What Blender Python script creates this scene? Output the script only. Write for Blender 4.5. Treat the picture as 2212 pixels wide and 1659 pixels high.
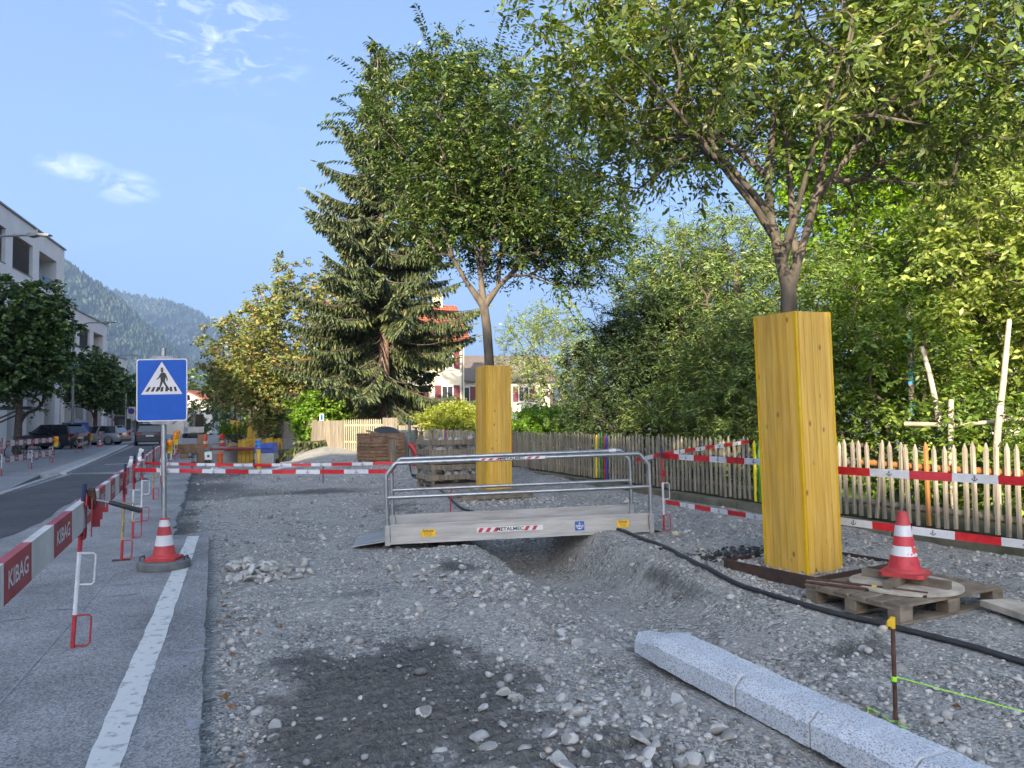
import bpy, math, random
import numpy as np
from mathutils import Vector, Matrix, noise as mnoise

for _o in list(bpy.data.objects):
    bpy.data.objects.remove(_o, do_unlink=True)
scene = bpy.context.scene
COL = scene.collection
R = math.radians
random.seed(7)
RNG = np.random.default_rng(11)

# ------------------------------------------------------------------ camera
# world frame: +Y runs along the street, +X across it towards the picket fence, z = 0 is the asphalt
cam_d = bpy.data.cameras.new('camera')
cam = bpy.data.objects.new('camera', cam_d)
COL.objects.link(cam)
_yaw, _pit, _rol = R(21.68), R(2.75), R(0.7)
_r0 = Vector((math.cos(_yaw), -math.sin(_yaw), 0))
_fh = Vector((math.sin(_yaw), math.cos(_yaw), 0))
_z = Vector((0, 0, 1))
_fw = _fh * math.cos(_pit) + _z * math.sin(_pit)
_u0 = -_fh * math.sin(_pit) + _z * math.cos(_pit)
_cr = _r0 * math.cos(_rol) - _u0 * math.sin(_rol)
_cu = _u0 * math.cos(_rol) + _r0 * math.sin(_rol)
_m = Matrix((_cr, _cu, -_fw)).transposed().to_4x4()
_m.translation = Vector((0, 0, 1.5))
cam.matrix_world = _m
cam_d.sensor_fit = 'HORIZONTAL'
cam_d.sensor_width = 36.0
cam_d.lens = 36.0 * 1600 / 2212
cam_d.clip_start = 0.05
cam_d.clip_end = 30000
scene.camera = cam

# ------------------------------------------------------------------ sky, sun, exposure
SUN_EL = R(21.0)
SUN_TRAVEL = R(35.0)                 # light travels this far clockwise of +Y
_to_sun = Vector((-math.sin(SUN_TRAVEL) * math.cos(SUN_EL), -math.cos(SUN_TRAVEL) * math.cos(SUN_EL), math.sin(SUN_EL)))
sun_d = bpy.data.lights.new('sun', 'SUN')
sun_d.energy = 5.0
sun_d.angle = R(0.53)
sun_d.color = (1.0, 0.91, 0.76)
sun = bpy.data.objects.new('sun', sun_d)
COL.objects.link(sun)
sun.rotation_euler = _to_sun.to_track_quat('Z', 'Y').to_euler()
sun.location = (-40, -60, 60)

world = bpy.data.worlds.new('World')
scene.world = world
world.use_nodes = True
_nt = world.node_tree
_nt.nodes.clear()
_wo = _nt.nodes.new('ShaderNodeOutputWorld')
_bg = _nt.nodes.new('ShaderNodeBackground')
_sky = _nt.nodes.new('ShaderNodeTexSky')
_sky.sky_type = 'NISHITA'
_sky.sun_disc = False
_sky.sun_elevation = SUN_EL
_sky.sun_rotation = math.pi + SUN_TRAVEL
_sky.altitude = 600
_sky.air_density = 0.64
_sky.dust_density = 5.0
_sky.ozone_density = 4.0
SKY_STRENGTH = 0.15
_bg.inputs['Strength'].default_value = SKY_STRENGTH
# thin wispy cirrus all over the sky, a few denser shreds
_tc = _nt.nodes.new('ShaderNodeTexCoord')
_mp = _nt.nodes.new('ShaderNodeMapping')
_mp.inputs['Scale'].default_value = (1.0, 1.0, 2.6)
_mp.inputs['Rotation'].default_value = (0.15, 0.1, 0.4)
_nt.links.new(_tc.outputs['Generated'], _mp.inputs['Vector'])
_n1 = _nt.nodes.new('ShaderNodeTexNoise')
_n1.inputs['Scale'].default_value = 3.2
_n1.inputs['Detail'].default_value = 9
_n1.inputs['Roughness'].default_value = 0.58
_n1.inputs['Distortion'].default_value = 0.7
_nt.links.new(_mp.outputs['Vector'], _n1.inputs['Vector'])
_r1 = _nt.nodes.new('ShaderNodeValToRGB')
_r1.color_ramp.elements[0].position = 0.52
_r1.color_ramp.elements[0].color = (0, 0, 0, 1)
_r1.color_ramp.elements[1].position = 0.86
_r1.color_ramp.elements[1].color = (1, 1, 1, 1)
_nt.links.new(_n1.outputs['Fac'], _r1.inputs['Fac'])


def _cloud_patch(direction, size, stretch, thr):
    """a small cloud standing in one direction of the sky; returns a 0..1 socket"""
    d = Vector(direction).normalized()
    right = d.cross(Vector((0, 0, 1))).normalized()
    up = right.cross(d)
    comps = []
    for axis, s in ((right, size * stretch), (up, size)):
        dt = _nt.nodes.new('ShaderNodeVectorMath'); dt.operation = 'DOT_PRODUCT'
        _nt.links.new(_tc.outputs['Generated'], dt.inputs[0])
        dt.inputs[1].default_value = axis
        dv = _nt.nodes.new('ShaderNodeMath'); dv.operation = 'DIVIDE'
        _nt.links.new(dt.outputs['Value'], dv.inputs[0]); dv.inputs[1].default_value = s
        p = _nt.nodes.new('ShaderNodeMath'); p.operation = 'POWER'
        _nt.links.new(dv.outputs[0], p.inputs[0]); p.inputs[1].default_value = 2
        comps.append(p)
    ad = _nt.nodes.new('ShaderNodeMath'); ad.operation = 'ADD'
    _nt.links.new(comps[0].outputs[0], ad.inputs[0]); _nt.links.new(comps[1].outputs[0], ad.inputs[1])
    fr = _nt.nodes.new('ShaderNodeVectorMath'); fr.operation = 'DOT_PRODUCT'
    _nt.links.new(_tc.outputs['Generated'], fr.inputs[0]); fr.inputs[1].default_value = d
    front = _nt.nodes.new('ShaderNodeMath'); front.operation = 'GREATER_THAN'
    _nt.links.new(fr.outputs['Value'], front.inputs[0]); front.inputs[1].default_value = 0.0
    mr = _nt.nodes.new('ShaderNodeMapRange')
    mr.inputs['From Min'].default_value = 1.0; mr.inputs['From Max'].default_value = 0.0
    _nt.links.new(ad.outputs[0], mr.inputs['Value'])
    nz = _nt.nodes.new('ShaderNodeTexNoise')
    nz.inputs['Scale'].default_value = 26; nz.inputs['Detail'].default_value = 8
    nz.inputs['Roughness'].default_value = 0.62; nz.inputs['Distortion'].default_value = 0.8
    _nt.links.new(_mp.outputs['Vector'], nz.inputs['Vector'])
    a = _nt.nodes.new('ShaderNodeMath'); a.operation = 'ADD'
    _nt.links.new(nz.outputs['Fac'], a.inputs[0]); a.inputs[1].default_value = -thr
    m = _nt.nodes.new('ShaderNodeMath'); m.operation = 'MULTIPLY'
    _nt.links.new(a.outputs[0], m.inputs[0]); _nt.links.new(mr.outputs['Result'], m.inputs[1])
    m2 = _nt.nodes.new('ShaderNodeMath'); m2.operation = 'MULTIPLY'; m2.use_clamp = True
    _nt.links.new(m.outputs[0], m2.inputs[0]); m2.inputs[1].default_value = 1.6
    m3 = _nt.nodes.new('ShaderNodeMath'); m3.operation = 'MULTIPLY'
    _nt.links.new(m2.outputs[0], m3.inputs[0]); _nt.links.new(front.outputs[0], m3.inputs[1])
    return m3.outputs[0]


_cl = _nt.nodes.new('ShaderNodeMath'); _cl.operation = 'MULTIPLY'; _cl.inputs[1].default_value = 0.10
_nt.links.new(_r1.outputs['Color'], _cl.inputs[0])
_acc = _cl.outputs[0]
for _d, _s, _st, _th in (((-0.150, 0.945, 0.291), 0.017, 2.6, 0.40), ((-0.101, 0.956, 0.276), 0.022, 1.8, 0.42),
                         ((0.002, 0.895, 0.447), 0.075, 1.7, 0.52)):
    _s1 = _cloud_patch(_d, _s, _st, _th)
    _ad = _nt.nodes.new('ShaderNodeMath'); _ad.operation = 'ADD'; _ad.use_clamp = True
    _nt.links.new(_acc, _ad.inputs[0]); _nt.links.new(_s1, _ad.inputs[1])
    _acc = _ad.outputs[0]
_mx = _nt.nodes.new('ShaderNodeMixRGB')
_mx.inputs['Color2'].default_value = (6.0, 6.3, 6.8, 1)
_nt.links.new(_acc, _mx.inputs['Fac'])
_nt.links.new(_sky.outputs['Color'], _mx.inputs['Color1'])
_nt.links.new(_mx.outputs['Color'], _bg.inputs['Color'])
_nt.links.new(_bg.outputs['Background'], _wo.inputs['Surface'])

scene.view_settings.view_transform = 'Standard'
scene.view_settings.look = 'None'
scene.view_settings.gamma = 1.0
scene.view_settings.exposure = 1.8
scene.view_settings.use_white_balance = True
scene.view_settings.white_balance_temperature = 7300
scene.render.engine = 'CYCLES'
scene.cycles.use_denoising = True
scene.cycles.max_bounces = 7
scene.cycles.diffuse_bounces = 3
scene.cycles.glossy_bounces = 3
scene.cycles.transmission_bounces = 4
scene.cycles.transparent_max_bounces = 8
scene.cycles.volume_bounces = 0
scene.cycles.caustics_reflective = False
scene.cycles.caustics_refractive = False


# ------------------------------------------------------------------ materials
def srgb(h):
    h = h.lstrip('#')
    c = [int(h[i:i + 2], 16) / 255 for i in (0, 2, 4)]
    return tuple(x / 12.92 if x <= 0.04045 else ((x + 0.055) / 1.055) ** 2.4 for x in c)


MATS = {}


def nodes_of(m):
    m.use_nodes = True
    nt = m.node_tree
    return nt, nt.nodes.get('Principled BSDF'), nt.nodes.get('Material Output')


def mat(name, rgb, rough=0.7, metal=0.0, rgb2=None, scale=6.0, detail=5, bump=0.0, bscale=None, bdist=0.01, coat=0.0,
        spec=0.5, objvar=0.0, stretch=None, contrast=(0.35, 0.65), trans=0.0):
    """Principled material with a noise that drifts between two base colours, and a fine bump."""
    if name in MATS:
        return MATS[name]
    m = bpy.data.materials.new(name)
    nt, b, out = nodes_of(m)
    b.inputs['Roughness'].default_value = rough
    b.inputs['Metallic'].default_value = metal
    b.inputs['Specular IOR Level'].default_value = spec
    if coat:
        b.inputs['Coat Weight'].default_value = coat
        b.inputs['Coat Roughness'].default_value = 0.08
    tc = nt.nodes.new('ShaderNodeTexCoord')
    mp = nt.nodes.new('ShaderNodeMapping')
    nt.links.new(tc.outputs['Object'], mp.inputs['Vector'])
    if stretch:
        mp.inputs['Scale'].default_value = stretch
    if rgb2 is None:
        rgb2 = tuple(c * 0.8 for c in rgb)
    nz = nt.nodes.new('ShaderNodeTexNoise')
    nz.inputs['Scale'].default_value = scale
    nz.inputs['Detail'].default_value = detail
    nz.inputs['Roughness'].default_value = 0.6
    nt.links.new(mp.outputs['Vector'], nz.inputs['Vector'])
    rp = nt.nodes.new('ShaderNodeValToRGB')
    rp.color_ramp.elements[0].position = contrast[0]
    rp.color_ramp.elements[1].position = contrast[1]
    rp.color_ramp.elements[0].color = (*rgb2, 1)
    rp.color_ramp.elements[1].color = (*rgb, 1)
    nt.links.new(nz.outputs['Fac'], rp.inputs['Fac'])
    col = rp.outputs['Color']
    if objvar:
        oi = nt.nodes.new('ShaderNodeObjectInfo')
        mr = nt.nodes.new('ShaderNodeMapRange')
        mr.inputs['To Min'].default_value = 1 - objvar
        mr.inputs['To Max'].default_value = 1 + objvar
        nt.links.new(oi.outputs['Random'], mr.inputs['Value'])
        hs = nt.nodes.new('ShaderNodeHueSaturation')
        nt.links.new(mr.outputs['Result'], hs.inputs['Value'])
        nt.links.new(col, hs.inputs['Color'])
        col = hs.outputs['Color']
        ad = nt.nodes.new('ShaderNodeVectorMath'); ad.operation = 'ADD'
        sc = nt.nodes.new('ShaderNodeMath'); sc.operation = 'MULTIPLY'; sc.inputs[1].default_value = 37.0
        nt.links.new(oi.outputs['Random'], sc.inputs[0])
        nt.links.new(tc.outputs['Object'], ad.inputs[0])
        nt.links.new(sc.outputs[0], ad.inputs[1])
        nt.links.new(ad.outputs[0], mp.inputs['Vector'])
    nt.links.new(col, b.inputs['Base Color'])
    if bump:
        bn = nt.nodes.new('ShaderNodeTexNoise')
        bn.inputs['Scale'].default_value = bscale or scale * 6
        bn.inputs['Detail'].default_value = 6
        nt.links.new(mp.outputs['Vector'], bn.inputs['Vector'])
        bp = nt.nodes.new('ShaderNodeBump')
        bp.inputs['Strength'].default_value = bump
        bp.inputs['Distance'].default_value = bdist
        nt.links.new(bn.outputs['Fac'], bp.inputs['Height'])
        nt.links.new(bp.outputs['Normal'], b.inputs['Normal'])
    MATS[name] = m
    return m


def leaf_mat(name, c_dark, c_mid, c_light, trans=0.35, rough=0.45, third=0.75):
    if name in MATS:
        return MATS[name]
    m = bpy.data.materials.new(name)
    nt, b, out = nodes_of(m)
    geo = nt.nodes.new('ShaderNodeNewGeometry')
    rp = nt.nodes.new('ShaderNodeValToRGB')
    e = rp.color_ramp.elements
    e[0].position = 0.0; e[0].color = (*c_dark, 1)
    e[1].position = 1.0; e[1].color = (*c_light, 1)
    k = e.new(third); k.color = (*c_mid, 1)
    nt.links.new(geo.outputs['Random Per Island'], rp.inputs['Fac'])
    nt.links.new(rp.outputs['Color'], b.inputs['Base Color'])
    b.inputs['Roughness'].default_value = rough
    tr = nt.nodes.new('ShaderNodeBsdfTranslucent')
    hs = nt.nodes.new('ShaderNodeHueSaturation')
    hs.inputs['Value'].default_value = 1.5
    hs.inputs['Hue'].default_value = 0.485
    hs.inputs['Saturation'].default_value = 1.15
    nt.links.new(rp.outputs['Color'], hs.inputs['Color'])
    nt.links.new(hs.outputs['Color'], tr.inputs['Color'])
    mx = nt.nodes.new('ShaderNodeMixShader')
    mx.inputs['Fac'].default_value = trans
    nt.links.new(b.outputs['BSDF'], mx.inputs[1])
    nt.links.new(tr.outputs['BSDF'], mx.inputs[2])
    nt.links.new(mx.outputs['Shader'], out.inputs['Surface'])
    MATS[name] = m
    return m


# ------------------------------------------------------------------ mesh helpers
class MB:
    """collects shapes and links them as ONE mesh object"""

    def __init__(s):
        s.v, s.f, s.m = [], [], []

    def add(s, vs, fs, m=0):
        o = len(s.v)
        s.v.extend([tuple(p) for p in vs])
        s.f.extend([tuple(i + o for i in q) for q in fs])
        s.m.extend([m] * len(fs))
        return s

    def bx(s, x0, x1, y0, y1, z0, z1, m=0, M=None):
        vs = [Vector((x, y, z)) for z in (z0, z1) for y in (y0, y1) for x in (x0, x1)]
        if M is not None:
            vs = [M @ p for p in vs]
        return s.add(vs, [(0, 2, 3, 1), (4, 5, 7, 6), (0, 1, 5, 4), (2, 6, 7, 3), (0, 4, 6, 2), (1, 3, 7, 5)], m)

    def bar(s, a, b, w, h, m=0, up=(0, 0, 1)):
        """rectangular bar from a to b, w across, h along up"""
        a, b = Vector(a), Vector(b)
        d = (b - a).normalized()
        u = Vector(up)
        sd = d.cross(u)
        if sd.length < 1e-4:
            sd = d.cross(Vector((0, 1, 0)))
        sd.normalize()
        u = sd.cross(d)
        vs = []
        for p in (a, b):
            for q in ((-1, -1), (1, -1), (1, 1), (-1, 1)):
                vs.append(p + sd * (q[0] * w / 2) + u * (q[1] * h / 2))
        return s.add(vs, [(0, 1, 2, 3), (7, 6, 5, 4), (0, 4, 5, 1), (1, 5, 6, 2), (2, 6, 7, 3), (3, 7, 4, 0)], m)

    def tube(s, pts, r, n=8, m=0, cap=True):
        pts = [Vector(p) for p in pts]
        k = len(pts)
        rr = list(r) if hasattr(r, '__len__') else [r] * k
        vs, fs = [], []
        prev = None
        for i, p in enumerate(pts):
            t = (pts[min(i + 1, k - 1)] - pts[max(i - 1, 0)]).normalized()
            if prev is None:
                a = t.cross(Vector((0, 0, 1)))
                if a.length < 0.05:
                    a = t.cross(Vector((0, 1, 0)))
            else:
                a = prev - t * prev.dot(t)
            a.normalize()
            prev = a
            b = t.cross(a)
            for j in range(n):
                an = 2 * math.pi * j / n
                vs.append(p + (a * math.cos(an) + b * math.sin(an)) * rr[i])
        for i in range(k - 1):
            for j in range(n):
                q = (j + 1) % n
                fs.append((i * n + j, i * n + q, (i + 1) * n + q, (i + 1) * n + j))
        if cap:
            fs.append(tuple(range(n - 1, -1, -1)))
            fs.append(tuple((k - 1) * n + j for j in range(n)))
        return s.add(vs, fs, m)

    def lathe(s, prof, n=24, m=0, c=(0, 0, 0), ms=None):
        """profile of (radius, z); ms gives a material index per band"""
        vs = []
        for r, z in prof:
            for j in range(n):
                a = 2 * math.pi * j / n
                vs.append((c[0] + r * math.cos(a), c[1] + r * math.sin(a), c[2] + z))
        for i in range(len(prof) - 1):
            fs = []
            o = len(s.v)
            for j in range(n):
                q = (j + 1) % n
                fs.append((i * n + j, i * n + q, (i + 1) * n + q, (i + 1) * n + j))
            if i == 0:
                s.v.extend(vs); base = o
            s.f.extend([tuple(x + base for x in q) for q in fs])
            s.m.extend([ms[i] if ms else m] * n)
        s.f.append(tuple(base + (len(prof) - 1) * n + j for j in range(n)))
        s.m.append(ms[-1] if ms else m)
        s.f.append(tuple(base + j for j in range(n - 1, -1, -1)))
        s.m.append(ms[0] if ms else m)
        return s

    def prism(s, poly, ext, m=0):
        """planar polygon (3D points) extruded by a vector"""
        n = len(poly)
        e = Vector(ext)
        vs = [Vector(p) for p in poly] + [Vector(p) + e for p in poly]
        fs = [tuple(range(n - 1, -1, -1)), tuple(range(n, 2 * n))]
        fs += [(i, (i + 1) % n, n + (i + 1) % n, n + i) for i in range(n)]
        return s.add(vs, fs, m)

    def mesh(s, name, mats):
        me = bpy.data.meshes.new(name)
        me.from_pydata(s.v, [], s.f)
        for mm in (mats if isinstance(mats, (list, tuple)) else [mats]):
            me.materials.append(mm)
        me.polygons.foreach_set('material_index', s.m)
        me.update()
        return me

    def build(s, name, mats, parent=None, smooth=0, bevel=0.0, loc=None):
        me = s.mesh(name, mats)
        if smooth:
            me.polygons.foreach_set('use_smooth', [True] * len(me.polygons))
            me.set_sharp_from_angle(angle=R(smooth if smooth > 1 else 40))
        return link(name, me, parent, bevel, loc)


def link(name, me, parent=None, bevel=0.0, loc=None):
    o = bpy.data.objects.new(name, me)
    COL.objects.link(o)
    if parent is not None:
        o.parent = parent
    if loc is not None:
        o.location = loc
    if bevel:
        b = o.modifiers.new('bevel', 'BEVEL')
        b.width = bevel
        b.segments = 2
        b.limit_method = 'ANGLE'
    return o


def tag(o, label=None, cat=None, group=None, kind=None):
    if label: o['label'] = label
    if cat: o['category'] = cat
    if group: o['group'] = group
    if kind: o['kind'] = kind
    return o


def thing(name, loc, label, cat, rz=0.0, group=None, rot=None):
    o = bpy.data.objects.new(name, None)
    COL.objects.link(o)
    o.empty_display_size = 0.2
    o.location = loc
    o.rotation_euler = rot if rot else (0, 0, rz)
    return tag(o, label, cat, group)


def copy_tree(o, parent=None):
    c = o.copy()
    COL.objects.link(c)
    if parent is not None:
        c.parent = parent
    for ch in [x for x in bpy.data.objects if x.parent == o]:
        copy_tree(ch, c)
    return c


def np_mesh(name, V, T, mats, mi=None, smooth=False):
    """fast triangle mesh from numpy arrays"""
    me = bpy.data.meshes.new(name)
    V = np.asarray(V, dtype=np.float32); T = np.asarray(T, dtype=np.int32)
    me.vertices.add(len(V)); me.vertices.foreach_set('co', V.ravel())
    k = T.shape[1]
    me.loops.add(T.size); me.loops.foreach_set('vertex_index', T.ravel())
    me.polygons.add(len(T))
    me.polygons.foreach_set('loop_start', np.arange(0, T.size, k, dtype=np.int32))
    me.polygons.foreach_set('loop_total', np.full(len(T), k, dtype=np.int32))
    for mm in (mats if isinstance(mats, (list, tuple)) else [mats]):
        me.materials.append(mm)
    if mi is not None:
        me.polygons.foreach_set('material_index', np.asarray(mi, dtype=np.int32))
    if smooth:
        me.polygons.foreach_set('use_smooth', np.ones(len(T), dtype=bool))
    me.update(calc_edges=True)
    me.validate()
    return me


_text_cache = {}


def text_mesh(txt, size, material, ex=1.0, bold=0.0):
    """flat lettering in the local x/z plane, centred, facing -y"""
    key = (txt, size, material.name, ex, bold)
    if key in _text_cache:
        return _text_cache[key]
    cu = bpy.data.curves.new('lettering', 'FONT')
    cu.body = txt
    cu.size = size
    cu.align_x = 'CENTER'; cu.align_y = 'CENTER'
    cu.offset = bold
    cu.resolution_u = 3
    o = bpy.data.objects.new('lettering', cu)
    COL.objects.link(o)
    dg = bpy.context.evaluated_depsgraph_get()
    me = bpy.data.meshes.new_from_object(o.evaluated_get(dg))
    bpy.data.objects.remove(o, do_unlink=True)
    me.transform(Matrix.Diagonal((ex, 1, 1, 1)))
    me.transform(Matrix.Rotation(R(90), 4, 'X'))
    me.materials.clear(); me.materials.append(material)
    me.name = 'lettering'
    _text_cache[key] = me
    return me


def sm(a, b, x):
    t = np.clip((np.asarray(x, dtype=float) - a) / (b - a), 0, 1)
    return t * t * (3 - 2 * t)


class VNoise:
    """smooth tiling value noise on numpy arrays"""

    def __init__(s, seed, n=256):
        s.g = np.random.default_rng(seed).random((n, n)); s.n = n

    def __call__(s, x, y):
        xi = np.floor(x).astype(int); yi = np.floor(y).astype(int)
        fx = x - xi; fy = y - yi
        fx = fx * fx * (3 - 2 * fx); fy = fy * fy * (3 - 2 * fy)
        n = s.n
        a = s.g[xi % n, yi % n]; b = s.g[(xi + 1) % n, yi % n]
        c = s.g[xi % n, (yi + 1) % n]; d = s.g[(xi + 1) % n, (yi + 1) % n]
        return (a * (1 - fx) + b * fx) * (1 - fy) + (c * (1 - fx) + d * fx) * fy - 0.5


VN = [VNoise(i) for i in range(6)]


# ------------------------------------------------------------------ terrain of the construction strip
TRX = [(5.2, 4.95), (5.6, 3.55), (6.46, 3.63), (7.69, 3.85), (9.52, 4.06), (11.2, 4.53), (12.5, 4.9), (13.5, 5.2)]


def trench_x(y):
    ys = np.array([3.0, 4.4, 5.5, 6.46, 7.69, 9.52, 11.2, 13.0])
    xs = np.array([3.15, 3.35, 3.55, 3.66, 3.85, 4.02, 4.3, 4.6])
    return np.interp(y, ys, xs)


def gz(x, y):
    """height of the dug-up strip"""
    x = np.asarray(x, dtype=float); y = np.asarray(y, dtype=float)
    z = -0.11 + 0.10 * sm(2.4, 4.6, x) + 0.03 * sm(6.0, 7.8, x)
    z = z + 0.14 * sm(12, 22, y) * sm(5.0, 7.8, x)
    d = np.interp(y, [3.2, 4.6, 6.0, 8.4, 9.5, 10.1, 10.7], [0, .08, .22, .46, .48, .22, 0])
    t = (x - trench_x(y))
    prof = np.where(t > 0, 1 - sm(0.22, 0.58, t), 1 - sm(0.30, 1.0, -t))
    z = z - d * prof
    # spoil thrown up on the camera side of the trench, and a smaller lip along its far bank
    rx = trench_x(y) - 1.45
    z = z + 0.085 * np.exp(-((x - rx) / 0.42) ** 2) * sm(4.2, 5.6, y) * (1 - sm(8.6, 9.3, y))
    z = z + 0.06 * np.exp(-((x - trench_x(y) - 0.78) / 0.22) ** 2) * sm(4.5, 6.0, y) * (1 - sm(8.2, 9.2, y))
    z = z + 0.05 * np.exp(-(((x - 0.40) / 0.42) ** 2 + ((y - 8.35) / 0.34) ** 2))
    # excavation with timber shoring further up the street
    pit = sm(33.5, 37.5, y) * (1 - sm(53, 55, y)) * sm(-0.9, -0.3, x) * (1 - sm(2.7, 3.6, x))
    z = z - 1.0 * pit - 0.12 * sm(20, 30, y) * (1 - sm(2.5, 4.5, x)) * (1 - sm(50, 56, y))
    z = z + 0.30 * sm(26, 40, y) * sm(2.9, 4.6, x) * (1 - sm(52, 58, y)) + 0.12 * sm(33, 36, y) * (1 - sm(37, 40, y)) * sm(3.2, 4.4, x)
    z = z + VN[0](x * 0.9, y * 0.9) * 0.07 + VN[1](x * 2.3, y * 2.3) * 0.04
    return z


def gzf(x, y):
    """with the small lumps of the surface mesh"""
    x = np.asarray(x, dtype=float); y = np.asarray(y, dtype=float)
    tracks = 0.026 * np.sin(y * 2 * math.pi / 0.105 + 2.5 * VN[2](x * 1.1, y * 1.1)) * damp(x, y)
    return gz(x, y) + VN[2](x * 6, y * 6) * 0.022 + VN[3](x * 15, y * 15) * 0.010 + VN[4](x * 33, y * 33) * 0.006 + tracks


def damp(x, y):
    """where the soil lies bare, dark and damp"""
    x = np.asarray(x, dtype=float); y = np.asarray(y, dtype=float)
    w = VN[1](x * 2.1 + 9, y * 2.1) * 0.55 + VN[2](x * 6 + 3, y * 6) * 0.35 + VN[3](x * 17, y * 17) * 0.3
    e1 = 1.05 - np.sqrt(((x - 0.95) / 0.86) ** 2 + ((y - 4.3) / 1.42) ** 2) + w * 0.8
    e2 = 0.9 - np.sqrt(((x - 1.1) / 1.0) ** 2 + ((y - 2.6) / 1.1) ** 2) + w * 0.9
    e3 = 0.55 - np.sqrt(((x - 1.15) / 0.55) ** 2 + ((y - 7.0) / 0.5) ** 2) + w
    e4 = 0.6 - np.sqrt(((x - 2.35) / 0.35) ** 2 + ((y - 7.6) / 0.7) ** 2) + w
    e5 = 0.5 - np.sqrt(((x - trench_x(y) - 0.45) / 0.22) ** 2 + ((y - 6.5) / 1.7) ** 2) + w
    e6 = 0.6 - np.sqrt(((x - 3.9) / 0.5) ** 2 + ((y - 3.8) / 0.35) ** 2) + w
    e7 = 0.35 - np.abs(x + 0.45) / 0.5 + w * 1.2
    e7 = np.where(y > 10.9, e7, -1)
    e8 = 0.5 - np.sqrt(((x - 3.0) / 1.4) ** 2 + ((y - 13.5) / 2.2) ** 2) + w
    e9 = np.where(y > 17, 0.05 + VN[0](x * .5, y * .35) * 1.4, -1)
    e = np.maximum.reduce([e1, e2, e3 * 0.7, e4 * 0.8, e5 * 0.8, e6 * 0.8, e7, e8 * .7, e9])
    return sm(-0.03, 0.40, e)


def grid_mesh(name, xs, ys, zfun, material, attrs=None, smooth=True):
    X, Y = np.meshgrid(xs, ys)
    Z = zfun(X, Y)
    V = np.stack([X.ravel(), Y.ravel(), Z.ravel()], 1)
    nx, ny = len(xs), len(ys)
    i = (np.arange(ny - 1)[:, None] * nx + np.arange(nx - 1)[None, :]).ravel()
    T = np.stack([i, i + 1, i + nx + 1, i + nx], 1)
    me = np_mesh(name, V, T, material, smooth=smooth)
    for k, f in (attrs or {}).items():
        a = me.attributes.new(k, 'FLOAT', 'POINT')
        a.data.foreach_set('value', f(X, Y).ravel().astype(np.float32))
    return me


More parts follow.
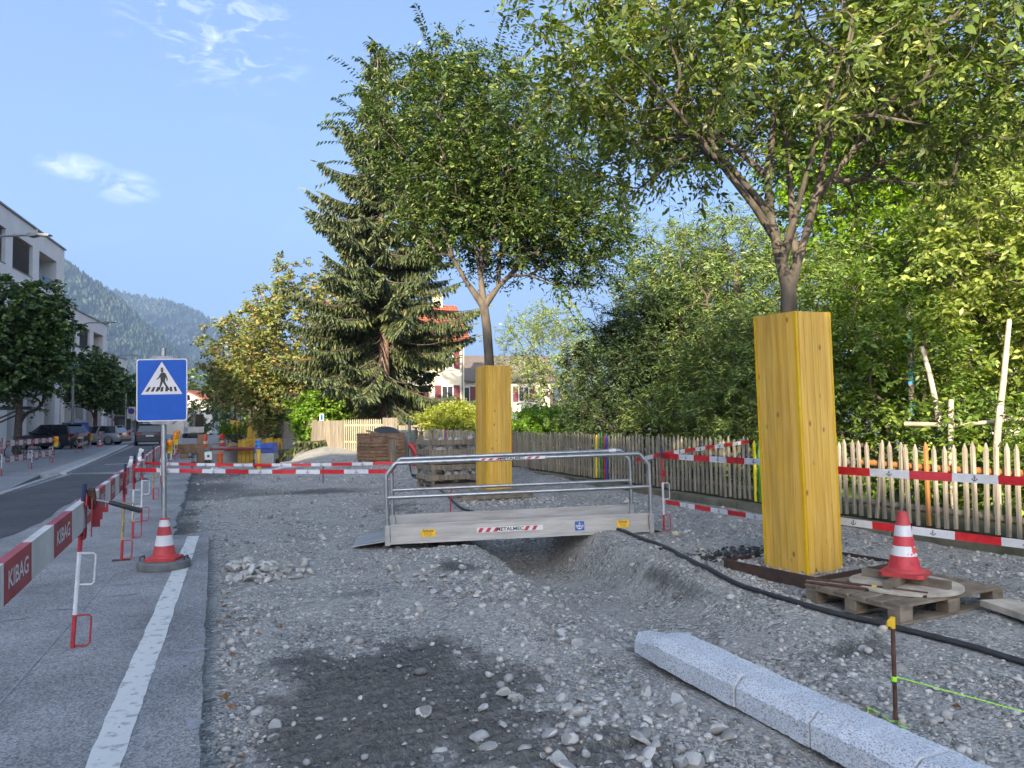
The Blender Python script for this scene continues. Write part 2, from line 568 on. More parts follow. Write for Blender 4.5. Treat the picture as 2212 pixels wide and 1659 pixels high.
def gravel_material():
    m = bpy.data.materials.new('crushed_gravel')
    nt, b, out = nodes_of(m)
    N = nt.nodes.new
    L = nt.links.new
    tc = N('ShaderNodeTexCoord')
    b.inputs['Roughness'].default_value = 0.9
    b.inputs['Specular IOR Level'].default_value = 0.25
    nz0 = N('ShaderNodeTexNoise'); nz0.inputs['Scale'].default_value = 14; nz0.inputs['Detail'].default_value = 4
    L(tc.outputs['Object'], nz0.inputs['Vector'])
    wob = N('ShaderNodeMixRGB'); wob.blend_type = 'ADD'; wob.inputs['Fac'].default_value = 0.02
    L(tc.outputs['Object'], wob.inputs['Color1']); L(nz0.outputs['Color'], wob.inputs['Color2'])
    cols, hts = [], []
    for sc, lo, hi in ((34, .30, .8), (85, .2, .75)):
        v = N('ShaderNodeTexVoronoi'); v.inputs['Scale'].default_value = sc
        L(wob.outputs['Color'], v.inputs['Vector'])
        rp = N('ShaderNodeValToRGB')
        e = rp.color_ramp.elements
        e[0].position = 0.0; e[0].color = (0.085, 0.083, 0.078, 1)
        e[1].position = 1.0; e[1].color = (0.66, 0.64, 0.59, 1)
        k = e.new(0.55); k.color = (0.30, 0.29, 0.265, 1)
        k = e.new(0.85); k.color = (0.43, 0.415, 0.38, 1)
        sep = N('ShaderNodeSeparateColor')
        L(v.outputs['Color'], sep.inputs['Color'])
        L(sep.outputs['Red'], rp.inputs['Fac'])
        cols.append(rp.outputs['Color'])
        d = N('ShaderNodeMapRange'); d.inputs['From Max'].default_value = 0.55
        d.inputs['To Min'].default_value = 1; d.inputs['To Max'].default_value = 0
        L(v.outputs['Distance'], d.inputs['Value'])
        hts.append(d.outputs['Result'])
    nz = N('ShaderNodeTexNoise'); nz.inputs['Scale'].default_value = 5; nz.inputs['Detail'].default_value = 8; nz.inputs['Roughness'].default_value = 0.7
    L(tc.outputs['Object'], nz.inputs['Vector'])
    r = N('ShaderNodeMapRange'); r.inputs['From Min'].default_value = 0.42; r.inputs['From Max'].default_value = 0.58
    L(nz.outputs['Fac'], r.inputs['Value'])
    mx = N('ShaderNodeMixRGB'); L(r.outputs['Result'], mx.inputs['Fac']); L(cols[0], mx.inputs['Color1']); L(cols[1], mx.inputs['Color2'])
    # pale stone dust between the stones
    nd = N('ShaderNodeTexNoise'); nd.inputs['Scale'].default_value = 1.3; nd.inputs['Detail'].default_value = 9; nd.inputs['Roughness'].default_value = 0.68
    L(tc.outputs['Object'], nd.inputs['Vector'])
    rd = N('ShaderNodeMapRange'); rd.inputs['From Min'].default_value = 0.44; rd.inputs['From Max'].default_value = 0.66; rd.inputs['To Max'].default_value = 0.75
    L(nd.outputs['Fac'], rd.inputs['Value'])
    md = N('ShaderNodeMixRGB'); md.inputs['Color2'].default_value = (0.41, 0.395, 0.36, 1)
    L(rd.outputs['Result'], md.inputs['Fac']); L(mx.outputs['Color'], md.inputs['Color1'])
    # dark damp soil
    at = N('ShaderNodeAttribute'); at.attribute_name = 'damp'
    ns = N('ShaderNodeTexNoise'); ns.inputs['Scale'].default_value = 30; ns.inputs['Detail'].default_value = 8; ns.inputs['Roughness'].default_value = 0.7
    L(tc.outputs['Object'], ns.inputs['Vector'])
    rs = N('ShaderNodeValToRGB')
    rs.color_ramp.elements[0].position = 0.3; rs.color_ramp.elements[0].color = (0.048, 0.046, 0.042, 1)
    rs.color_ramp.elements[1].position = 0.75; rs.color_ramp.elements[1].color = (0.17, 0.16, 0.147, 1)
    L(ns.outputs['Fac'], rs.inputs['Fac'])
    ma = N('ShaderNodeMath'); ma.operation = 'MULTIPLY'; ma.inputs[1].default_value = 0.9
    L(at.outputs['Fac'], ma.inputs[0])
    mm = N('ShaderNodeMixRGB'); L(ma.outputs[0], mm.inputs['Fac']); L(md.outputs['Color'], mm.inputs['Color1']); L(rs.outputs['Color'], mm.inputs['Color2'])
    L(mm.outputs['Color'], b.inputs['Base Color'])
    ah = N('ShaderNodeMath'); ah.operation = 'ADD'; L(hts[0], ah.inputs[0])
    hh = N('ShaderNodeMath'); hh.operation = 'MULTIPLY'; hh.inputs[1].default_value = 0.5; L(hts[1], hh.inputs[0]); L(hh.outputs[0], ah.inputs[1])
    ah2 = N('ShaderNodeMath'); ah2.operation = 'ADD'; L(ah.outputs[0], ah2.inputs[0]); L(ns.outputs['Fac'], ah2.inputs[1])
    bp = N('ShaderNodeBump'); bp.inputs['Strength'].default_value = 0.9; bp.inputs['Distance'].default_value = 0.012
    L(ah2.outputs[0], bp.inputs['Height']); L(bp.outputs['Normal'], b.inputs['Normal'])
    return m


def asphalt_material(name, dark, light, spot):
    m = bpy.data.materials.new(name)
    nt, b, out = nodes_of(m)
    N = nt.nodes.new
    L = nt.links.new
    tc = N('ShaderNodeTexCoord')
    n1 = N('ShaderNodeTexNoise'); n1.inputs['Scale'].default_value = 0.9; n1.inputs['Detail'].default_value = 9; n1.inputs['Roughness'].default_value = 0.66
    L(tc.outputs['Object'], n1.inputs['Vector'])
    r1 = N('ShaderNodeValToRGB')
    r1.color_ramp.elements[0].position = 0.35; r1.color_ramp.elements[0].color = (*dark, 1)
    r1.color_ramp.elements[1].position = 0.7; r1.color_ramp.elements[1].color = (*light, 1)
    L(n1.outputs['Fac'], r1.inputs['Fac'])
    v = N('ShaderNodeTexVoronoi'); v.inputs['Scale'].default_value = 95
    L(tc.outputs['Object'], v.inputs['Vector'])
    sp = N('ShaderNodeSeparateColor'); L(v.outputs['Color'], sp.inputs['Color'])
    rv = N('ShaderNodeMapRange'); rv.inputs['From Min'].default_value = 0.0; rv.inputs['From Max'].default_value = 1.0
    rv.inputs['To Min'].default_value = 0.6; rv.inputs['To Max'].default_value = 1.5
    L(sp.outputs['Green'], rv.inputs['Value'])
    ml = N('ShaderNodeMixRGB'); ml.blend_type = 'MULTIPLY'; ml.inputs['Fac'].default_value = 1
    L(r1.outputs['Color'], ml.inputs['Color1']); L(rv.outputs['Result'], ml.inputs['Color2'])
    # dusty scuffs dragged along the road
    mp = N('ShaderNodeMapping'); mp.inputs['Scale'].default_value = (1.0, 0.45, 1); mp.inputs['Rotation'].default_value = (0, 0, 0.2)
    L(tc.outputs['Object'], mp.inputs['Vector'])
    n2 = N('ShaderNodeTexNoise'); n2.inputs['Scale'].default_value = 3.2; n2.inputs['Detail'].default_value = 10; n2.inputs['Roughness'].default_value = 0.72; n2.inputs['Distortion'].default_value = 0.6
    L(mp.outputs['Vector'], n2.inputs['Vector'])
    r2 = N('ShaderNodeMapRange'); r2.inputs['From Min'].default_value = 0.56; r2.inputs['From Max'].default_value = 0.74; r2.inputs['To Max'].default_value = 0.55
    L(n2.outputs['Fac'], r2.inputs['Value'])
    md = N('ShaderNodeMixRGB'); md.inputs['Color2'].default_value = (*spot, 1)
    L(r2.outputs['Result'], md.inputs['Fac']); L(ml.outputs['Color'], md.inputs['Color1'])
    L(md.outputs['Color'], b.inputs['Base Color'])
    b.inputs['Roughness'].default_value = 0.85
    b.inputs['Specular IOR Level'].default_value = 0.35
    bp = N('ShaderNodeBump'); bp.inputs['Strength'].default_value = 0.5; bp.inputs['Distance'].default_value = 0.004
    L(v.outputs['Distance'], bp.inputs['Height']); L(bp.outputs['Normal'], b.inputs['Normal'])
    return m


GRAVEL = gravel_material()
ASPH = asphalt_material('asphalt_dusty', (0.175, 0.173, 0.172), (0.30, 0.297, 0.295), (0.44, 0.435, 0.43))
ASPH_DARK = asphalt_material('asphalt_fresh', (0.050, 0.052, 0.056), (0.085, 0.087, 0.092), (0.14, 0.14, 0.15))
ASPH_WALK = asphalt_material('asphalt_pavement', (0.19, 0.19, 0.193), (0.26, 0.26, 0.262), (0.34, 0.34, 0.345))
M_GRASS = mat('meadow', srgb('4a5a2c'), 0.95, rgb2=srgb('2f3a20'), scale=0.5, bump=0.6, bscale=12, bdist=0.05)
M_SOIL = mat('garden_soil', srgb('4d4a38'), 0.95, rgb2=srgb('36402a'), scale=1.6, bump=0.6, bscale=20, bdist=0.03)
M_CONC = mat('concrete', (0.30, 0.295, 0.28), 0.85, rgb2=(0.20, 0.20, 0.185), scale=2.0, bump=0.25, bscale=40, bdist=0.005)
M_KERB = mat('kerb_stone', (0.36, 0.36, 0.35), 0.8, rgb2=(0.25, 0.25, 0.25), scale=3, bump=0.2, bscale=60, bdist=0.004)

# the valley floor, one sheet out to the mountains
mb = MB()
mb.add([(-9000, -2000, -2.2), (9000, -2000, -2.2), (9000, 12000, -2.2), (-9000, 12000, -2.2)], [(0, 1, 2, 3)])
tag(mb.build('ground', M_GRASS), kind='structure')

# dug-up strip
_ys = [0.2]
while _ys[-1] < 78:
    _ys.append(_ys[-1] + max(0.026, 0.0082 * _ys[-1]))
_xs = np.concatenate([np.arange(-2.2, -0.2, 0.08), np.arange(-0.2, 5.6, 0.033), np.arange(5.6, 7.95, 0.05)])
gravel = link('gravel_bed', grid_mesh('gravel_bed', _xs, np.array(_ys), gzf, GRAVEL, {'damp': damp}))
tag(gravel, kind='structure')


def poly_slab(name, pts, z1, z0, material, smooth=0):
    mb = MB()
    mb.prism([(x, y, z0) for x, y in pts], (0, 0, z1 - z0))
    return mb.build(name, material)


def rough_line(a, b, step, amp, seed):
    a = np.array(a); b = np.array(b)
    n = max(2, int(np.linalg.norm(b - a) / step))
    rr = np.random.default_rng(seed)
    out = []
    nrm = np.array([-(b - a)[1], (b - a)[0]]); nrm = nrm / np.linalg.norm(nrm)
    acc = 0
    for i in range(n):
        acc = acc * 0.7 + rr.normal(0, amp)
        p = a + (b - a) * i / n + nrm * (acc if i else 0)
        out.append((float(p[0]), float(p[1])))
    return out


# street: right edge broken off where the strip was dug up
edge = rough_line((-0.02, -6), (-0.10, 10.92), 0.06, 0.004, 1) + rough_line((-0.10, 10.92), (-0.56, 11.05), 0.05, 0.006, 2) + \
    rough_line((-0.56, 11.05), (-0.70, 22), 0.08, 0.018, 3) + rough_line((-0.70, 22), (-1.55, 53), 0.25, 0.03, 4) + [(-1.7, 60), (-1.9, 95), (-2.5, 160), (4, 300)]
left_edge = [(-12, 300), (-8.2, 150), (-6.2, 95), (-5.75, 58.6), (-4.42, 26), (-4.36, 19), (-4.3, -6)]
road = poly_slab('road', edge + left_edge, 0.0, -0.16, ASPH)
tag(road, kind='structure')
far_road = poly_slab('road', [(-1.75, 60.2), (8, 60.2), (8, 300), (4.2, 300), (-2.3, 160), (-1.8, 95)], -0.01, -0.2, ASPH)
tag(far_road, kind='structure')
walk = poly_slab('pavement', [(-4.36, -6), (-4.42, 19), (-4.95, 26), (-6.3, 58.6), (-6.9, 95), (-9, 150), (-13, 300), (-40, 300), (-40, -70), (-4.3, -70)], 0.015, -0.2, ASPH_WALK)
tag(walk, kind='structure')
back_road = poly_slab('road', [(-4.29, -70), (12, -70), (12, -6.01), (-4.29, -6.01)], -0.004, -0.2, ASPH)
tag(back_road, kind='structure')
# ground under and behind the camera beside the road
near_strip = poly_slab('gravel_apron', [(0.0, -6), (12, -6), (12, 0.25), (0.0, 0.25)], -0.09, -0.3, GRAVEL)
tag(near_strip, kind='structure')

# darker resurfaced lane, patches and paint, each a thin sheet on the road
def sheet(name, pts, z, material, parent=None):
    mb = MB(); mb.add([(x, y, z) for x, y in pts], [tuple(range(len(pts)))])
    return mb.build(name, material, parent)


_pt = rough_line((-2.45, -5.9), (-2.68, 11.7), 0.5, 0.02, 7) + rough_line((-2.68, 11.7), (-2.5, 19.2), 0.4, 0.03, 8) + \
    rough_line((-2.5, 19.2), (-1.75, 22.5), 0.3, 0.05, 9) + rough_line((-1.75, 22.5), (-3.1, 25.8), 0.3, 0.06, 10) + [(-4.1, 25.9), (-4.33, 18.9), (-4.28, -5.9)]
sheet('asphalt_patch', _pt, 0.004, ASPH_DARK, road)
_pt = [(-1.75, 26.5), (-1.9, 58), (-5.3, 58), (-4.25, 26.5)]
sheet('asphalt_patch', _pt, 0.004, asphalt_material('asphalt_lane', (0.085, 0.087, 0.092), (0.13, 0.132, 0.138), (0.2, 0.2, 0.21)), road)
M_PAINT = mat('worn_road_paint', (0.62, 0.62, 0.58), 0.8, rgb2=(0.30, 0.302, 0.305), scale=13, detail=12, contrast=(0.34, 0.47), bump=0.3, bscale=80, bdist=0.003)
_l = rough_line((-0.745, -5), (-0.365, 10.86), 0.05, 0.0022, 20)
_r2 = rough_line((-0.595, -5), (-0.215, 10.86), 0.05, 0.0022, 21)
mb = MB()
_k = min(len(_l), len(_r2))
mb.add([(x, y, 0.004) for x, y in _l[:_k]] + [(x, y, 0.004) for x, y in _r2[:_k]], [(i, _k + i, _k + i + 1, i + 1) for i in range(_k - 1)])
mb.build('line_marking', M_PAINT, road)
M_PAINT2 = mat('white_road_paint', (0.62, 0.62, 0.60), 0.8, rgb2=(0.42, 0.42, 0.42), scale=9, contrast=(0.3, 0.5))
for (x0, x1, y0, y1) in ((-2.35, -2.2, 25.2, 28.2), (-2.35, -2.2, 20.0, 21.4), (-2.9, -2.75, 34, 37), (-3.1, -2.95, 42, 45), (-3.9, -2.6, 31.5, 31.7)):
    sheet('lane_marking', [(x0, y0), (x1, y0), (x1 - 0.08, y1), (x0 - 0.08, y1)], 0.008, M_PAINT2, road)
# chalk-grey drag marks and cement spills on the asphalt
M_SPILL = mat('cement_spill', (0.30, 0.31, 0.33), 0.9, rgb2=(0.22, 0.225, 0.235), scale=14, contrast=(0.4, 0.6))
for i, (cx, cy, rx, ry) in enumerate([(-0.17, 5.2, .05, .09), (-0.13, 5.42, .08, .05), (-0.1, 4.1, .05, .07), (-1.75, 6.7, .07, .05), (-1.45, 6.85, .13, .03), (-1.1, 7.05, .14, .03), (-0.75, 7.4, .16, .03), (-2.0, 6.6, .06, .03)]):
    rr = np.random.default_rng(50 + i)
    pts = []
    for k in range(14):
        a = 2 * math.pi * k / 14
        q = 0.6 + 0.6 * rr.random()
        pts.append((cx + rx * q * math.cos(a), cy + ry * q * math.sin(a)))
    sheet('cement_spill', pts, 0.003 + 0.0002 * i, M_SPILL, road)
mb = MB()
for (x0, y0, x1, y1, w) in ((-1.12, 4.0, -0.96, 8.6, 0.012), (-1.7, 7.6, -0.75, 7.1, 0.01), (-1.3, 3.6, -1.1, 5.0, 0.008)):
    mb.add([(x0, y0, .0035), (x0 + w, y0, .0035), (x1 + w, y1, .0035), (x1, y1, .0035)], [(0, 1, 2, 3)])
mb.build('scratch_mark', M_SPILL, road)
# hairline cracks filled with bitumen
M_CRACK = mat('bitumen_seam', (0.06, 0.06, 0.065), .6, rgb2=(.09, .09, .095), scale=20)
for i, (p0, p1) in enumerate((((-3.0, 7.6), (-.05, 7.95)), ((-2.1, 4.6), (-.9, 4.4)), ((-.05, 6.3), (-.7, 6.1)), ((-2.3, 12.5), (-.6, 12.9)))):
    ln_ = rough_line(p0, p1, .07, .008, 90 + i)
    mb = MB()
    mb.add([(x, y, .0025) for x, y in ln_] + [(x, y + .007, .0025) for x, y in ln_], [(k, k + 1, len(ln_) + k + 1, len(ln_) + k) for k in range(len(ln_) - 1)])
    mb.build('crack', M_CRACK, road)

# left kerb: a flush stone band, then a raised double row further on
kerb = bpy.data.objects.new('kerb', None); COL.objects.link(kerb); tag(kerb, kind='structure')
_kp = [(-4.36, -6), (-4.40, 19), (-4.47, 25.9)]
for i in range(2):
    (x0, y0), (x1, y1) = _kp[i], _kp[i + 1]
    n = int((y1 - y0) / 1.0)
    for k in range(n):
        a, b = k / n, (k + 1) / n - 0.008 / (y1 - y0)
        mb = MB()
        mb.bar((x0 + (x1 - x0) * a, y0 + (y1 - y0) * a, -0.03), (x0 + (x1 - x0) * b, y0 + (y1 - y0) * b, -0.03), 0.16, 0.12)
        mb.build('kerb_stone', M_KERB, kerb)
M_KERB2 = mat('kerb_stone_pale', (0.46, 0.46, 0.45), 0.75, rgb2=(0.36, 0.36, 0.36), scale=4, bump=0.15, bscale=60, bdist=0.003)
_n = 33
for k in range(_n):
    a, b = k / _n, (k + 1) / _n - 0.0006
    for off, w, z, mm in ((0.0, 0.20, 0.07, M_KERB2), (-0.36, 0.48, 0.065, M_KERB)):
        f = lambda t: (-4.36 + (-5.88 + 4.36) * t ** 1.15 + off, 26 + 32.6 * t)
        p, q = f(a), f(b)
        mb = MB(); mb.bar((p[0], p[1], z - 0.12), (q[0], q[1], z - 0.12), w, 0.24)
        mb.build('kerb_stone', mm, kerb)

# gardens behind the fence
gard = poly_slab('garden', [(8.02, 1.0), (60, 1.0), (60, 110), (5.4, 110), (3.3, 60), (3.05, 48.6), (4.6, 37.2), (5.5, 34.7), (7.1, 31.0), (8.02, 30.5)], 0.16, -0.6, M_SOIL)
tag(gard, kind='structure')
lawn = poly_slab('lawn', [(9.2, 1.2), (40, 1.2), (40, 12), (9.4, 12)], 0.166, 0.1, mat('lawn_green', srgb('5c7a2a'), 0.9, rgb2=srgb('3c551e'), scale=3, bump=0.8, bscale=60, bdist=0.04))
tag(lawn, kind='structure')

# ------------------------------------------------------------------ mountains with forest
def ray_dir(px, py):
    return (_fw + _cr * ((px - 1106) / 1600) + _cu * ((829.5 - py) / 1600))


def mountain(name, skyline, D, foot, material, seed, ntrees, tree_h, tree_mats):
    """slope that rises from its foot to a ridge standing D metres away; forest of single trees in one mesh"""
    rr = np.random.default_rng(seed)
    pts = [np.array(Vector((0, 0, 1.5)) + ray_dir(x, y) * D) for x, y in skyline]
    P = np.array(pts)
    nu, nv = 220, 60
    s = np.linspace(0, len(P) - 1, nu)
    ridge = np.stack([np.interp(s, np.arange(len(P)), P[:, k]) for k in range(3)], 1)
    toward = -np.array([_fh.x, _fh.y])
    V = np.zeros((nv + 14, nu, 3))
    nz = VNoise(seed)
    us = np.linspace(0, 40, nu)
    for j in range(nv + 14):
        t = j / (nv - 1) if j < nv else 1.0
        if j < nv:
            w = 1 - t                                # 1 at the foot
            z = ridge[:, 2] * (t ** 0.9) + (nz(us * 1.1, np.full(nu, t * 5.0)) * 0.30 + nz(us * 3.1 + 7, np.full(nu, t * 13.0)) * 0.12) * ridge[:, 2] * math.sin(math.pi * min(1, t)) * 0.8
            xy = ridge[:, :2] + toward[None, :] * foot * w
        else:
            w = (j - nv + 1) / 14
            z = ridge[:, 2] * (1 - w * 0.9)
            xy = ridge[:, :2] - toward[None, :] * foot * 0.8 * w
        V[j, :, 0:2] = xy
        V[j, :, 2] = z - 2.0
    nvv = nv + 14
    i = (np.arange(nvv - 1)[:, None] * nu + np.arange(nu - 1)[None, :]).ravel()
    T = np.stack([i, i + 1, i + nu + 1, i + nu], 1)
    me = np_mesh(name, V.reshape(-1, 3), T, material, smooth=True)
    o = link(name, me)
    tag(o, kind='structure')
    # trees
    ju = rr.random(ntrees) * (nu - 1.001)
    jv = rr.random(ntrees) ** 0.8 * (nv - 1.001)
    jv[: ntrees // 14] = nv - 1.01 - rr.random(ntrees // 14) * 1.5
    a, b = ju.astype(int), jv.astype(int)
    fa, fb = (ju - a)[:, None], (jv - b)[:, None]
    base = (V[b, a] * (1 - fa) + V[b, a + 1] * fa) * (1 - fb) + (V[b + 1, a] * (1 - fa) + V[b + 1, a + 1] * fa) * fb
    h = tree_h * (0.55 + 0.75 * rr.random(ntrees)) * (1 + 0.5 * nz(ju * 0.2, jv * 0.6))
    kind = (nz(ju * 0.13 + 5, jv * 0.35) + rr.normal(0, 0.18, ntrees) > 0.16).astype(int)
    n = 4
    ang = np.arange(n) * 2 * math.pi / n
    VV = np.zeros((ntrees, 2 * n + 1, 3))
    rad = np.where(kind == 1, 0.30, 0.21) * h
    for k in range(n):
        for ring, (fr, fz) in enumerate(((1.0, 0.08), (0.62, 0.5))):
            jit = 0.75 + 0.5 * rr.random(ntrees)
            q = rad * np.where((ring == 1) & (kind == 1), 1.1, fr) * jit
            VV[:, ring * n + k, 0] = base[:, 0] + np.cos(ang[k]) * q
            VV[:, ring * n + k, 1] = base[:, 1] + np.sin(ang[k]) * q
            VV[:, ring * n + k, 2] = base[:, 2] + h * fz
    VV[:, 2 * n, :] = base
    VV[:, 2 * n, 2] += h
    tris = []
    for k in range(n):
        q = (k + 1) % n
        tris += [(k, q, n + q), (k, n + q, n + k), (n + k, n + q, 2 * n)]
    T = (np.array(tris)[None] + (np.arange(ntrees) * (2 * n + 1))[:, None, None]).reshape(-1, 3)
    mi = np.repeat(kind, len(tris))
    fo = link('forest', np_mesh('forest', VV.reshape(-1, 3), T, tree_mats, mi))
    return fo


M_SLOPE = mat('forest_floor', srgb('3c4a34'), 0.95, rgb2=srgb('26332a'), scale=0.006, detail=8)
M_CON = leaf_mat('far_conifers', srgb('1c2a22'), srgb('2a3a2c'), srgb('3c4a36'), 0.0, 0.8)
M_DEC = leaf_mat('far_broadleaf', srgb('34443a'), srgb('42503e'), srgb('585f48'), 0.0, 0.8)
f1 = mountain('mountain', [(-500, 330), (-200, 430), (0, 492), (135, 560), (200, 606), (265, 655), (330, 716), (400, 776), (450, 812), (510, 852), (580, 888), (700, 915)],
              2500, 1100, M_SLOPE, 31, 16000, 17, [M_CON, M_DEC])
tag(f1, 'dense mixed forest covering the steep near mountain side', 'forest', kind='stuff')
f2 = mountain('mountain', [(-300, 560), (100, 590), (285, 637), (340, 648), (400, 662), (440, 682), (480, 712), (560, 765), (700, 810), (900, 850), (1300, 870), (2300, 860)],
              4600, 1600, M_SLOPE, 37, 6500, 24, [M_CON, M_DEC])
tag(f2, 'bluish forest on the farther mountain ridge behind', 'forest', kind='stuff')

# the valley air
hz = MB(); hz.bx(-7000, 7000, -1500, 7600, -3.5, 1500)
haze = hz.build('haze', [])
mh = bpy.data.materials.new('valley_air')
mh.use_nodes = True
mh.node_tree.nodes.clear()
_o = mh.node_tree.nodes.new('ShaderNodeOutputMaterial')
_v = mh.node_tree.nodes.new('ShaderNodeVolumePrincipled')
_v.inputs['Color'].default_value = (0.42, 0.65, 1.0, 1)
_v.inputs['Density'].default_value = 0.0002
_v.inputs['Anisotropy'].default_value = 0.28
mh.node_tree.links.new(_v.outputs['Volume'], _o.inputs['Volume'])
haze.data.materials.append(mh)
tag(haze, kind='stuff')


def G(x, y):
    return float(gzf(x, y))


# ------------------------------------------------------------------ shared materials for the site equipment
M_RED = mat('red_paint', srgb('b8333a'), 0.55, rgb2=srgb('9a2c33'), scale=8, objvar=0.08, bump=0.1, bscale=60, bdist=0.002)
M_REDB = mat('board_red', srgb('a8474a'), 0.6, rgb2=srgb('8f3a40'), scale=5, objvar=0.06, bump=0.12, bscale=40, bdist=0.002)
M_WHITE = mat('board_white', (0.60, 0.58, 0.55), 0.6, rgb2=(0.47, 0.45, 0.43), scale=4, objvar=0.05, bump=0.1, bscale=40, bdist=0.002)
M_PRINT = mat('white_print', (0.62, 0.58, 0.58), 0.6, rgb2=(0.45, 0.36, 0.36), scale=30, contrast=(0.25, 0.45))
M_RUST = mat('rusty_steel', srgb('6b4a3c'), 0.85, metal=0.3, rgb2=srgb('3c2e2b'), scale=12, bump=0.4, bscale=50, bdist=0.003)
M_DARKST = mat('dark_steel', srgb('3d3634'), 0.75, metal=0.4, rgb2=srgb('5b4238'), scale=9, bump=0.3, bscale=60, bdist=0.002)
M_GALV = mat('galvanised_steel', (0.42, 0.43, 0.44), 0.42, metal=0.85, rgb2=(0.30, 0.31, 0.32), scale=14, bump=0.05, bscale=80, bdist=0.002)
M_ALU = mat('brushed_aluminium', (0.47, 0.465, 0.46), 0.45, metal=0.6, rgb2=(0.33, 0.325, 0.32), scale=5, stretch=(0.35, 1, 3), bump=0.08, bscale=60, bdist=0.002)
M_BLACK = mat('black_plastic', (0.022, 0.022, 0.024), 0.5, rgb2=(0.035, 0.035, 0.037), scale=10, bump=0.1, bscale=80, bdist=0.002)
M_BLUEP = mat('blue_plastic', srgb('2a4fa8'), 0.5, rgb2=srgb('20408c'), scale=6)
M_ORANGE = mat('orange_plastic', srgb('e8622a'), 0.45, rgb2=srgb('d0501e'), scale=8)
M_AMBER = mat('amber_lens', srgb('f0901c'), 0.2, rgb2=srgb('d87a10'), scale=8)
M_YEL = mat('yellow_plastic', srgb('e9c21a'), 0.5, rgb2=srgb('caa010'), scale=8)
M_WOODW = mat('weathered_wood', srgb('8d8272'), 0.85, rgb2=srgb('5f564a'), scale=3.5, stretch=(6, 6, 0.6), detail=8, objvar=0.16, bump=0.35, bscale=9, bdist=0.004)
M_WOODH = mat('weathered_timber', srgb('877a68'), 0.85, rgb2=srgb('5c5144'), scale=4, stretch=(1.2, 1.2, 1.2), detail=8, objvar=0.15, bump=0.35, bscale=26, bdist=0.004)
M_WOODB = mat('brown_crate_wood', srgb('8d6e54'), 0.8, rgb2=srgb('664d3a'), scale=4, detail=8, objvar=0.18, bump=0.3, bscale=30, bdist=0.003)
M_STAKEW = mat('white_enamel', (0.62, 0.64, 0.66), 0.45, rgb2=(0.5, 0.5, 0.5), scale=14)
M_STAKEY = mat('worn_yellow_paint', srgb('b9a06a'), 0.7, rgb2=srgb('7d6a4c'), scale=20)
M_NAVY = mat('navy_paint', srgb('23304e'), 0.5, rgb2=srgb('1c2a4c'), scale=12)


def ribbon(mb, a, b, w, th, seg, ms, sag=0.0, twist=0.0, phase=0.0, flat=0.0):
    """barrier tape: a thin closed strip from a to b with alternating colour bands; flat tilts it about its length"""
    a, b = Vector(a), Vector(b)
    L = (b - a).length
    n = max(1, int(round(L / seg)))
    sub = 3
    rows = []
    d = (b - a).normalized()
    side = d.cross(Vector((0, 0, 1))).normalized()
    upv = side.cross(d)
    for i in range(n * sub + 1):
        t = i / (n * sub)
        p = a.lerp(b, t) + Vector((0, 0, -sag * 4 * t * (1 - t)))
        an = flat + twist * math.sin(t * math.pi) + 0.12 * math.sin(t * 17 + phase)
        u = upv * math.cos(an) + side * math.sin(an)
        s = upv * -math.sin(an) + side * math.cos(an)
        rows.append([p + u * (w / 2) + s * (th / 2), p - u * (w / 2) + s * (th / 2), p - u * (w / 2) - s * (th / 2), p + u * (w / 2) - s * (th / 2)])
    for k in range(n):
        vs = []
        for i in range(k * sub, (k + 1) * sub + 1):
            vs += rows[i]
        fs = []
        for i in range(sub):
            for j in range(4):
                q = (j + 1) % 4
                fs.append((i * 4 + j, (i + 1) * 4 + j, (i + 1) * 4 + q, i * 4 + q))
        if k == 0: fs.append((0, 1, 2, 3))
        if k == n - 1: fs.append((sub * 4 + 3, sub * 4 + 2, sub * 4 + 1, sub * 4))
        mb.add(vs, fs, ms[k % 2])
    # a printed mark on every white band
    return [(a.lerp(b, (k + 0.5) / n) + Vector((0, 0, -sag * 4 * ((k + .5) / n) * (1 - (k + .5) / n)))) for k in range(n) if ms[k % 2] == 1]


M_TAPER = mat('tape_red', srgb('cf2b32'), 0.35, rgb2=srgb('b8232b'), scale=20)
M_TAPEW = mat('tape_white', (0.66, 0.66, 0.68), 0.35, rgb2=(0.58, 0.58, 0.60), scale=20)
M_INK = mat('dark_ink', (0.03, 0.035, 0.05), 0.6)


def anchor_mesh(size, material):
    """flat little anchor emblem in the x/z plane"""
    mb = MB()
    mb.bx(-.04, .04, 0, .002, -.42, .34)
    mb.bx(-.2, .2, 0.0005, .0025, .12, .2)
    n = 10
    for (r0, r1, a0, a1, cz) in ((.34, .46, 200, 340, .0), (.06, .13, 0, 360, .42)):
        vs = []
        for i in range(n + 1):
            a = R(a0 + (a1 - a0) * i / n)
            vs += [(r0 * math.cos(a), .003, cz + r0 * math.sin(a)), (r1 * math.cos(a), .003, cz + r1 * math.sin(a))]
        mb.add(vs, [(2 * i, 2 * i + 1, 2 * i + 3, 2 * i + 2) for i in range(n)])
    for sgn in (-1, 1):
        mb.add([(sgn * .30, .0035, -.14), (sgn * .56, .0035, -.2), (sgn * .42, .0035, .08)], [(0, 1, 2)])
    me = mb.mesh('anchor_print', material)
    me.transform(Matrix.Diagonal((size, 1, size, 1)))
    return me


ANCH = anchor_mesh(0.045, M_INK)


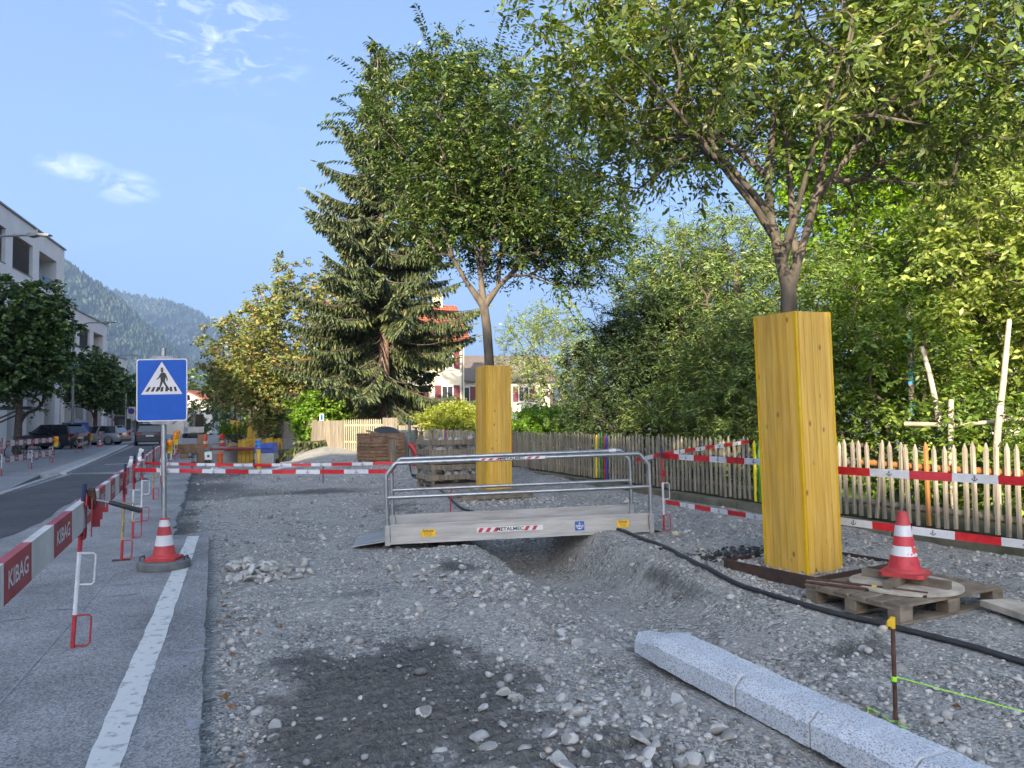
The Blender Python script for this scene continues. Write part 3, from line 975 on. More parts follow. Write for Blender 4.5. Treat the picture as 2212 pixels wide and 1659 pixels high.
def tape(pts, label, group=None, w=0.075, seg=0.33, sags=None, flat=0.0, marks=True, start=0):
    mb = MB()
    mk = []
    first = Vector(pts[0])
    loc = [Vector(p) - first for p in pts]
    for i in range(len(loc) - 1):
        d = (loc[i + 1] - loc[i]).normalized()
        for p in ribbon(mb, loc[i], loc[i + 1], w, 0.0025, seg, (start, 1 - start), sag=(sags[i] if sags else 0.02), phase=i * 2.0, flat=flat):
            mk.append((p, d))
    o = mb.build('barrier_tape', [M_TAPER, M_TAPEW], loc=first)
    tag(o, label, 'barrier tape', group)
    if marks:
        for p, d in mk:
            c = link('print', ANCH, o)
            ang = math.atan2(d.y, d.x)
            if d.x < 0: ang += math.pi
            nrm = Vector((math.sin(ang), -math.cos(ang), 0))
            c.location = p + nrm * 0.008
            c.rotation_euler = (0, 0, ang)
    return o


# ------------------------------------------------------------------ yellow formwork boxes round the street trees
def box_wood():
    m = bpy.data.materials.new('yellow_glazed_spruce')
    nt, b, out = nodes_of(m)
    N = nt.nodes.new; L = nt.links.new
    tc = N('ShaderNodeTexCoord'); oi = N('ShaderNodeObjectInfo')
    off = N('ShaderNodeVectorMath'); off.operation = 'MULTIPLY_ADD'
    off.inputs[1].default_value = (1, 1, 1)
    sc = N('ShaderNodeMath'); sc.operation = 'MULTIPLY'; sc.inputs[1].default_value = 50
    L(oi.outputs['Random'], sc.inputs[0]); L(tc.outputs['Object'], off.inputs[0]); L(sc.outputs[0], off.inputs[2])
    mp = N('ShaderNodeMapping'); mp.inputs['Scale'].default_value = (9, 9, 0.55)
    L(off.outputs[0], mp.inputs['Vector'])
    n1 = N('ShaderNodeTexNoise'); n1.inputs['Scale'].default_value = 3.0; n1.inputs['Detail'].default_value = 7; n1.inputs['Distortion'].default_value = 0.5
    L(mp.outputs['Vector'], n1.inputs['Vector'])
    rp = N('ShaderNodeValToRGB')
    rp.color_ramp.elements[0].position = 0.3; rp.color_ramp.elements[0].color = (*srgb('c0923a'), 1)
    rp.color_ramp.elements[1].position = 0.7; rp.color_ramp.elements[1].color = (*srgb('dab056'), 1)
    L(n1.outputs['Fac'], rp.inputs['Fac'])
    mr = N('ShaderNodeMapRange'); mr.inputs['To Min'].default_value = 0.80; mr.inputs['To Max'].default_value = 1.14
    L(oi.outputs['Random'], mr.inputs['Value'])
    hs = N('ShaderNodeHueSaturation'); L(mr.outputs['Result'], hs.inputs['Value']); L(rp.outputs['Color'], hs.inputs['Color'])
    # stronger glaze in drifts
    n2 = N('ShaderNodeTexNoise'); n2.inputs['Scale'].default_value = 2.2; n2.inputs['Detail'].default_value = 4
    L(off.outputs[0], n2.inputs['Vector'])
    r2 = N('ShaderNodeMapRange'); r2.inputs['From Min'].default_value = 0.5; r2.inputs['From Max'].default_value = 0.75; r2.inputs['To Max'].default_value = 0.5
    L(n2.outputs['Fac'], r2.inputs['Value'])
    m2 = N('ShaderNodeMixRGB'); m2.inputs['Color2'].default_value = (*srgb('d8a32a'), 1)
    L(r2.outputs['Result'], m2.inputs['Fac']); L(hs.outputs['Color'], m2.inputs['Color1'])
    # knots
    mk = N('ShaderNodeMapping'); mk.inputs['Scale'].default_value = (1, 1, 0.6)
    L(off.outputs[0], mk.inputs['Vector'])
    v = N('ShaderNodeTexVoronoi'); v.inputs['Scale'].default_value = 7.5; v.inputs['Randomness'].default_value = 1.0
    L(mk.outputs['Vector'], v.inputs['Vector'])
    sp = N('ShaderNodeSeparateColor'); L(v.outputs['Color'], sp.inputs['Color'])
    gt = N('ShaderNodeMath'); gt.operation = 'GREATER_THAN'; gt.inputs[1].default_value = 0.12; L(sp.outputs['Red'], gt.inputs[0])
    kr = N('ShaderNodeMapRange'); kr.inputs['From Min'].default_value = 0.06; kr.inputs['From Max'].default_value = 0.16
    kr.inputs['To Min'].default_value = 0.85; kr.inputs['To Max'].default_value = 0.0
    L(v.outputs['Distance'], kr.inputs['Value'])
    km = N('ShaderNodeMath'); km.operation = 'MULTIPLY'; L(kr.outputs['Result'], km.inputs[0]); L(gt.outputs[0], km.inputs[1])
    m3 = N('ShaderNodeMixRGB'); m3.inputs['Color2'].default_value = (*srgb('6e431a'), 1)
    L(km.outputs[0], m3.inputs['Fac']); L(m2.outputs['Color'], m3.inputs['Color1'])
    L(m3.outputs['Color'], b.inputs['Base Color'])
    b.inputs['Roughness'].default_value = 0.55
    bp = N('ShaderNodeBump'); bp.inputs['Strength'].default_value = 0.15; bp.inputs['Distance'].default_value = 0.002
    L(n1.outputs['Fac'], bp.inputs['Height']); L(bp.outputs['Normal'], b.inputs['Normal'])
    return m


M_BOX = box_wood()
M_BOXCORE = mat('raw_panel_core', srgb('7a5626'), .8)
M_BOXEDGE = mat('yellow_edge_paint', srgb('d6ac1c'), 0.5, rgb2=srgb('d09c00'), scale=6)


def tree_box(loc, rot, side, height, label, nb=5, group='yellow board boxes round the street trees'):
    """four glued board panels, each panel the next one's edge overlapping, painted edges"""
    t = thing('tree_box', loc, label, 'tree box', rot=rot, group=group)
    h = side / 2
    th = 0.027
    rr = random.Random(int(loc[1] * 10))
    for k in range(4):
        M = Matrix.Rotation(k * math.pi / 2, 4, 'Z')
        # panel spans x from -h+th .. h+th at y = -h-th .. -h
        pan = bpy.data.objects.new('panel', None)
        mb = MB()
        mb.bx(-h, h, -h - th + 0.007, -h - 0.003, 0, height - .002, M=M)
        pan = mb.build('panel', M_BOXCORE, t)
        mb = MB(); mb.bx(h + .0005, h + th - .0004, -h - th - .001, -h - .0005, 0.0005, height - .0005, M=M); mb.build('edge_strip', M_BOXEDGE, pan)
        w = (2 * h - 0.003) / nb
        cuts = [-h + 0.003]
        for i in range(nb - 1):
            cuts.append(cuts[0] + w * (i + 1) + rr.uniform(-.012, .012))
        cuts.append(h)
        for i in range(nb):
            b = MB()
            dz = rr.uniform(0, 0.002)
            b.bx(cuts[i] + .0018, cuts[i + 1] - .0018, -h - th - rr.uniform(0, .0015), -h - th + 0.0065, 0.001 + dz, height - 0.001 - dz, M=M)
            b.build('board', M_BOX, pan)
    return t


# the near box leans, as does its tree
BOX2 = Vector((5.11, 5.52, 0.03))
tree_box(BOX2, (R(0.4), R(-1.9), R(8)), 0.43, 2.43, 'tall yellow board box standing in a rusty steel tree pit frame')
BOX1 = Vector((5.27, 14.33, 0.10))
tree_box(BOX1, (0, R(0.2), R(4)), 0.50, 2.50, 'yellow board box on a timber ledge behind the footbridge')

# steel frame round the near tree pit, filled with crushed stone
def pit_frame(c, rz, w, d, h, label, material, name='tree_pit_frame'):
    t = thing(name, c, label, 'tree pit frame', rz)
    for k, (x0, x1, y0, y1) in enumerate(((-w, w, -d, -d + .012), (-w, w, d - .012, d), (-w, -w + .012, -d + .012, d - .012), (w - .012, w, -d + .012, d - .012))):
        mb = MB(); mb.bx(x0, x1, y0, y1, -0.10, h)
        mb.build('side_plate', material, t, bevel=0.002)
    return t


PIT = pit_frame((5.33, 5.66, 0.02), R(10), 0.63, 0.52, 0.09, 'low rusty steel frame holding crushed stone round the near tree box', M_DARKST)
t = thing('timber_ledge', (4.95, 13.75, 0), 'weathered plank ledge under the yellow box by the stone crates', 'ledge', R(4))
for i in range(2):
    mb = MB(); mb.bx(-0.75, 0.72, -0.5 + i * .62, -0.38 + i * .62, 0.0, 0.09)
    mb.build('plank', M_WOODH, t, bevel=.004)
mb = MB(); mb.bx(-0.62, 0.62, -0.379, 0.119, 0.02, 0.088); mb.build('deck', M_WOODH, t)

# ------------------------------------------------------------------ aluminium footbridge over the trench
NL = Vector((1.96, 9.26, -0.04)); NR = Vector((5.24, 8.30, 0.035))
fb = thing('footbridge', NL, 'aluminium pedestrian footbridge with tube railings laid across the trench', 'footbridge')
ex = (NR - NL); LB = ex.length; ex.normalize()
ey = Vector((0, 0, 1)).cross(ex).normalized()
ez = ex.cross(ey)
fb.matrix_world = Matrix((ex, ey, ez)).transposed().to_4x4()
fb.location = NL
W = 1.0
mb = MB(); mb.bx(0.0, LB, 0.03, W - .03, 0.045, 0.065)
for i in range(24):
    y0 = 0.05 + i * (W - .1) / 24
    mb.bx(0.0, LB, y0, y0 + .02, 0.0655, 0.070)
mb.build('deck', M_ALU, fb)
for j, y in enumerate((0.0, W)):
    s = 1 if j == 0 else -1
    mb = MB()
    mb.bx(0.06, LB - .06, y - .004 * s, y + .004 * s, 0.03, 0.22)
    mb.bx(0.05, LB - .05, y - .022 * s, y + .012 * s, 0.0, 0.030)
    mb.bx(0.05, LB - .05, y - .016 * s, y + .012 * s, 0.2205, 0.240)
    mb.bx(0.07, LB - .07, y - .008 * s, y - .0045 * s, 0.175, 0.182)
    mb.build('side_panel', M_ALU, fb, bevel=.003)
    for x in (0.025, LB - .025):
        mb = MB(); mb.bx(x - .033, x + .033, y - .033, y + .033, -0.015, 0.235); mb.build('post_socket', M_GALV, fb, bevel=.004)
    # one bent tube: up, slanted, along, slanted, down
    mb = MB()
    pts = [(0.025, y, 0.0), (0.025, y, 0.86), (0.045, y, 0.885), (0.135, y, 0.995), (0.16, y, 1.01), (LB - .16, y, 1.01), (LB - .135, y, .995), (LB - .045, y, .885), (LB - .025, y, .86), (LB - .025, y, 0.0)]
    mb.tube(pts, 0.027, 14)
    rail = mb.build('handrail', M_GALV, fb, smooth=50)
    mb = MB(); mb.tube([(0.03, y, 0.58), (LB - .03, y, 0.58)], 0.024, 12)
    mb.build('middle_rail', M_GALV, fb, smooth=50)
for x0, x1 in ((-0.42, 0.03), (LB - .03, LB + .34)):
    s = -1 if x0 < 0 else 1
    mb = MB()
    xo, xi = (x0, x1) if s < 0 else (x1, x0)
    mb.add([(xo, .05, -.012 if s < 0 else -.07), (xi, .03, .045), (xi, W - .03, .045), (xo, W - .05, -.012 if s < 0 else -.07),
            (xo, .05, -.02 if s < 0 else -.08), (xi, .03, .035), (xi, W - .03, .035), (xo, W - .05, -.02 if s < 0 else -.08)],
           [(0, 1, 2, 3), (7, 6, 5, 4), (0, 4, 5, 1), (1, 5, 6, 2), (2, 6, 7, 3), (3, 7, 4, 0)])
    mb.build('end_plate', M_ALU, fb)
# stickers
M_STW = mat('sticker_white', (0.68, 0.68, 0.68), 0.4, rgb2=(0.6, 0.6, 0.6), scale=20)
M_STR = mat('sticker_red', srgb('c0303c'), 0.4, rgb2=srgb('ad2833'), scale=20)
M_STY = mat('sticker_yellow', srgb('f0bd1e'), 0.4, rgb2=srgb('dfab12'), scale=20)
M_STB = mat('sticker_blue', srgb('1f63ad'), 0.4, rgb2=srgb('19569a'), scale=20)
M_TXT = mat('dark_lettering', (0.03, 0.03, 0.03), 0.5)
M_TXW = mat('white_lettering', (0.7, 0.7, 0.7), 0.5)


def striped_sticker(w, h, gap):
    """white strip with slanted red bars at both ends, lettering in the middle"""
    mb = MB(); mb.bx(-w / 2, w / 2, -.0012, 0, -h / 2, h / 2, 0)
    bw = 0.048; pitch = 0.098
    x = -w / 2 + .008
    while x + bw + .03 < w / 2:
        if not (-gap < x + bw / 2 + .015 < gap):
            mb.add([(x, -.0016, -h / 2 + .004), (x + bw, -.0016, -h / 2 + .004), (x + bw + .034, -.0016, h / 2 - .004), (x + .034, -.0016, h / 2 - .004)], [(0, 1, 2, 3)], 1)
        x += pitch
    return mb


def put(me, name, parent, loc):
    o = link(name, me, parent)
    o.location = loc
    return o


sk = striped_sticker(0.84, 0.062, 0.17).build('striped_sticker', [M_STW, M_STR], fb, loc=(1.56, -.0225, 0.125))
# narrow aluminium pad keeps the sticker flat on the panel face
put(text_mesh('METALMEC', 0.062, M_TXT, 1.12, 0.0015), 'lettering', sk, (0, -.0022, 0))
mb = MB(); mb.bx(1.14, 1.98, -.0212, -.0044, 0.092, 0.158); mb.build('sticker_pad', M_ALU, fb)
sk = striped_sticker(0.84, 0.036, 0.17).build('striped_sticker', [M_STW, M_STR], fb, loc=(1.62, -.0285, 1.012))
put(text_mesh('METALMEC', 0.045, M_TXT, 1.4, 0.0015), 'lettering', sk, (0, -.0022, 0))
for x, wd in ((0.53, .18), (3.02, .15)):
    mb = MB(); mb.bx(-wd / 2, wd / 2, -.0012, 0, -.046, .046)
    st = mb.build('yellow_sticker', M_STY, fb, loc=(x, -.0085, 0.12))
    put(text_mesh('Schnoz', .046, M_TXT, 1.0 * wd / .18, .0012), 'lettering', st, (0, -.0018, .027))
    put(text_mesh('Baugeräte', .024, M_TXT, 1.0 * wd / .18), 'lettering', st, (0, -.0018, -.001))
    put(text_mesh('Schalungen', .024, M_TXT, 1.0 * wd / .18), 'lettering', st, (0, -.0018, -.022))
    put(text_mesh('schnoz-ag.ch', .014, M_TXT, 1.0 * wd / .18), 'lettering', st, (0, -.0018, -.038))
mb = MB(); mb.bx(-.06, .06, -.0012, 0, -.058, .058)
st = mb.build('blue_sticker', M_STB, fb, loc=(2.455, -.0085, 0.118))
put(anchor_mesh(0.085, M_TXW), 'anchor_emblem', st, (0, -.0052, -.004))
mb = MB(); mb.bx(-.056, .056, -.0058, -.0054, -.017, .017); mb.build('emblem_band', M_STB, st)
put(text_mesh('KIBAG', .036, M_TXW, 1.0, .0012), 'lettering', st, (0, -.0064, 0))
mb = MB(); mb.tube([(LB - .32, W, 1.01), (LB - .22, W, 1.01)], .0285, 12); mb.build('white_sleeve', M_STW, fb, smooth=50)

# ------------------------------------------------------------------ barrier posts and boards
def barrier_post(loc, label, h=1.22, mid=None, group='barrier posts along the road edge', lean=(0, 0), rz=0.0, bracket=True, base=False, handle_dir=1):
    """reinforcing-bar post with two welded loop handles"""
    t = thing('barrier_post', loc, label, 'barrier post', rot=(R(lean[0]), R(lean[1]), rz), group=group)
    mid = mid or M_STAKEW
    r = 0.016
    segs = [(0, .22, M_RED), (.22, .64, mid), (.64, .97, M_RED), (.97, h, M_NAVY)]
    for z0, z1, mm in segs:
        mb = MB()
        z = z0
        mb.tube([(0, 0, z0), (0, 0, z1)], r * .86, 8)
        while z < z1 - .012:                               # ribs of the bar
            mb.tube([(0, 0, z + .002), (0, 0, z + .008)], r, 8)
            z += .02
        mb.build('shaft', mm, t, smooth=30)
    for z0, z1, mm in ((0.015, .215, M_RED), (.42, .63, mid)):
        mb = MB()
        s = handle_dir
        mb.tube([(0.01 * s, 0, z0), (.085 * s, 0, z0), (.10 * s, 0, z0 + .015), (.10 * s, 0, z1 - .015), (.085 * s, 0, z1), (.01 * s, 0, z1)], .0065, 8)
        mb.build('handle', mm, t, smooth=40)
    if bracket:
        for z in (.745, .97):
            mb = MB()
            mb.bx(-.02, .02, -.05, .05, z - .004, z + .004)
            mb.bx(.0205, .028, -.05, .05, z - .02, z + .05)
            mb.build('bracket', M_RED, t)
    if base:
        mb = MB(); mb.bx(-.09, .09, -.05, .05, -.004, .006); mb.build('foot_plate', M_RUST, t)
    return t


def barrier_board(a, b, label, w=0.20, seg=0.5, th=0.045, group='striped barrier boards along the road edge', text=True, flip=False, start=0, tsize=.105):
    """plank with red and white fields; lettering on the red fields"""
    a, b = Vector(a), Vector(b)
    t = thing('barrier_board', a, label, 'barrier board', group=group)
    d = (b - a); L = d.length; d.normalize()
    y = Vector((0, 0, 1)).cross(d).normalized()
    z = d.cross(y)
    t.matrix_world = Matrix.Translation(a) @ Matrix((d, y, z)).transposed().to_4x4()
    n = max(2, int(round(L / seg)))
    for k in range(n):
        x0, x1 = L * k / n, L * (k + 1) / n
        mb = MB(); mb.bx(x0, x1, -th / 2, th / 2, -w / 2, w / 2)
        red = (k + start) % 2 == 0
        f = mb.build('field', M_REDB if red else M_WHITE, t)
        if red and text:
            for s in ((-1, 1) if text == 'both' else ((1,) if flip else (-1,))):
                c = put(text_mesh('KIBAG', tsize, M_PRINT, 1.0, .002), 'lettering', f, ((x0 + x1) / 2, s * (th / 2 + .002), 0))
                if s > 0: c.rotation_euler = (0, 0, math.pi)
    return t


P = [(-0.90, 5.81), (-0.98, 9.29), (-1.03, 10.98), (-1.08, 12.78), (-1.18, 16.41), (-1.31, 20.46), (-1.4, 24.4), (-1.52, 29.0), (-1.66, 34.0), (-1.85, 40.0), (-2.0, 46)]
post_info = [('white and red rebar barrier post carrying the hammer end of the board', M_STAKEW, (0, 3.0)),
             ('worn yellow barrier post with a foot plate under the long board', M_STAKEY, (0, 1.5)),
             ('white and red barrier post with tape knotted to it beside the sign', M_STAKEW, (0, 0.6)),
             ('white barrier post standing just behind the knotted tape post', M_STAKEW, (0, 0.4)),
             ('rusty yellow barrier post where the second board run starts', M_STAKEY, (0, -0.5))]
for i, (x, y) in enumerate(P):
    if i < 5:
        lb, mm, ln = post_info[i]
    else:
        lb = ['barrier post where the board beyond the tape meets the next board', 'barrier post with a low amber lamp halfway along a striped board', 'barrier post with an amber lamp joining two boards before the timber stack',
              'barrier post with an amber lamp beside the timber stack', 'barrier post with an amber lamp past the timber stack', 'last barrier post of the coned road edge'][i - 5]
        mm, ln = M_STAKEW, (0, random.uniform(-1, 1))
    barrier_post((x, y, 0.0), lb, mid=mm, lean=ln, base=(i == 1), h=1.10 if i in (0, 2) else 1.06)
# near board swings past the left edge of the view, the next ones run up the road
barrier_board((-1.0, 2.22, 0.655), (-0.86, 5.90, 0.885), 'long red and white KIBAG board ending at the hammer post'.replace('KIBAG ', 'lettered '), text=True, seg=.46, start=0, tsize=.12)
barrier_board((-0.90, 6.05, 0.87), (-1.06, 10.9, 0.86), 'red and white lettered board between hammer post and knotted tape', text=True, start=0)
barrier_board((-1.00, 10.98, 0.86), (-1.06, 12.7, 0.86), 'short red and white board just behind the knotted tape', text=True, start=1)
barrier_board((-1.10, 12.8, 0.86), (-1.34, 20.4, 0.86), 'striped board running up the road beyond the tape', text=True, start=0)
barrier_board((-1.32, 20.5, 0.86), (-1.55, 28.9, 0.86), 'striped board farther up the road before the timber blocks', text=True, start=1)
barrier_board((-1.55, 29.0, 0.86), (-1.87, 39.9, 0.86), 'striped board alongside the timber blocks', text=False, start=0)
barrier_board((-1.87, 40.0, 0.86), (-2.02, 46.2, 0.86), 'last striped board of the coned road edge', text=False, start=1)
# amber warning lamps on the far posts
def warn_lamp(loc, label, group='amber warning lamps on barrier posts'):
    t = thing('warning_lamp', loc, label, 'warning lamp', group=group)
    mb = MB(); mb.bx(-.07, .07, -.05, .05, 0, .2); mb.build('battery_box', M_YEL, t, bevel=.01)
    mb = MB(); mb.lathe([(.02, 0), (.09, .01), (.095, .05), (.09, .17), (.05, .2)], 16, c=(0, 0, .2))
    l = mb.build('lens', M_AMBER, t, smooth=50)
    return t
for i, (x, y, z) in enumerate(((-1.5, 29.0, .75), (-1.44, 24.4, .62), (-1.74, 34.0, .80), (-1.92, 40.0, .78))):
    warn_lamp((x + .12, y, z), ['amber lamp on the post joining two boards before the timber stack', 'low amber lamp on the post halfway along a striped board', 'amber lamp on the post beside the timber stack', 'amber lamp on the post past the timber stack'][i])

# hammer and wooden wedge resting on the boards
hm = thing('sledge_hammer', (-0.80, 5.86, 0.985), 'club hammer with steel shank and black grip hung on the barrier', 'hammer')
mb = MB(); mb.tube([(0, 0, 0), (.10, .03, -.03)], .008, 10); mb.build('shank', M_GALV, hm, smooth=40)
mb = MB(); mb.tube([(.095, .03, -.028), (.12, .035, -.036), (.28, .08, -.10), (.30, .085, -.107)], [.012, .017, .018, .014], 12); mb.build('grip', M_BLACK, hm, smooth=40)
mb = MB(); mb.bar((-.008, -.03, .075), (.002, .02, -.06), .045, .045); mb.build('hammer_head', M_RUST, hm, bevel=.004)
# red clamp holder at the board end
hb = thing('board_clamp', (-0.81, 5.93, 0.875), 'dark red steel clamp holding the board end at the hammer post', 'clamp', R(8))
mb = MB(); mb.bx(-.008, .0, -.12, .10, -.14, .12); mb.bx(.0, .05, .09, .1, -.10, .10); mb.build('clamp_plate', M_RED, hb)
mb = MB(); mb.bx(.0505, .1, .088, .098, .0, .035); mb.bx(.0505, .065, .088, .098, -.05, -.0005); mb.bx(.085, .1, .088, .098, .0355, .07); mb.build('hook', M_RED, hb)

# ------------------------------------------------------------------ pedestrian crossing sign
sg = thing('crossing_sign', (-0.51, 8.60, 0.0), 'blue pedestrian crossing sign on a galvanised pole in a round weight', 'traffic sign', R(-19))
mb = MB(); mb.lathe([(.25, 0), (.256, .01), (.256, .075), (.245, .086), (.05, .088)], 40); mb.build('base_weight', mat('grey_rubber', (0.16, 0.165, 0.165), 0.85, rgb2=(0.11, .115, .12), scale=8, bump=.2, bscale=50, bdist=.003), sg, smooth=35)
for s in (-1, 1):
    mb = MB(); mb.tube([(s * .225, -.05, .07), (s * .225, -.05, .112), (s * .223, -.042, .12), (s * .223, .042, .12), (s * .225, .05, .112), (s * .225, .05, .07)], .007, 8); mb.build('handle', M_DARKST, sg, smooth=40)
mb = MB(); mb.tube([(0, 0, 0.05), (-.03, 0, 2.30)], .027, 16); mb.build('pole', M_GALV, sg, smooth=50)
# plate
def rrect(w, h, r, y, n=6):
    p = []
    for cx, cz, a0 in ((w - r, h - r, 0), (-w + r, h - r, 90), (-w + r, -h + r, 180), (w - r, -h + r, 270)):
        for i in range(n + 1):
            a = R(a0 + 90 * i / n)
            p.append((cx + r * math.cos(a), y, cz + r * math.sin(a)))
    return p
M_SIGNB = mat('sign_blue', srgb('1257b0'), 0.35, rgb2=srgb('0f4ea3'), scale=5, contrast=(.3, .7))
M_SIGNW = mat('sign_white', (0.66, 0.62, 0.61), 0.4, rgb2=(0.6, 0.56, 0.55), scale=8)
PW, PH = 0.262, 0.328
PZ = 1.855
pl = MB().prism(rrect(PW, PH, .03, -.036), (0, -.006, 0)).build('plate', M_SIGNW, sg, loc=(-.024, 0, PZ))
pl.rotation_euler = (0, R(-.5), 0)
c = MB().prism(rrect(PW - .012, PH - .012, .022, -.0425), (0, -.0008, 0)); c.build('blue_field', M_SIGNB, pl)
tz = .165
c = MB(); c.prism([(-.213, -.0437, -.046), (.213, -.0437, -.046), (0, -.0437, .298)], (0, -.0008, 0)); c.build('white_triangle', M_SIGNW, pl)
c = MB()
def ppoly(pts, y=-.0449):
    c.add([(x * .9, y, z * .9) for x, z in pts], [tuple(range(len(pts)))])
for x in (-.165, -.105, -.052, .002, .058, .112, .165):     # crossing stripes
    ppoly([(x - .020 + (x * .02), -.018), (x + .012, -.018), (x * .86 + .020, .036), (x * .86 - .006, .036)])
c.build('crossing_stripes', M_TXT, pl)
c = MB()
ppoly([(-.018, .238), (.026, .238), (.026, .245), (.014, .247), (.013, .262), (-.009, .262), (-.010, .247), (-.018, .245)])        # hat
ppoly([(-.012, .236), (.016, .236), (.020, .222), (.014, .208), (.002, .205), (-.008, .21), (-.012, .22)])                          # head
ppoly([(-.005, .204), (.022, .205), (.045, .192), (.050, .165), (.040, .12), (.036, .105), (-.012, .105), (-.018, .15), (-.022, .178)])   # trunk
ppoly([(-.022, .18), (-.012, .165), (-.026, .14), (-.058, .118), (-.062, .126), (-.036, .152)], -.0451)                                    # arm back
ppoly([(.045, .19), (.056, .165), (.068, .135), (.066, .105), (.054, .104), (.052, .132), (.040, .16)], -.0452)                            # arm front
ppoly([(-.012, .106), (.016, .106), (.008, .075), (-.012, .032), (-.020, -.002), (-.042, -.002), (-.046, .006), (-.034, .012), (-.022, .06)], -.0451)
ppoly([(.010, .107), (.036, .107), (.050, .07), (.078, .028), (.094, .004), (.084, -.002), (.066, -.004), (.060, .012), (.040, .045), (.016, .085)], -.0452)
c.build('walker_symbol', M_TXT, pl)
for s in (1, -1):
    mb = MB(); mb.prism([(-.14, -.034, s * PH - s * .002), (.14, -.034, s * PH - s * .002), (.10, -.034, s * (PH + .032)), (-.10, -.034, s * (PH + .032))], (0, .05, 0)); mb.build('clamp', M_GALV, sg, loc=(-.024, 0, PZ))

M_CONE = mat('cone_red', srgb('c4413e'), 0.55, rgb2=srgb('a8343a'), scale=9, bump=.1, bscale=60, bdist=.002)
M_CONEW = mat('cone_white', (0.60, 0.58, 0.57), 0.5, rgb2=(0.33, 0.22, 0.21), scale=11, contrast=(.30, .40))


def cone_mesh(prof, bands, sq, mats):
    mb = MB(); mb.lathe(prof, 28, ms=bands)
    mb.prism([(x, y, 0) for x, y in [(sq * math.copysign(1, math.cos(a)) * min(1, abs(math.cos(a)) * 1.25), sq * math.copysign(1, math.sin(a)) * min(1, abs(math.sin(a)) * 1.25)) for a in [2 * math.pi * (k + .5) / 24 for k in range(24)]]], (0, 0, .028), 0)
    return mb


cn = thing('traffic_cone', (-0.51, 8.60, 0.089), 'cut-off red and white cone slipped over the sign pole', 'traffic cone', R(-20))
cone_mesh([(0.1406, 0.0285), (0.1330, 0.0453), (0.1140, 0.0531), (0.1079, 0.0648), (0.0935, 0.1467), (0.0927, 0.1474), (0.0737, 0.2520), (0.0730, 0.2527), (0.0578, 0.3417), (0.0574, 0.3425), (0.0418, 0.4197), (0.0395, 0.4212)], [0, 0, 0, 0, 0, 1, 1, 0, 0, 1, 1], .155, None).build('cone_body', [M_CONE, M_CONEW], cn, smooth=40)
mb = MB(); mb.lathe([(.045, .412), (.049, .418), (.045, .428), (.03, .429)], 24); mb.build('rim', M_CONE, cn, smooth=40)

# ------------------------------------------------------------------ picket fence
FX = 8.0
M_PK = mat('grey_picket_wood', srgb('9a9182'), 0.85, rgb2=srgb('6c655a'), scale=2.5, stretch=(8, 8, .8), detail=8, objvar=0.22, bump=.3, bscale=8, bdist=.003)
M_PKO = mat('new_larch_wood', srgb('b07845'), 0.7, rgb2=srgb('96602f'), scale=3, stretch=(8, 8, .8), objvar=.1, bump=.2, bscale=8, bdist=.003)
C_PK = {'y': mat('picket_yellow', srgb('e6d21c'), .5, rgb2=srgb('d3be14'), scale=6), 'g': mat('picket_green', srgb('2e7a34'), .5, rgb2=srgb('276a2d'), scale=6),
        'r': mat('picket_red', srgb('b23036'), .5, rgb2=srgb('9d282e'), scale=6), 'b': mat('picket_blue', srgb('2346a0'), .5, rgb2=srgb('1d3c8c'), scale=6)}


def picket_me(material, w=.058, h=1.0, d=.03):
    """half-round pale with a pointed head"""
    mb = MB()
    prof = [(-w / 2, 0), (-w / 2 * .86, -d * .6), (-w / 4, -d), (w / 4, -d), (w / 2 * .86, -d * .6), (w / 2, 0)]
    n = len(prof)
    vs = [(y, x, 0) for y, x in []]
    for z, k in ((0, 1), (h - .07, 1), (h, .12)):
        for a, b in prof:
            vs.append((b if k == 1 else b * .5, a * k, z))
    fs = []
    for r in range(2):
        for i in range(n):
            q = (i + 1) % n
            fs.append((r * n + i, (r + 1) * n + i, (r + 1) * n + q, r * n + q))
    fs += [tuple(range(n)), tuple(2 * n + i for i in range(n - 1, -1, -1))]
    mb.add(vs, fs)
    return mb.mesh('picket', material)


PKM = {k: picket_me(m) for k, m in list(C_PK.items()) + [('n', M_PK), ('o', M_PKO)]}
fence = thing('picket_fence', (FX, 12.0, 0), 'long grey picket fence on a concrete plinth with a few coloured pales', 'fence')
colours = {27.26: 'y', 27.05: 'b', 26.83: 'r', 20.14: 'r', 14.94: 'y', 14.78: 'g', 14.61: 'r', 14.45: 'b', 9.66: 'y', 9.46: 'g'}
rr = random.Random(5)
y = 2.2
npk = 0
while y < 30.4:
    key = 'n'
    for cy, k in colours.items():
        if abs(cy - y) < .0625: key = k
    if abs(y - 6.50) < .063: key = 'o'
    o = link('picket', PKM[key], fence)
    o.location = (0 + rr.uniform(-.004, .004), y - 12 + rr.uniform(-.014, .014), 0.16 + rr.uniform(-.015, .015))
    tl = rr.uniform(-1.6, 1.6)
    if abs(y - 7.25) < .063: tl = 7
    o.rotation_euler = (R(tl), 0, 0)
    o.scale = (1, rr.uniform(.9, 1.08), rr.uniform(.97, 1.03))
    y += 0.124
    npk += 1
for z, mm in ((0.86, None), (0.34, None)):
    yy = 2.0
    while yy < 30.4:
        mb = MB(); mb.tube([(0.055, yy - 12, z + rr.uniform(-.012, .012)), (0.05, yy - 12 + 1.4, z + rr.uniform(-.012, .012)), (0.055, yy + 2.8 - 12, z + rr.uniform(-.012, .012))], [.045, .043, .04], 10)
        mb.build('rail', M_PKO if (z > .5 and (yy < 7.5)) else M_PK, fence, smooth=50)
        yy += 2.81
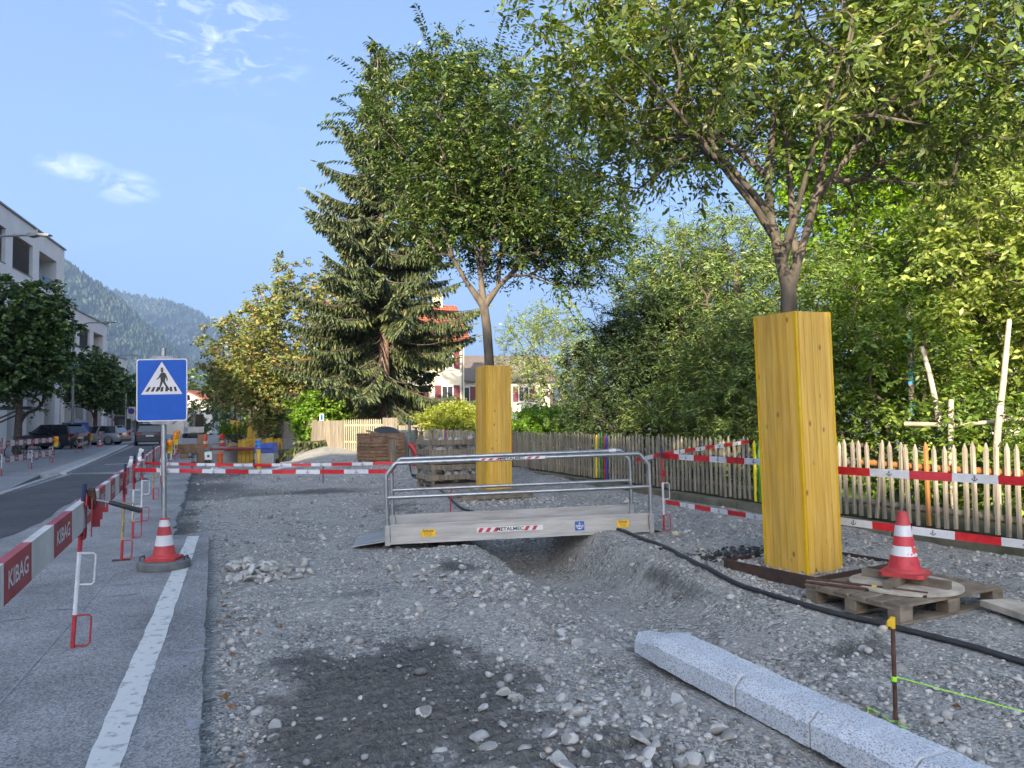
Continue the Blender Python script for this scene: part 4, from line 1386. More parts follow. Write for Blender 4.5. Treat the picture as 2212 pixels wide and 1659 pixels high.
# plinth
pln = thing('fence_plinth', (7.87, 12, 0), 'low mossy concrete plinth running under the picket fence', 'plinth')
M_PLINTH = mat('mossy_concrete', srgb('7c7768'), 0.9, rgb2=srgb('4f4f3c'), scale=2.2, detail=8, bump=.4, bscale=30, bdist=.006)
yy = 1.0
while yy < 30.5:
    mb = MB(); mb.bx(-.09, .15, yy - 12, yy + 2.94 - 12, -.35, .12 + rr.uniform(-.008, .008)); mb.build('plinth_block', M_PLINTH, pln, bevel=.012)
    yy += 2.95

# ------------------------------------------------------------------ pallet, disc, cone, rods, plank
pal = thing('pallet', (5.13, 4.45, 0), 'worn wooden pallet on the gravel beside the near tree pit', 'pallet', R(5))
pal.location.z = float(gz(5.1, 4.4)) + .01
PLx, PLy = .62, .42
# blocks stand under three stringers, deck boards run across
for i, bx_ in enumerate((-PLx + .07, 0, PLx - .07)):
    for by in (-PLy + .05, 0, PLy - .05):
        mb = MB(); mb.bx(bx_ - .07, bx_ + .07, by - .05, by + .05, .022, .10); mb.build('block', M_WOODH, pal, bevel=.003)
for by in (-PLy + .05, 0, PLy - .05):
    mb = MB(); mb.bx(-PLx, PLx, by - .055, by + .055, 0, .0215); mb.build('runner', M_WOODH, pal, bevel=.002)
for bx_ in (-PLx + .07, 0, PLx - .07):
    mb = MB(); mb.bx(bx_ - .07, bx_ + .07, -PLy, PLy, .1005, .122); mb.build('cross_board', M_WOODH, pal, bevel=.002)
for k in range(6):
    by = -PLy + .055 + k * (2 * PLy - .11) / 5
    mb = MB(); mb.bx(-PLx - .01 * (k % 2), PLx + .008 * ((k + 1) % 2), by - .058, by + .058, .1225, .144); mb.build('deck_board', M_WOODH, pal, bevel=.003)
PZ0 = pal.location.z + .1445
M_DISC = mat('dusty_plywood', srgb('bdb3a3'), 0.85, rgb2=srgb('958b7d'), scale=5, detail=8, bump=.2, bscale=30, bdist=.003)
dsc = thing('round_cover', (5.12, 4.42, PZ0), 'pale dusty round wooden cover lying on the pallet', 'cover')
mb = MB(); mb.lathe([(.40, 0), (.41, .004), (.41, .024), (.40, .028), (.02, .028)], 48); mb.build('disc', M_DISC, dsc, smooth=35)
for rz, l, z in ((R(20), .36, .0285), (R(105), .34, .0285)):
    mb = MB()
    M = Matrix.Rotation(rz, 4, 'Z')
    if rz < 1:
        mb.bx(-l, l, -.03, .03, z, z + .06, M=M)
        mb.build('batten', M_WOODH, dsc, bevel=.003)
    else:
        for a, b in ((-l, -.032), (.032, l)):
            q = MB(); q.bx(a, b, -.03, .03, z, z + .06, M=M); q.build('batten', M_WOODH, dsc, bevel=.003)
cn2 = thing('traffic_cone', (5.12, 4.42, PZ0 + .089), 'scuffed red and white traffic cone standing on the round cover', 'traffic cone', R(28))
M_CONEP = mat('cone_peeling_white', (0.62, 0.62, 0.62), 0.45, rgb2=srgb('cf4a3c'), scale=6.5, detail=4, contrast=(.40, .415))
M_CONER = mat('cone_scuffed_red', srgb('c03038'), 0.5, rgb2=srgb('a82a30'), scale=12, contrast=(.4, .5))
cone_mesh([(.150, .0285), (.142, .045), (.125, .055), (.118, .062), (.098, .155), (.0975, .156), (.084, .232), (.0835, .233), (.070, .308), (.0695, .309), (.056, .392), (.0555, .393), (.036, .50), (.03, .502)],
          [0, 0, 0, 2, 0, 1, 1, 2, 2, 3, 3, 0, 0], .165, None).build('cone_body', [M_CONE, M_CONEP, M_CONER, mat('cone_band_white', (.62, .63, .64), .4, rgb2=(.5, .5, .5), scale=9)], cn2, smooth=40)
rd = thing('steel_rods', (4.78, 4.42, PZ0), 'bundle of rusty steel rods with yellow marks lying across the pallet', 'rods')
for k, (a, b) in enumerate((((-.30, .40, .010), (.14, -.36, .010)), ((-.27, .42, .010), (.20, -.35, .010)), ((-.22, .42, .011), (.24, -.30, .011)), ((-.24, .41, .028), (.17, -.345, .028)))):
    mb = MB(); mb.tube([a, b], .012, 8); q = mb.build('rod', M_RUST if k != 1 else mat('grey_rod', srgb('8b8174'), .8, rgb2=srgb('6a5a4c'), scale=20), rd, smooth=40)
    av, bv = Vector(a), Vector(b)
    mb = MB(); mb.tube([av.lerp(bv, .55), av.lerp(bv, .59)], .0128, 8); mb.build('mark', M_YEL, q, smooth=40)
plk = thing('plank', (5.34, 3.36, 0), 'thick dusty plank lying on the gravel near the pallet corner', 'plank', R(-106))
plk.location.z = float(gz(5.4, 3.6)) + .03
mb = MB(); mb.bx(-.62, .7, -.13, .13, 0, .05); mb.build('timber', M_DISC, plk, bevel=.005)

# ------------------------------------------------------------------ granite kerb stones
def granite():
    m = bpy.data.materials.new('speckled_granite')
    nt, b, out = nodes_of(m)
    N = nt.nodes.new; L = nt.links.new
    tc = N('ShaderNodeTexCoord')
    n1 = N('ShaderNodeTexNoise'); n1.inputs['Scale'].default_value = 150; n1.inputs['Detail'].default_value = 3; n1.inputs['Roughness'].default_value = .6
    mp = N('ShaderNodeMapping'); mp.inputs['Scale'].default_value = (1, .55, 1); L(tc.outputs['Object'], mp.inputs['Vector']); L(mp.outputs['Vector'], n1.inputs['Vector'])
    rp = N('ShaderNodeValToRGB')
    e = rp.color_ramp.elements
    e[0].position = .36; e[0].color = (.20, .21, .23, 1); e[1].position = .60; e[1].color = (.62, .645, .68, 1)
    k = e.new(.47); k.color = (.50, .525, .56, 1)
    L(n1.outputs['Fac'], rp.inputs['Fac'])
    n2 = N('ShaderNodeTexNoise'); n2.inputs['Scale'].default_value = 6; n2.inputs['Detail'].default_value = 6; L(tc.outputs['Object'], n2.inputs['Vector'])
    mr = N('ShaderNodeMapRange'); mr.inputs['To Min'].default_value = .8; mr.inputs['To Max'].default_value = 1.15; L(n2.outputs['Fac'], mr.inputs['Value'])
    ml = N('ShaderNodeMixRGB'); ml.blend_type = 'MULTIPLY'; ml.inputs['Fac'].default_value = 1; L(rp.outputs['Color'], ml.inputs['Color1']); L(mr.outputs['Result'], ml.inputs['Color2'])
    L(ml.outputs['Color'], b.inputs['Base Color'])
    b.inputs['Roughness'].default_value = .75
    bp = N('ShaderNodeBump'); bp.inputs['Strength'].default_value = .5; bp.inputs['Distance'].default_value = .004
    n3 = N('ShaderNodeTexNoise'); n3.inputs['Scale'].default_value = 45; n3.inputs['Detail'].default_value = 6; L(tc.outputs['Object'], n3.inputs['Vector'])
    L(n3.outputs['Fac'], bp.inputs['Height']); L(bp.outputs['Normal'], b.inputs['Normal'])
    return m


M_GRAN = granite()


def kerbstone(y0, y1, x0, x1, ztop, zbot, label, chamf=.06, taper=0.0, dy=(0, 0)):
    """split granite kerb: sloping shoulder towards the camera side, slightly uneven top; taper drops the head"""
    t = thing('granite_kerb', ((x0 + x1) / 2, y0, zbot), label, 'kerb stone', group=None)
    nu = 22
    L = y1 - y0
    hx = (x1 - x0) / 2
    H = ztop - zbot
    vs = []
    rs = np.random.default_rng(int(y0 * 100) + 5)
    for i in range(nu + 1):
        u = i / nu
        yy = L * u
        end = sm(1 - .32 / L, 1.0, u) if taper else 0.0
        hh = H - taper * end
        w = rs.normal(0, .003, 8)
        ch = chamf
        prof = [(-hx + w[0], 0), (-hx + w[1] * .6, hh - .055 + w[2]), (-hx + .012, hh - .045 + w[2]), (-hx + ch, hh + w[3] * .8), (0, hh + w[4]), (hx - .02, hh + w[5]), (hx + w[6], hh - .015), (hx + w[7], 0)]
        if taper:
            prof = [(a * (1 - .5 * end) - hx * .35 * end, b) for a, b in prof]
        for a, b in prof:
            vs.append((a, yy, b))
    n = 8
    fs = []
    for i in range(nu):
        for j in range(n):
            q = (j + 1) % n
            fs.append((i * n + j, (i + 1) * n + j, (i + 1) * n + q, i * n + q))
    fs += [tuple(range(n)), tuple(nu * n + j for j in range(n - 1, -1, -1))]
    mb = MB(); mb.add(vs, fs)
    mb.build('stone', M_GRAN, t, smooth=28)
    return t


KZ = -0.075
kerbstone(3.376, 4.43, 2.61, 2.87, .095, KZ, 'granite kerb stone with the tapered free end', taper=.045)
kerbstone(2.836, 3.364, 2.62, 2.88, .088, KZ, 'short granite kerb stone joined to the tapered one')
kerbstone(2.286, 2.824, 2.63, 2.89, .092, KZ, 'granite kerb stone beside the yellow flagged stake')
kerbstone(1.30, 2.274, 2.64, 2.90, .09, KZ, 'granite kerb stone at the open lower end of the row')

# flagged stake with mason's line
sk2 = thing('marker_stake', (3.26, 2.90, -.02), 'rusty steel stake with a yellow tape flag and green line', 'stake', rot=(0, R(1.2), 0))
mb = MB(); mb.tube([(0, 0, -.05), (-.008, 0, .47)], .011, 10); mb.build('rod', M_RUST, sk2, smooth=40)
mb = MB()
fl = [(0, 0), (-.03, .004), (-.055, -.006), (-.07, -.03), (-.085, -.055)]
for i in range(4):
    (a, b), (c_, d) = fl[i], fl[i + 1]
    w0, w1 = .052 - i * .009, .052 - (i + 1) * .009
    mb.add([(a - .008, -.012, .47 + b), (c_ - .008, -.012 - .004 * i, .47 + d), (c_ - .008, -.012 - .004 * i, .47 + d - w1), (a - .008, -.012, .47 + b - w0)], [(0, 1, 2, 3)])
mb.tube([(-.008, 0, .415), (-.008, 0, .472)], .0135, 10)
mb.build('flag', mat('yellow_tape', srgb('e0b428'), .5, rgb2=srgb('d0a01c'), scale=8), sk2)
M_LINE = mat('fluorescent_line', srgb('a8f03c'), .5, rgb2=srgb('90e030'), scale=30)
mb = MB(); mb.tube([(-.004, 0, .145), (-.004, 0, .17)], .0135, 10); mb.build('knot', M_LINE, sk2, smooth=40)
ln = thing('mason_line', (3.26, 2.90, .12), 'taut fluorescent green line tied to the yellow flagged stake', 'string')
mb = MB(); mb.tube([(0, 0, .03), (.42, -.62, -.06), (1.0, -1.5, -.19)], .0028, 6); mb.build('line', M_LINE, ln, smooth=40)
ws = thing('wood_offcut', (3.16, 3.06, 0), 'small weathered timber offcut behind the kerb with green line', 'offcut', R(-28))
ws.location.z = G(3.16, 3.06) + .005
mb = MB(); mb.bx(-.11, .09, -.035, .035, 0, .03); mb.build('timber', M_WOODH, ws, bevel=.003)
mb = MB(); mb.tube([(-.09, .04, .01), (-.07, .02, .034), (-.06, -.02, .034), (-.02, -.05, .01), (.05, -.03, .034), (.07, .03, .034), (.12, .0, .02), (.14, -.08, .01), (.18, -.08, .012), (.16, -.14, .01), (.2, -.17, .01)], .003, 6)
mb.build('loose_line', M_LINE, ws, smooth=40)

# ------------------------------------------------------------------ hose
def catmull(pts, k=8):
    P_ = [np.array(p, dtype=float) for p in pts]
    P_ = [2 * P_[0] - P_[1]] + P_ + [2 * P_[-1] - P_[-2]]
    out = []
    for i in range(1, len(P_) - 2):
        for j in range(k):
            t = j / k
            a, b, c_, d = P_[i - 1:i + 3]
            out.append(.5 * (2 * b + (c_ - a) * t + (2 * a - 5 * b + 4 * c_ - d) * t * t + (3 * b - 3 * c_ + d - a) * t ** 3))
    out.append(P_[-2])
    return out


hp = catmull([(4.86, 19.3), (4.75, 17.4), (4.2, 14.0), (3.95, 12.2), (4.05, 11.0), (4.5, 10.1), (4.80, 9.2), (4.78, 8.3), (4.68, 7.3), (4.40, 6.35), (4.27, 5.6), (4.27, 4.85), (4.42, 4.12), (4.58, 3.2), (4.66, 2.2)], 10)
pts = []
for i, p in enumerate(hp):
    z = float(gzf(p[0], p[1])) + .024
    pts.append((p[0], p[1], z))
for _ in range(3):
    pts = [pts[0]] + [((a[0] + b[0] * 2 + c_[0]) / 4, (a[1] + b[1] * 2 + c_[1]) / 4, max(b[2], (a[2] + b[2] * 2 + c_[2]) / 4)) for a, b, c_ in zip(pts, pts[1:], pts[2:])] + [pts[-1]]
o0 = Vector(pts[0])
mb = MB(); mb.tube([Vector(p) - o0 for p in pts], .021, 10)
tag(mb.build('hose', M_BLACK, smooth=50, loc=o0), 'black hose snaking from the standpipe past the trench and tree pit', 'hose')

# single post right of the bridge with tapes
barrier_post((5.43, 8.34, G(5.43, 8.34)), 'white and red barrier post beside the right end of the footbridge', h=1.12, lean=(0, -.8), group=None)
tape([(-1.02, 10.95, 0.90), (2.05, 9.24, .87)], 'front red and white tape from the road post to the footbridge', group=None, sags=[.015], w=.052)
tape([(-1.06, 12.75, 0.90), (2.28, 10.2, .92)], 'rear red and white tape from the white post to the footbridge', group=None, sags=[.03], w=.042)
tape([(5.55, 9.2, .90), (5.44, 8.36, 1.02), (7.93, 9.68, 1.10)], 'tape rising from the bridge rail over the post to the yellow pale', sags=[.0, .0], w=.055)
tape([(5.46, 8.33, 1.00), (5.47, 5.50, 1.03)], 'upper tape from the barrier post to the near tree box', sags=[.01], w=.07)
tape([(5.46, 8.33, .40), (5.47, 5.50, .43)], 'lower tape from the barrier post to the near tree box', sags=[.01], w=.055)
tape([(5.49, 5.50, .98), (6.55, 2.6, .95)], 'upper tape from the near tree box past the scuffed cone', sags=[.01], w=.075, start=0)
tape([(5.50, 5.50, .50), (6.55, 2.6, .42)], 'lower tape from the near tree box behind the scuffed cone', sags=[.01], w=.07, start=1)
# loose tape ends knotted at the posts
for (x, y, z), lb in (((-1.05, 10.93, .98), 'crumpled white tape end knotted on the road post by the sign'), ((-1.08, 12.74, 1.02), 'crumpled white tape end hanging on the post behind')):
    t = MB()
    rr2 = random.Random(int(y * 7))
    prev = Vector((0, 0, .10))
    for k in range(6):
        nx = prev + Vector((rr2.uniform(-.025, .03), rr2.uniform(-.03, .03), -.04))
        t.bar(prev, nx, .05 + rr2.uniform(-.01, .015), .006, m=0 if k < 5 else 1, up=(0, 1, 0))
        prev = nx
    q = t.build('tape_knot', [M_TAPEW, M_TAPER], loc=(x, y, z))
    tag(q, lb, 'tape knot')


# ------------------------------------------------------------------ apartment blocks along the left side
M_PLASTER = mat('grey_plaster', (0.68, 0.655, 0.63), 0.9, rgb2=(0.60, 0.58, 0.56), scale=0.8, detail=7, bump=.15, bscale=30, bdist=.01)
M_PLASTER2 = mat('bounce_tinted_plaster', (0.74, 0.64, 0.58), 0.9, rgb2=(0.67, 0.58, 0.53), scale=0.8, detail=7, bump=.15, bscale=30, bdist=.01)  # rose tone puts the warm bounced light into the far facades' colour
M_FRAME = mat('dark_window_frame', (0.06, 0.065, 0.07), 0.5)
M_GLASS = mat('window_glass', (0.03, 0.035, 0.04), 0.06, rgb2=(0.05, 0.055, 0.06), scale=0.5, spec=0.9)
M_BLIND = mat('slate_blind', (0.11, 0.12, 0.135), 0.5, rgb2=(0.09, 0.10, 0.115), scale=2)
M_SLAB = mat('balcony_panel', (0.08, 0.10, 0.125), 0.4, rgb2=(0.06, 0.075, 0.1), scale=1)
M_CAP = mat('roof_edge_metal', (0.22, 0.22, 0.23), 0.5, metal=.5, rgb2=(.18, .18, .19), scale=2)


def apartment(corner, yaw, length, height, depth, label, material, floors, ground_h, bays, detail=True, group='modern apartment blocks along the left side', pillars=True):
    """flat-roofed block; local x runs from its far corner towards the camera, y into the block, facade at y = 0"""
    t = thing('apartment_building', (corner[0], corner[1], 0), label, 'building', group=group)
    d = Vector((-math.sin(yaw), -math.cos(yaw), 0))
    inn = Vector((-math.cos(yaw), math.sin(yaw), 0))
    t.matrix_world = Matrix.Translation((corner[0], corner[1], 0)) @ Matrix((d, inn, Vector((0, 0, 1)))).transposed().to_4x4()
    dp = .38
    fh = (height - .95 - ground_h) / floors
    # core set back behind the openings
    mb = MB(); mb.bx(.4, length - .4, 2.2, depth - .4, 0, height - .3); mb.build('core', material, t)
    mb = MB(); mb.bx(0, .38, dp + .002, depth, 0, height - .06); mb.build('end_wall', material, t)
    mb = MB(); mb.bx(length - .38, length, dp + .002, depth, 0, height - .06); mb.build('end_wall', material, t)
    mb = MB(); mb.bx(.385, length - .385, depth - .38, depth, 0, height - .06); mb.build('rear_wall', material, t)
    mb = MB(); mb.bx(-.12, length + .12, -.12, depth + .12, height - .055, height + .06); mb.build('roof_edge', M_CAP, t)
    # openings: list of (x0, x1, kind); piers between
    xs = [0.0]
    for x0, x1, k in bays:
        xs += [x0, x1]
    xs.append(length)
    zlist = [ground_h + i * fh for i in range(floors)]
    for i in range(0, len(xs) - 1, 2):
        mb = MB(); mb.bx(xs[i], xs[i + 1], 0, dp, ground_h, height - .06); mb.build('pier', material, t)
    for (x0, x1, kind) in bays:
        zs = [ground_h] + [z for f in zlist for z in (f + .55 if kind == 'w' else f + .35, f + fh - .45)] + [height - .06]
        for j in range(0, len(zs), 2):
            mb = MB(); mb.bx(x0 + .001, x1 - .001, .002, dp - .002, zs[j], zs[j + 1]); mb.build('spandrel', material, t)
        for f in zlist:
            z0, z1 = (f + .55 if kind == 'w' else f + .35), f + fh - .45
            if kind == 'w':
                w = MB()
                for a, b, c_, e in ((x0, x0 + .07, z0, z1), (x1 - .07, x1, z0, z1), (x0 + .07, x1 - .07, z0, z0 + .07), (x0 + .07, x1 - .07, z1 - .07, z1)):
                    w.bx(a, b, dp - .12, dp - .05, c_, e)
                w.bx((x0 + x1) / 2 + .25, (x0 + x1) / 2 + .31, dp - .118, dp - .052, z0 + .07, z1 - .07)
                wf = w.build('window', M_FRAME, t)
                mb = MB(); mb.bx(x0 + .072, x1 - .072, dp - .06, dp - .054, z0 + .072, z1 - .072); mb.build('pane', M_GLASS, wf)
                mb = MB(); mb.bx(x0 - .02, x1 + .02, -.05, dp - .125, z0 - .03, z0 - .002 + .02); mb.build('sill', M_CAP, wf)
                if detail:
                    mb = MB()
                    zz = z1 - .08
                    low = z0 + .08
                    while zz > low:
                        mb.add([(x0 + .075, dp - .20, zz), (x1 - .075, dp - .20, zz), (x1 - .075, dp - .135, zz - .055), (x0 + .075, dp - .135, zz - .055)], [(0, 1, 2, 3)])
                        zz -= .085
                    mb.build('blind', M_BLIND, wf)
            else:
                # loggia: recess with side walls, back wall glazing and a solid dark parapet panel
                mb = MB()
                mb.bx(x0, x0 + .02, dp + .001, 2.15, z0, z1); mb.bx(x1 - .02, x1, dp + .001, 2.15, z0, z1)
                mb.bx(x0 + .021, x1 - .021, dp + .001, 2.15, z0 - .1, z0 - .001); mb.bx(x0 + .021, x1 - .021, dp + .001, 2.15, z1, z1 + .1)
                lg = mb.build('loggia', material, t)
                mb = MB(); mb.bx(x0 + .3, x1 - .25, 2.10, 2.145, z0, z1 - .2); mb.build('pane', M_GLASS, lg)
                mb = MB(); mb.bx(x0 + .01, x1 - .01, .10, .16, z0 + .01, z0 + .95); mb.build('parapet', M_SLAB, lg)
                mb = MB(); mb.bx(x0 - .02, x1 + .02, -.05, .099, z0 - .04, z0 + .005); mb.build('sill', M_CAP, lg)
    if pillars:
        mb = MB(); mb.bx(.01, length - .01, .003, 2.19, ground_h - .45, ground_h - .002); mb.build('soffit', material, t)
        x = .55
        k = 0
        while x < length - 1.2:
            mb = MB(); mb.bx(x, x + 1.15, .02, 1.5, 0, ground_h - .452); mb.build('pillar', material, t)
            if detail and k < 6:
                mb = MB(); mb.bx(x + 1.3, x + 3.5, 2.12, 2.195, .1, ground_h - .6); sh = mb.build('shop_window', M_GLASS, t)
                mb = MB(); mb.bx(x + 2.35, x + 2.43, 2.08, 2.119, .1, ground_h - .6); mb.build('mullion', M_FRAME, sh)
            x += 3.65
            k += 1
    return t


YA = R(5.8)
def bays_for(n, start=1.95, first='l', pitch=5.35, w=3.9):
    out = [(start, start + 4.0, 'l')]
    x = start + pitch
    for i in range(n - 1):
        out.append((x, x + 3.85, 'w' if i % 4 != 3 else 'l'))
        x += 5.1
    return out


apartment((-11.7, 69.0), YA, 62.3, 15.78, 13, 'grey plaster apartment block with slatted blinds and dark loggia parapets', M_PLASTER, 3, 4.9, bays_for(10), detail=True)
apartment((-11.9, 95.7), YA, 21.0, 12.9, 12, 'rose-lit apartment block behind the grey one', M_PLASTER2, 2, 5.4, bays_for(3, 1.5), detail=True)
apartment((-13.2, 128.6), YA, 26.0, 11.5, 12, 'smaller rose-lit apartment block above the far street trees', M_PLASTER2, 2, 4.6, bays_for(4, 1.5), detail=False)
apartment((-14.0, 172.0), YA, 34.0, 10.8, 12, 'pale block with a row of small dark windows at the street end', mat('white_plaster', (0.62, 0.58, 0.54), .9, rgb2=(.56, .53, .5), scale=.8), 3, 2.2, [(1.5 + 3 * i, 2.9 + 3 * i, 'w') for i in range(10)], detail=False, pillars=False)
# row carried on unseen behind the photographer, height set to shade the foreground
apartment((-19.4, -12.0), YA, 50.0, 20.4, 13, 'unseen grey plaster block of the row, sized to shade the foreground', M_PLASTER, 3, 5.4, bays_for(10), detail=False)

# ------------------------------------------------------------------ houses on the right
M_CREAM = mat('cream_render', srgb('e8dcc0'), 0.9, rgb2=srgb('d9ccae'), scale=.8, detail=7, bump=.1, bscale=30, bdist=.01)
M_TILE = mat('red_roof_tile', srgb('b0654c'), 0.85, rgb2=srgb('8a4a3a'), scale=6, detail=6, objvar=.12)
M_SHUT = mat('maroon_shutter', srgb('6e2f35'), .6, rgb2=srgb('5c272d'), scale=6)
M_TRIM = mat('white_trim', (.68, .67, .64), .6)


def house(loc, rz, w, d, eave, ridge, label, wall, roof_m, wins=(), gable_wins=(), tiles=False, chimney=True, group=None, over=.5):
    """gabled house; local x along the ridge, front wall at y = 0 facing -y, gables at x = 0 and x = w"""
    t = thing('house', loc, label, 'house', rz, group=group)
    mb = MB()
    mb.prism([(0, 0, 0), (w, 0, 0), (w, 0, eave), (0, 0, eave)], (0, d, 0))
    for x, e in ((0, .01), (w, -.01)):
        mb.add([(x, 0, eave + .001), (x, d, eave + .001), (x, d / 2, ridge), (x + e * 30, 0, eave + .001), (x + e * 30, d, eave + .001), (x + e * 30, d / 2, ridge)], [(0, 1, 2), (5, 4, 3), (0, 2, 5, 3), (1, 4, 5, 2)])
    mb.build('wall', wall, t)
    sl = (ridge - eave) / (d / 2)
    for s in (0, 1):
        mb = MB()
        if s == 0:
            a = (-over, eave - sl * over); b = (d / 2, ridge)
        else:
            a = (d + over, eave - sl * over); b = (d / 2, ridge)
        mb.prism([(-over, a[0], a[1] + .06), (w + over, a[0], a[1] + .06), (w + over, b[0], b[1] + .06), (-over, b[0], b[1] + .06)], (0, 0, .14))
        rf = mb.build('roof', roof_m, t)
        if tiles and s == 0:
            # courses of tiles, each course one lipped strip with rolled tiles
            n = int(math.hypot(b[0] - a[0], b[1] - a[1]) / .34)
            for k in range(n):
                t0, t1 = k / n, (k + 1) / n
                y0, z0 = a[0] + (b[0] - a[0]) * t0, a[1] + (b[1] - a[1]) * t0 + .205
                y1, z1 = a[0] + (b[0] - a[0]) * t1, a[1] + (b[1] - a[1]) * t1 + .205
                q = MB()
                nx = int((w + 2 * over) / .26)
                vs = []
                for i in range(nx * 2 + 1):
                    x = -over + (w + 2 * over) * i / (nx * 2)
                    up = .045 if i % 2 else 0.0
                    vs += [(x, y0, z0 + .05 + up), (x, y1, z1 + up)]
                q.add(vs, [(2 * i, 2 * i + 2, 2 * i + 3, 2 * i + 1) for i in range(nx * 2)])
                q.build('tile_course', roof_m, rf)
    if chimney:
        mb = MB(); mb.bx(w - 1.6, w - .8, d / 2 - .35, d / 2 + .35, ridge - .4, ridge + 1.0)
        c_ = mb.build('chimney', wall, t)
        mb = MB(); mb.bx(w - 1.7, w - .7, d / 2 - .45, d / 2 + .45, ridge + 1.001, ridge + 1.1); mb.build('cap', roof_m, c_)
    def win(x, z, ww, hh, face):
        f = MB()
        def q(mb, x0, x1, y0, y1, z0, z1):
            if face == 'f': mb.bx(x0, x1, y0, y1, z0, z1)
            else: mb.bx(w - y1, w - y0, x0, x1, z0, z1)
        q(f, x - ww / 2, x + ww / 2, -.05, -.003, z, z + hh)
        wf = f.build('window', M_TRIM, t)
        g = MB(); q(g, x - ww / 2 + .08, x - .03, -.056, -.052, z + .08, z + hh - .08); q(g, x + .03, x + ww / 2 - .08, -.056, -.052, z + .08, z + hh - .08); g.build('pane', M_GLASS, wf)
        for s in (-1, 1):
            g = MB(); xx = x + s * (ww / 2 + ww * .27)
            q(g, xx - ww * .25, xx + ww * .25, -.075, -.003, z - .03, z + hh + .03); g.build('shutter', M_SHUT, wf)
        g = MB(); q(g, x - ww / 2 - .1, x + ww / 2 + .1, -.14, -.004, z - .12, z - .035); g.build('sill', M_TRIM, wf)
    for x, z, ww, hh in wins: win(x, z, ww, hh, 'f')
    for x, z, ww, hh in gable_wins: win(x, z, ww, hh, 'g')
    mb = MB(); mb.tube([(w - .18, -.1, 0), (w - .18, -.1, eave - .3)], .055, 8); mb.build('downpipe', M_CAP, t)
    return t


# near house: its right gable turns away, the front faces left of the camera
house((8.2, 57.9, 0.1), R(-3.6), 10.4, 9.0, 8.0, 11.2, 'cream rendered house with red tiled roof and maroon shutters', M_CREAM, M_TILE,
      wins=[(x, z, 1.0, 1.5) for x in (9.0, 6.4, 3.8, 1.4) for z in (5.6, 2.7)] , gable_wins=[(2.2, 2.7, .9, 1.4), (5.2, 2.7, .9, 1.4), (2.2, 5.6, .9, 1.4), (5.2, 5.6, .9, 1.4), (4.0, 8.3, .8, 1.2)], tiles=True)
house((20.8, 70.5, 0.1), R(-12), 11, 9, 5.4, 8.0, 'pale house with a brown roof behind the cream house', mat('pale_render', srgb('d8d2c2'), .9, rgb2=srgb('cbc4b2'), scale=.8), mat('brown_roof_tile', srgb('6e625a'), .85, rgb2=srgb('574d47'), scale=5),
      wins=[(x, 3.2, 1.1, 1.5) for x in (2, 5, 8)], chimney=False)
house((21.0, 20.2, 0.1), R(-58), 9.0, 8.0, 4.4, 7.0, 'white house with a red roof glimpsed through the garden trees', mat('white_render', srgb('dcd8cf'), .9, rgb2=srgb('cfcabf'), scale=.8), M_TILE,
      wins=[(2, 1.3, 1.0, 1.3), (5, 1.3, 1.0, 1.3), (7.4, 1.3, 1.0, 1.3)], tiles=True, chimney=False)
house((-0.8, 116.0, -.2), R(68), 11, 7.5, 4.6, 6.4, 'half-timbered house with a red roof at the far end of the works', mat('white_wall', srgb('d9d2c6'), .9), M_TILE, chimney=True)
hh = house((3.0, 76.0, 0), R(0), 9.0, 8, 6.2, 8.2, 'peach rendered building with a red band behind the far tree boxes', mat('peach_render', srgb('e6c493'), .9, rgb2=srgb('dab683'), scale=1), M_TILE, chimney=False)
mb = MB(); mb.bx(-.02, 9.02, -.05, -.004, 3.6, 3.8); mb.build('red_band', mat('red_band', srgb('b8413a'), .7), hh)

# ------------------------------------------------------------------ street lamps
def street_lamp(x, y, label, h=8.05, arm=2.4, rz=0.0, group='curved grey street lamps along the left pavement', z=0.015):
    t = thing('street_lamp', (x, y, z), label, 'street lamp', rz, group=group)
    m = mat('lamp_grey', (0.20, 0.205, 0.215), .5, metal=.3, rgb2=(.17, .175, .185), scale=3)
    mb = MB()
    pts = [(0, 0, 0), (0, 0, h * .55), (0, 0, h - .95)] + [(arm * .42 * (1 - math.cos(R(a))), 0, h - .95 + .95 * math.sin(R(a))) for a in (20, 40, 60, 80)] + [(arm * .75, 0, h + .02)]
    mb.tube(pts, [.085, .075, .06, .055, .05, .045, .042, .04], 12); mb.build('pole', m, t, smooth=50)
    mb = MB(); mb.tube([(0, 0, 0), (0, 0, .9)], .10, 12); mb.build('base_sleeve', m, t, smooth=50)
    mb = MB()
    x0, x1 = arm * .72, arm
    mb.prism([(x0, -.12, h + .06), (x0 + .1, -.12, h + .09), (x1, -.11, h + .03), (x1 + .02, -.11, h - .02), (x0 + .35, -.12, h - .02), (x0 + .12, -.12, h - .07), (x0 - .02, -.12, h - .04)], (0, .24, 0))
    hd = mb.build('lamp_head', m, t, bevel=.015)
    mb = MB(); mb.bx(x0 + .38, x1 - .03, -.09, .09, h - .032, h - .021); mb.build('lens', M_TRIM, hd)
    mb = MB(); mb.tube([(x0 + .3, 0, h + .05), (x0 + .3, 0, h + .2)], .014, 6); mb.build('sensor', m, hd)
    return t


street_lamp(-8.05, 30.9, 'grey street lamp whose arm reaches over the near plane tree', h=8.15, arm=2.75, rz=R(-22))
street_lamp(-8.63, 54.4, 'grey street lamp standing beside the black hatchback', h=8.05, arm=2.6, rz=R(-18))
street_lamp(-9.3, 79.5, 'grey street lamp standing near the no stopping sign', h=8.1, arm=2.2, rz=R(-14))
street_lamp(-10.2, 110.0, 'grey street lamp at the far end of the left pavement', h=8.2, arm=2.0, rz=R(-10))
street_lamp(0.8, 91.2, 'slim white street lamp behind the trench shoring', h=4.6, arm=1.2, rz=R(180), group=None, z=-.02)

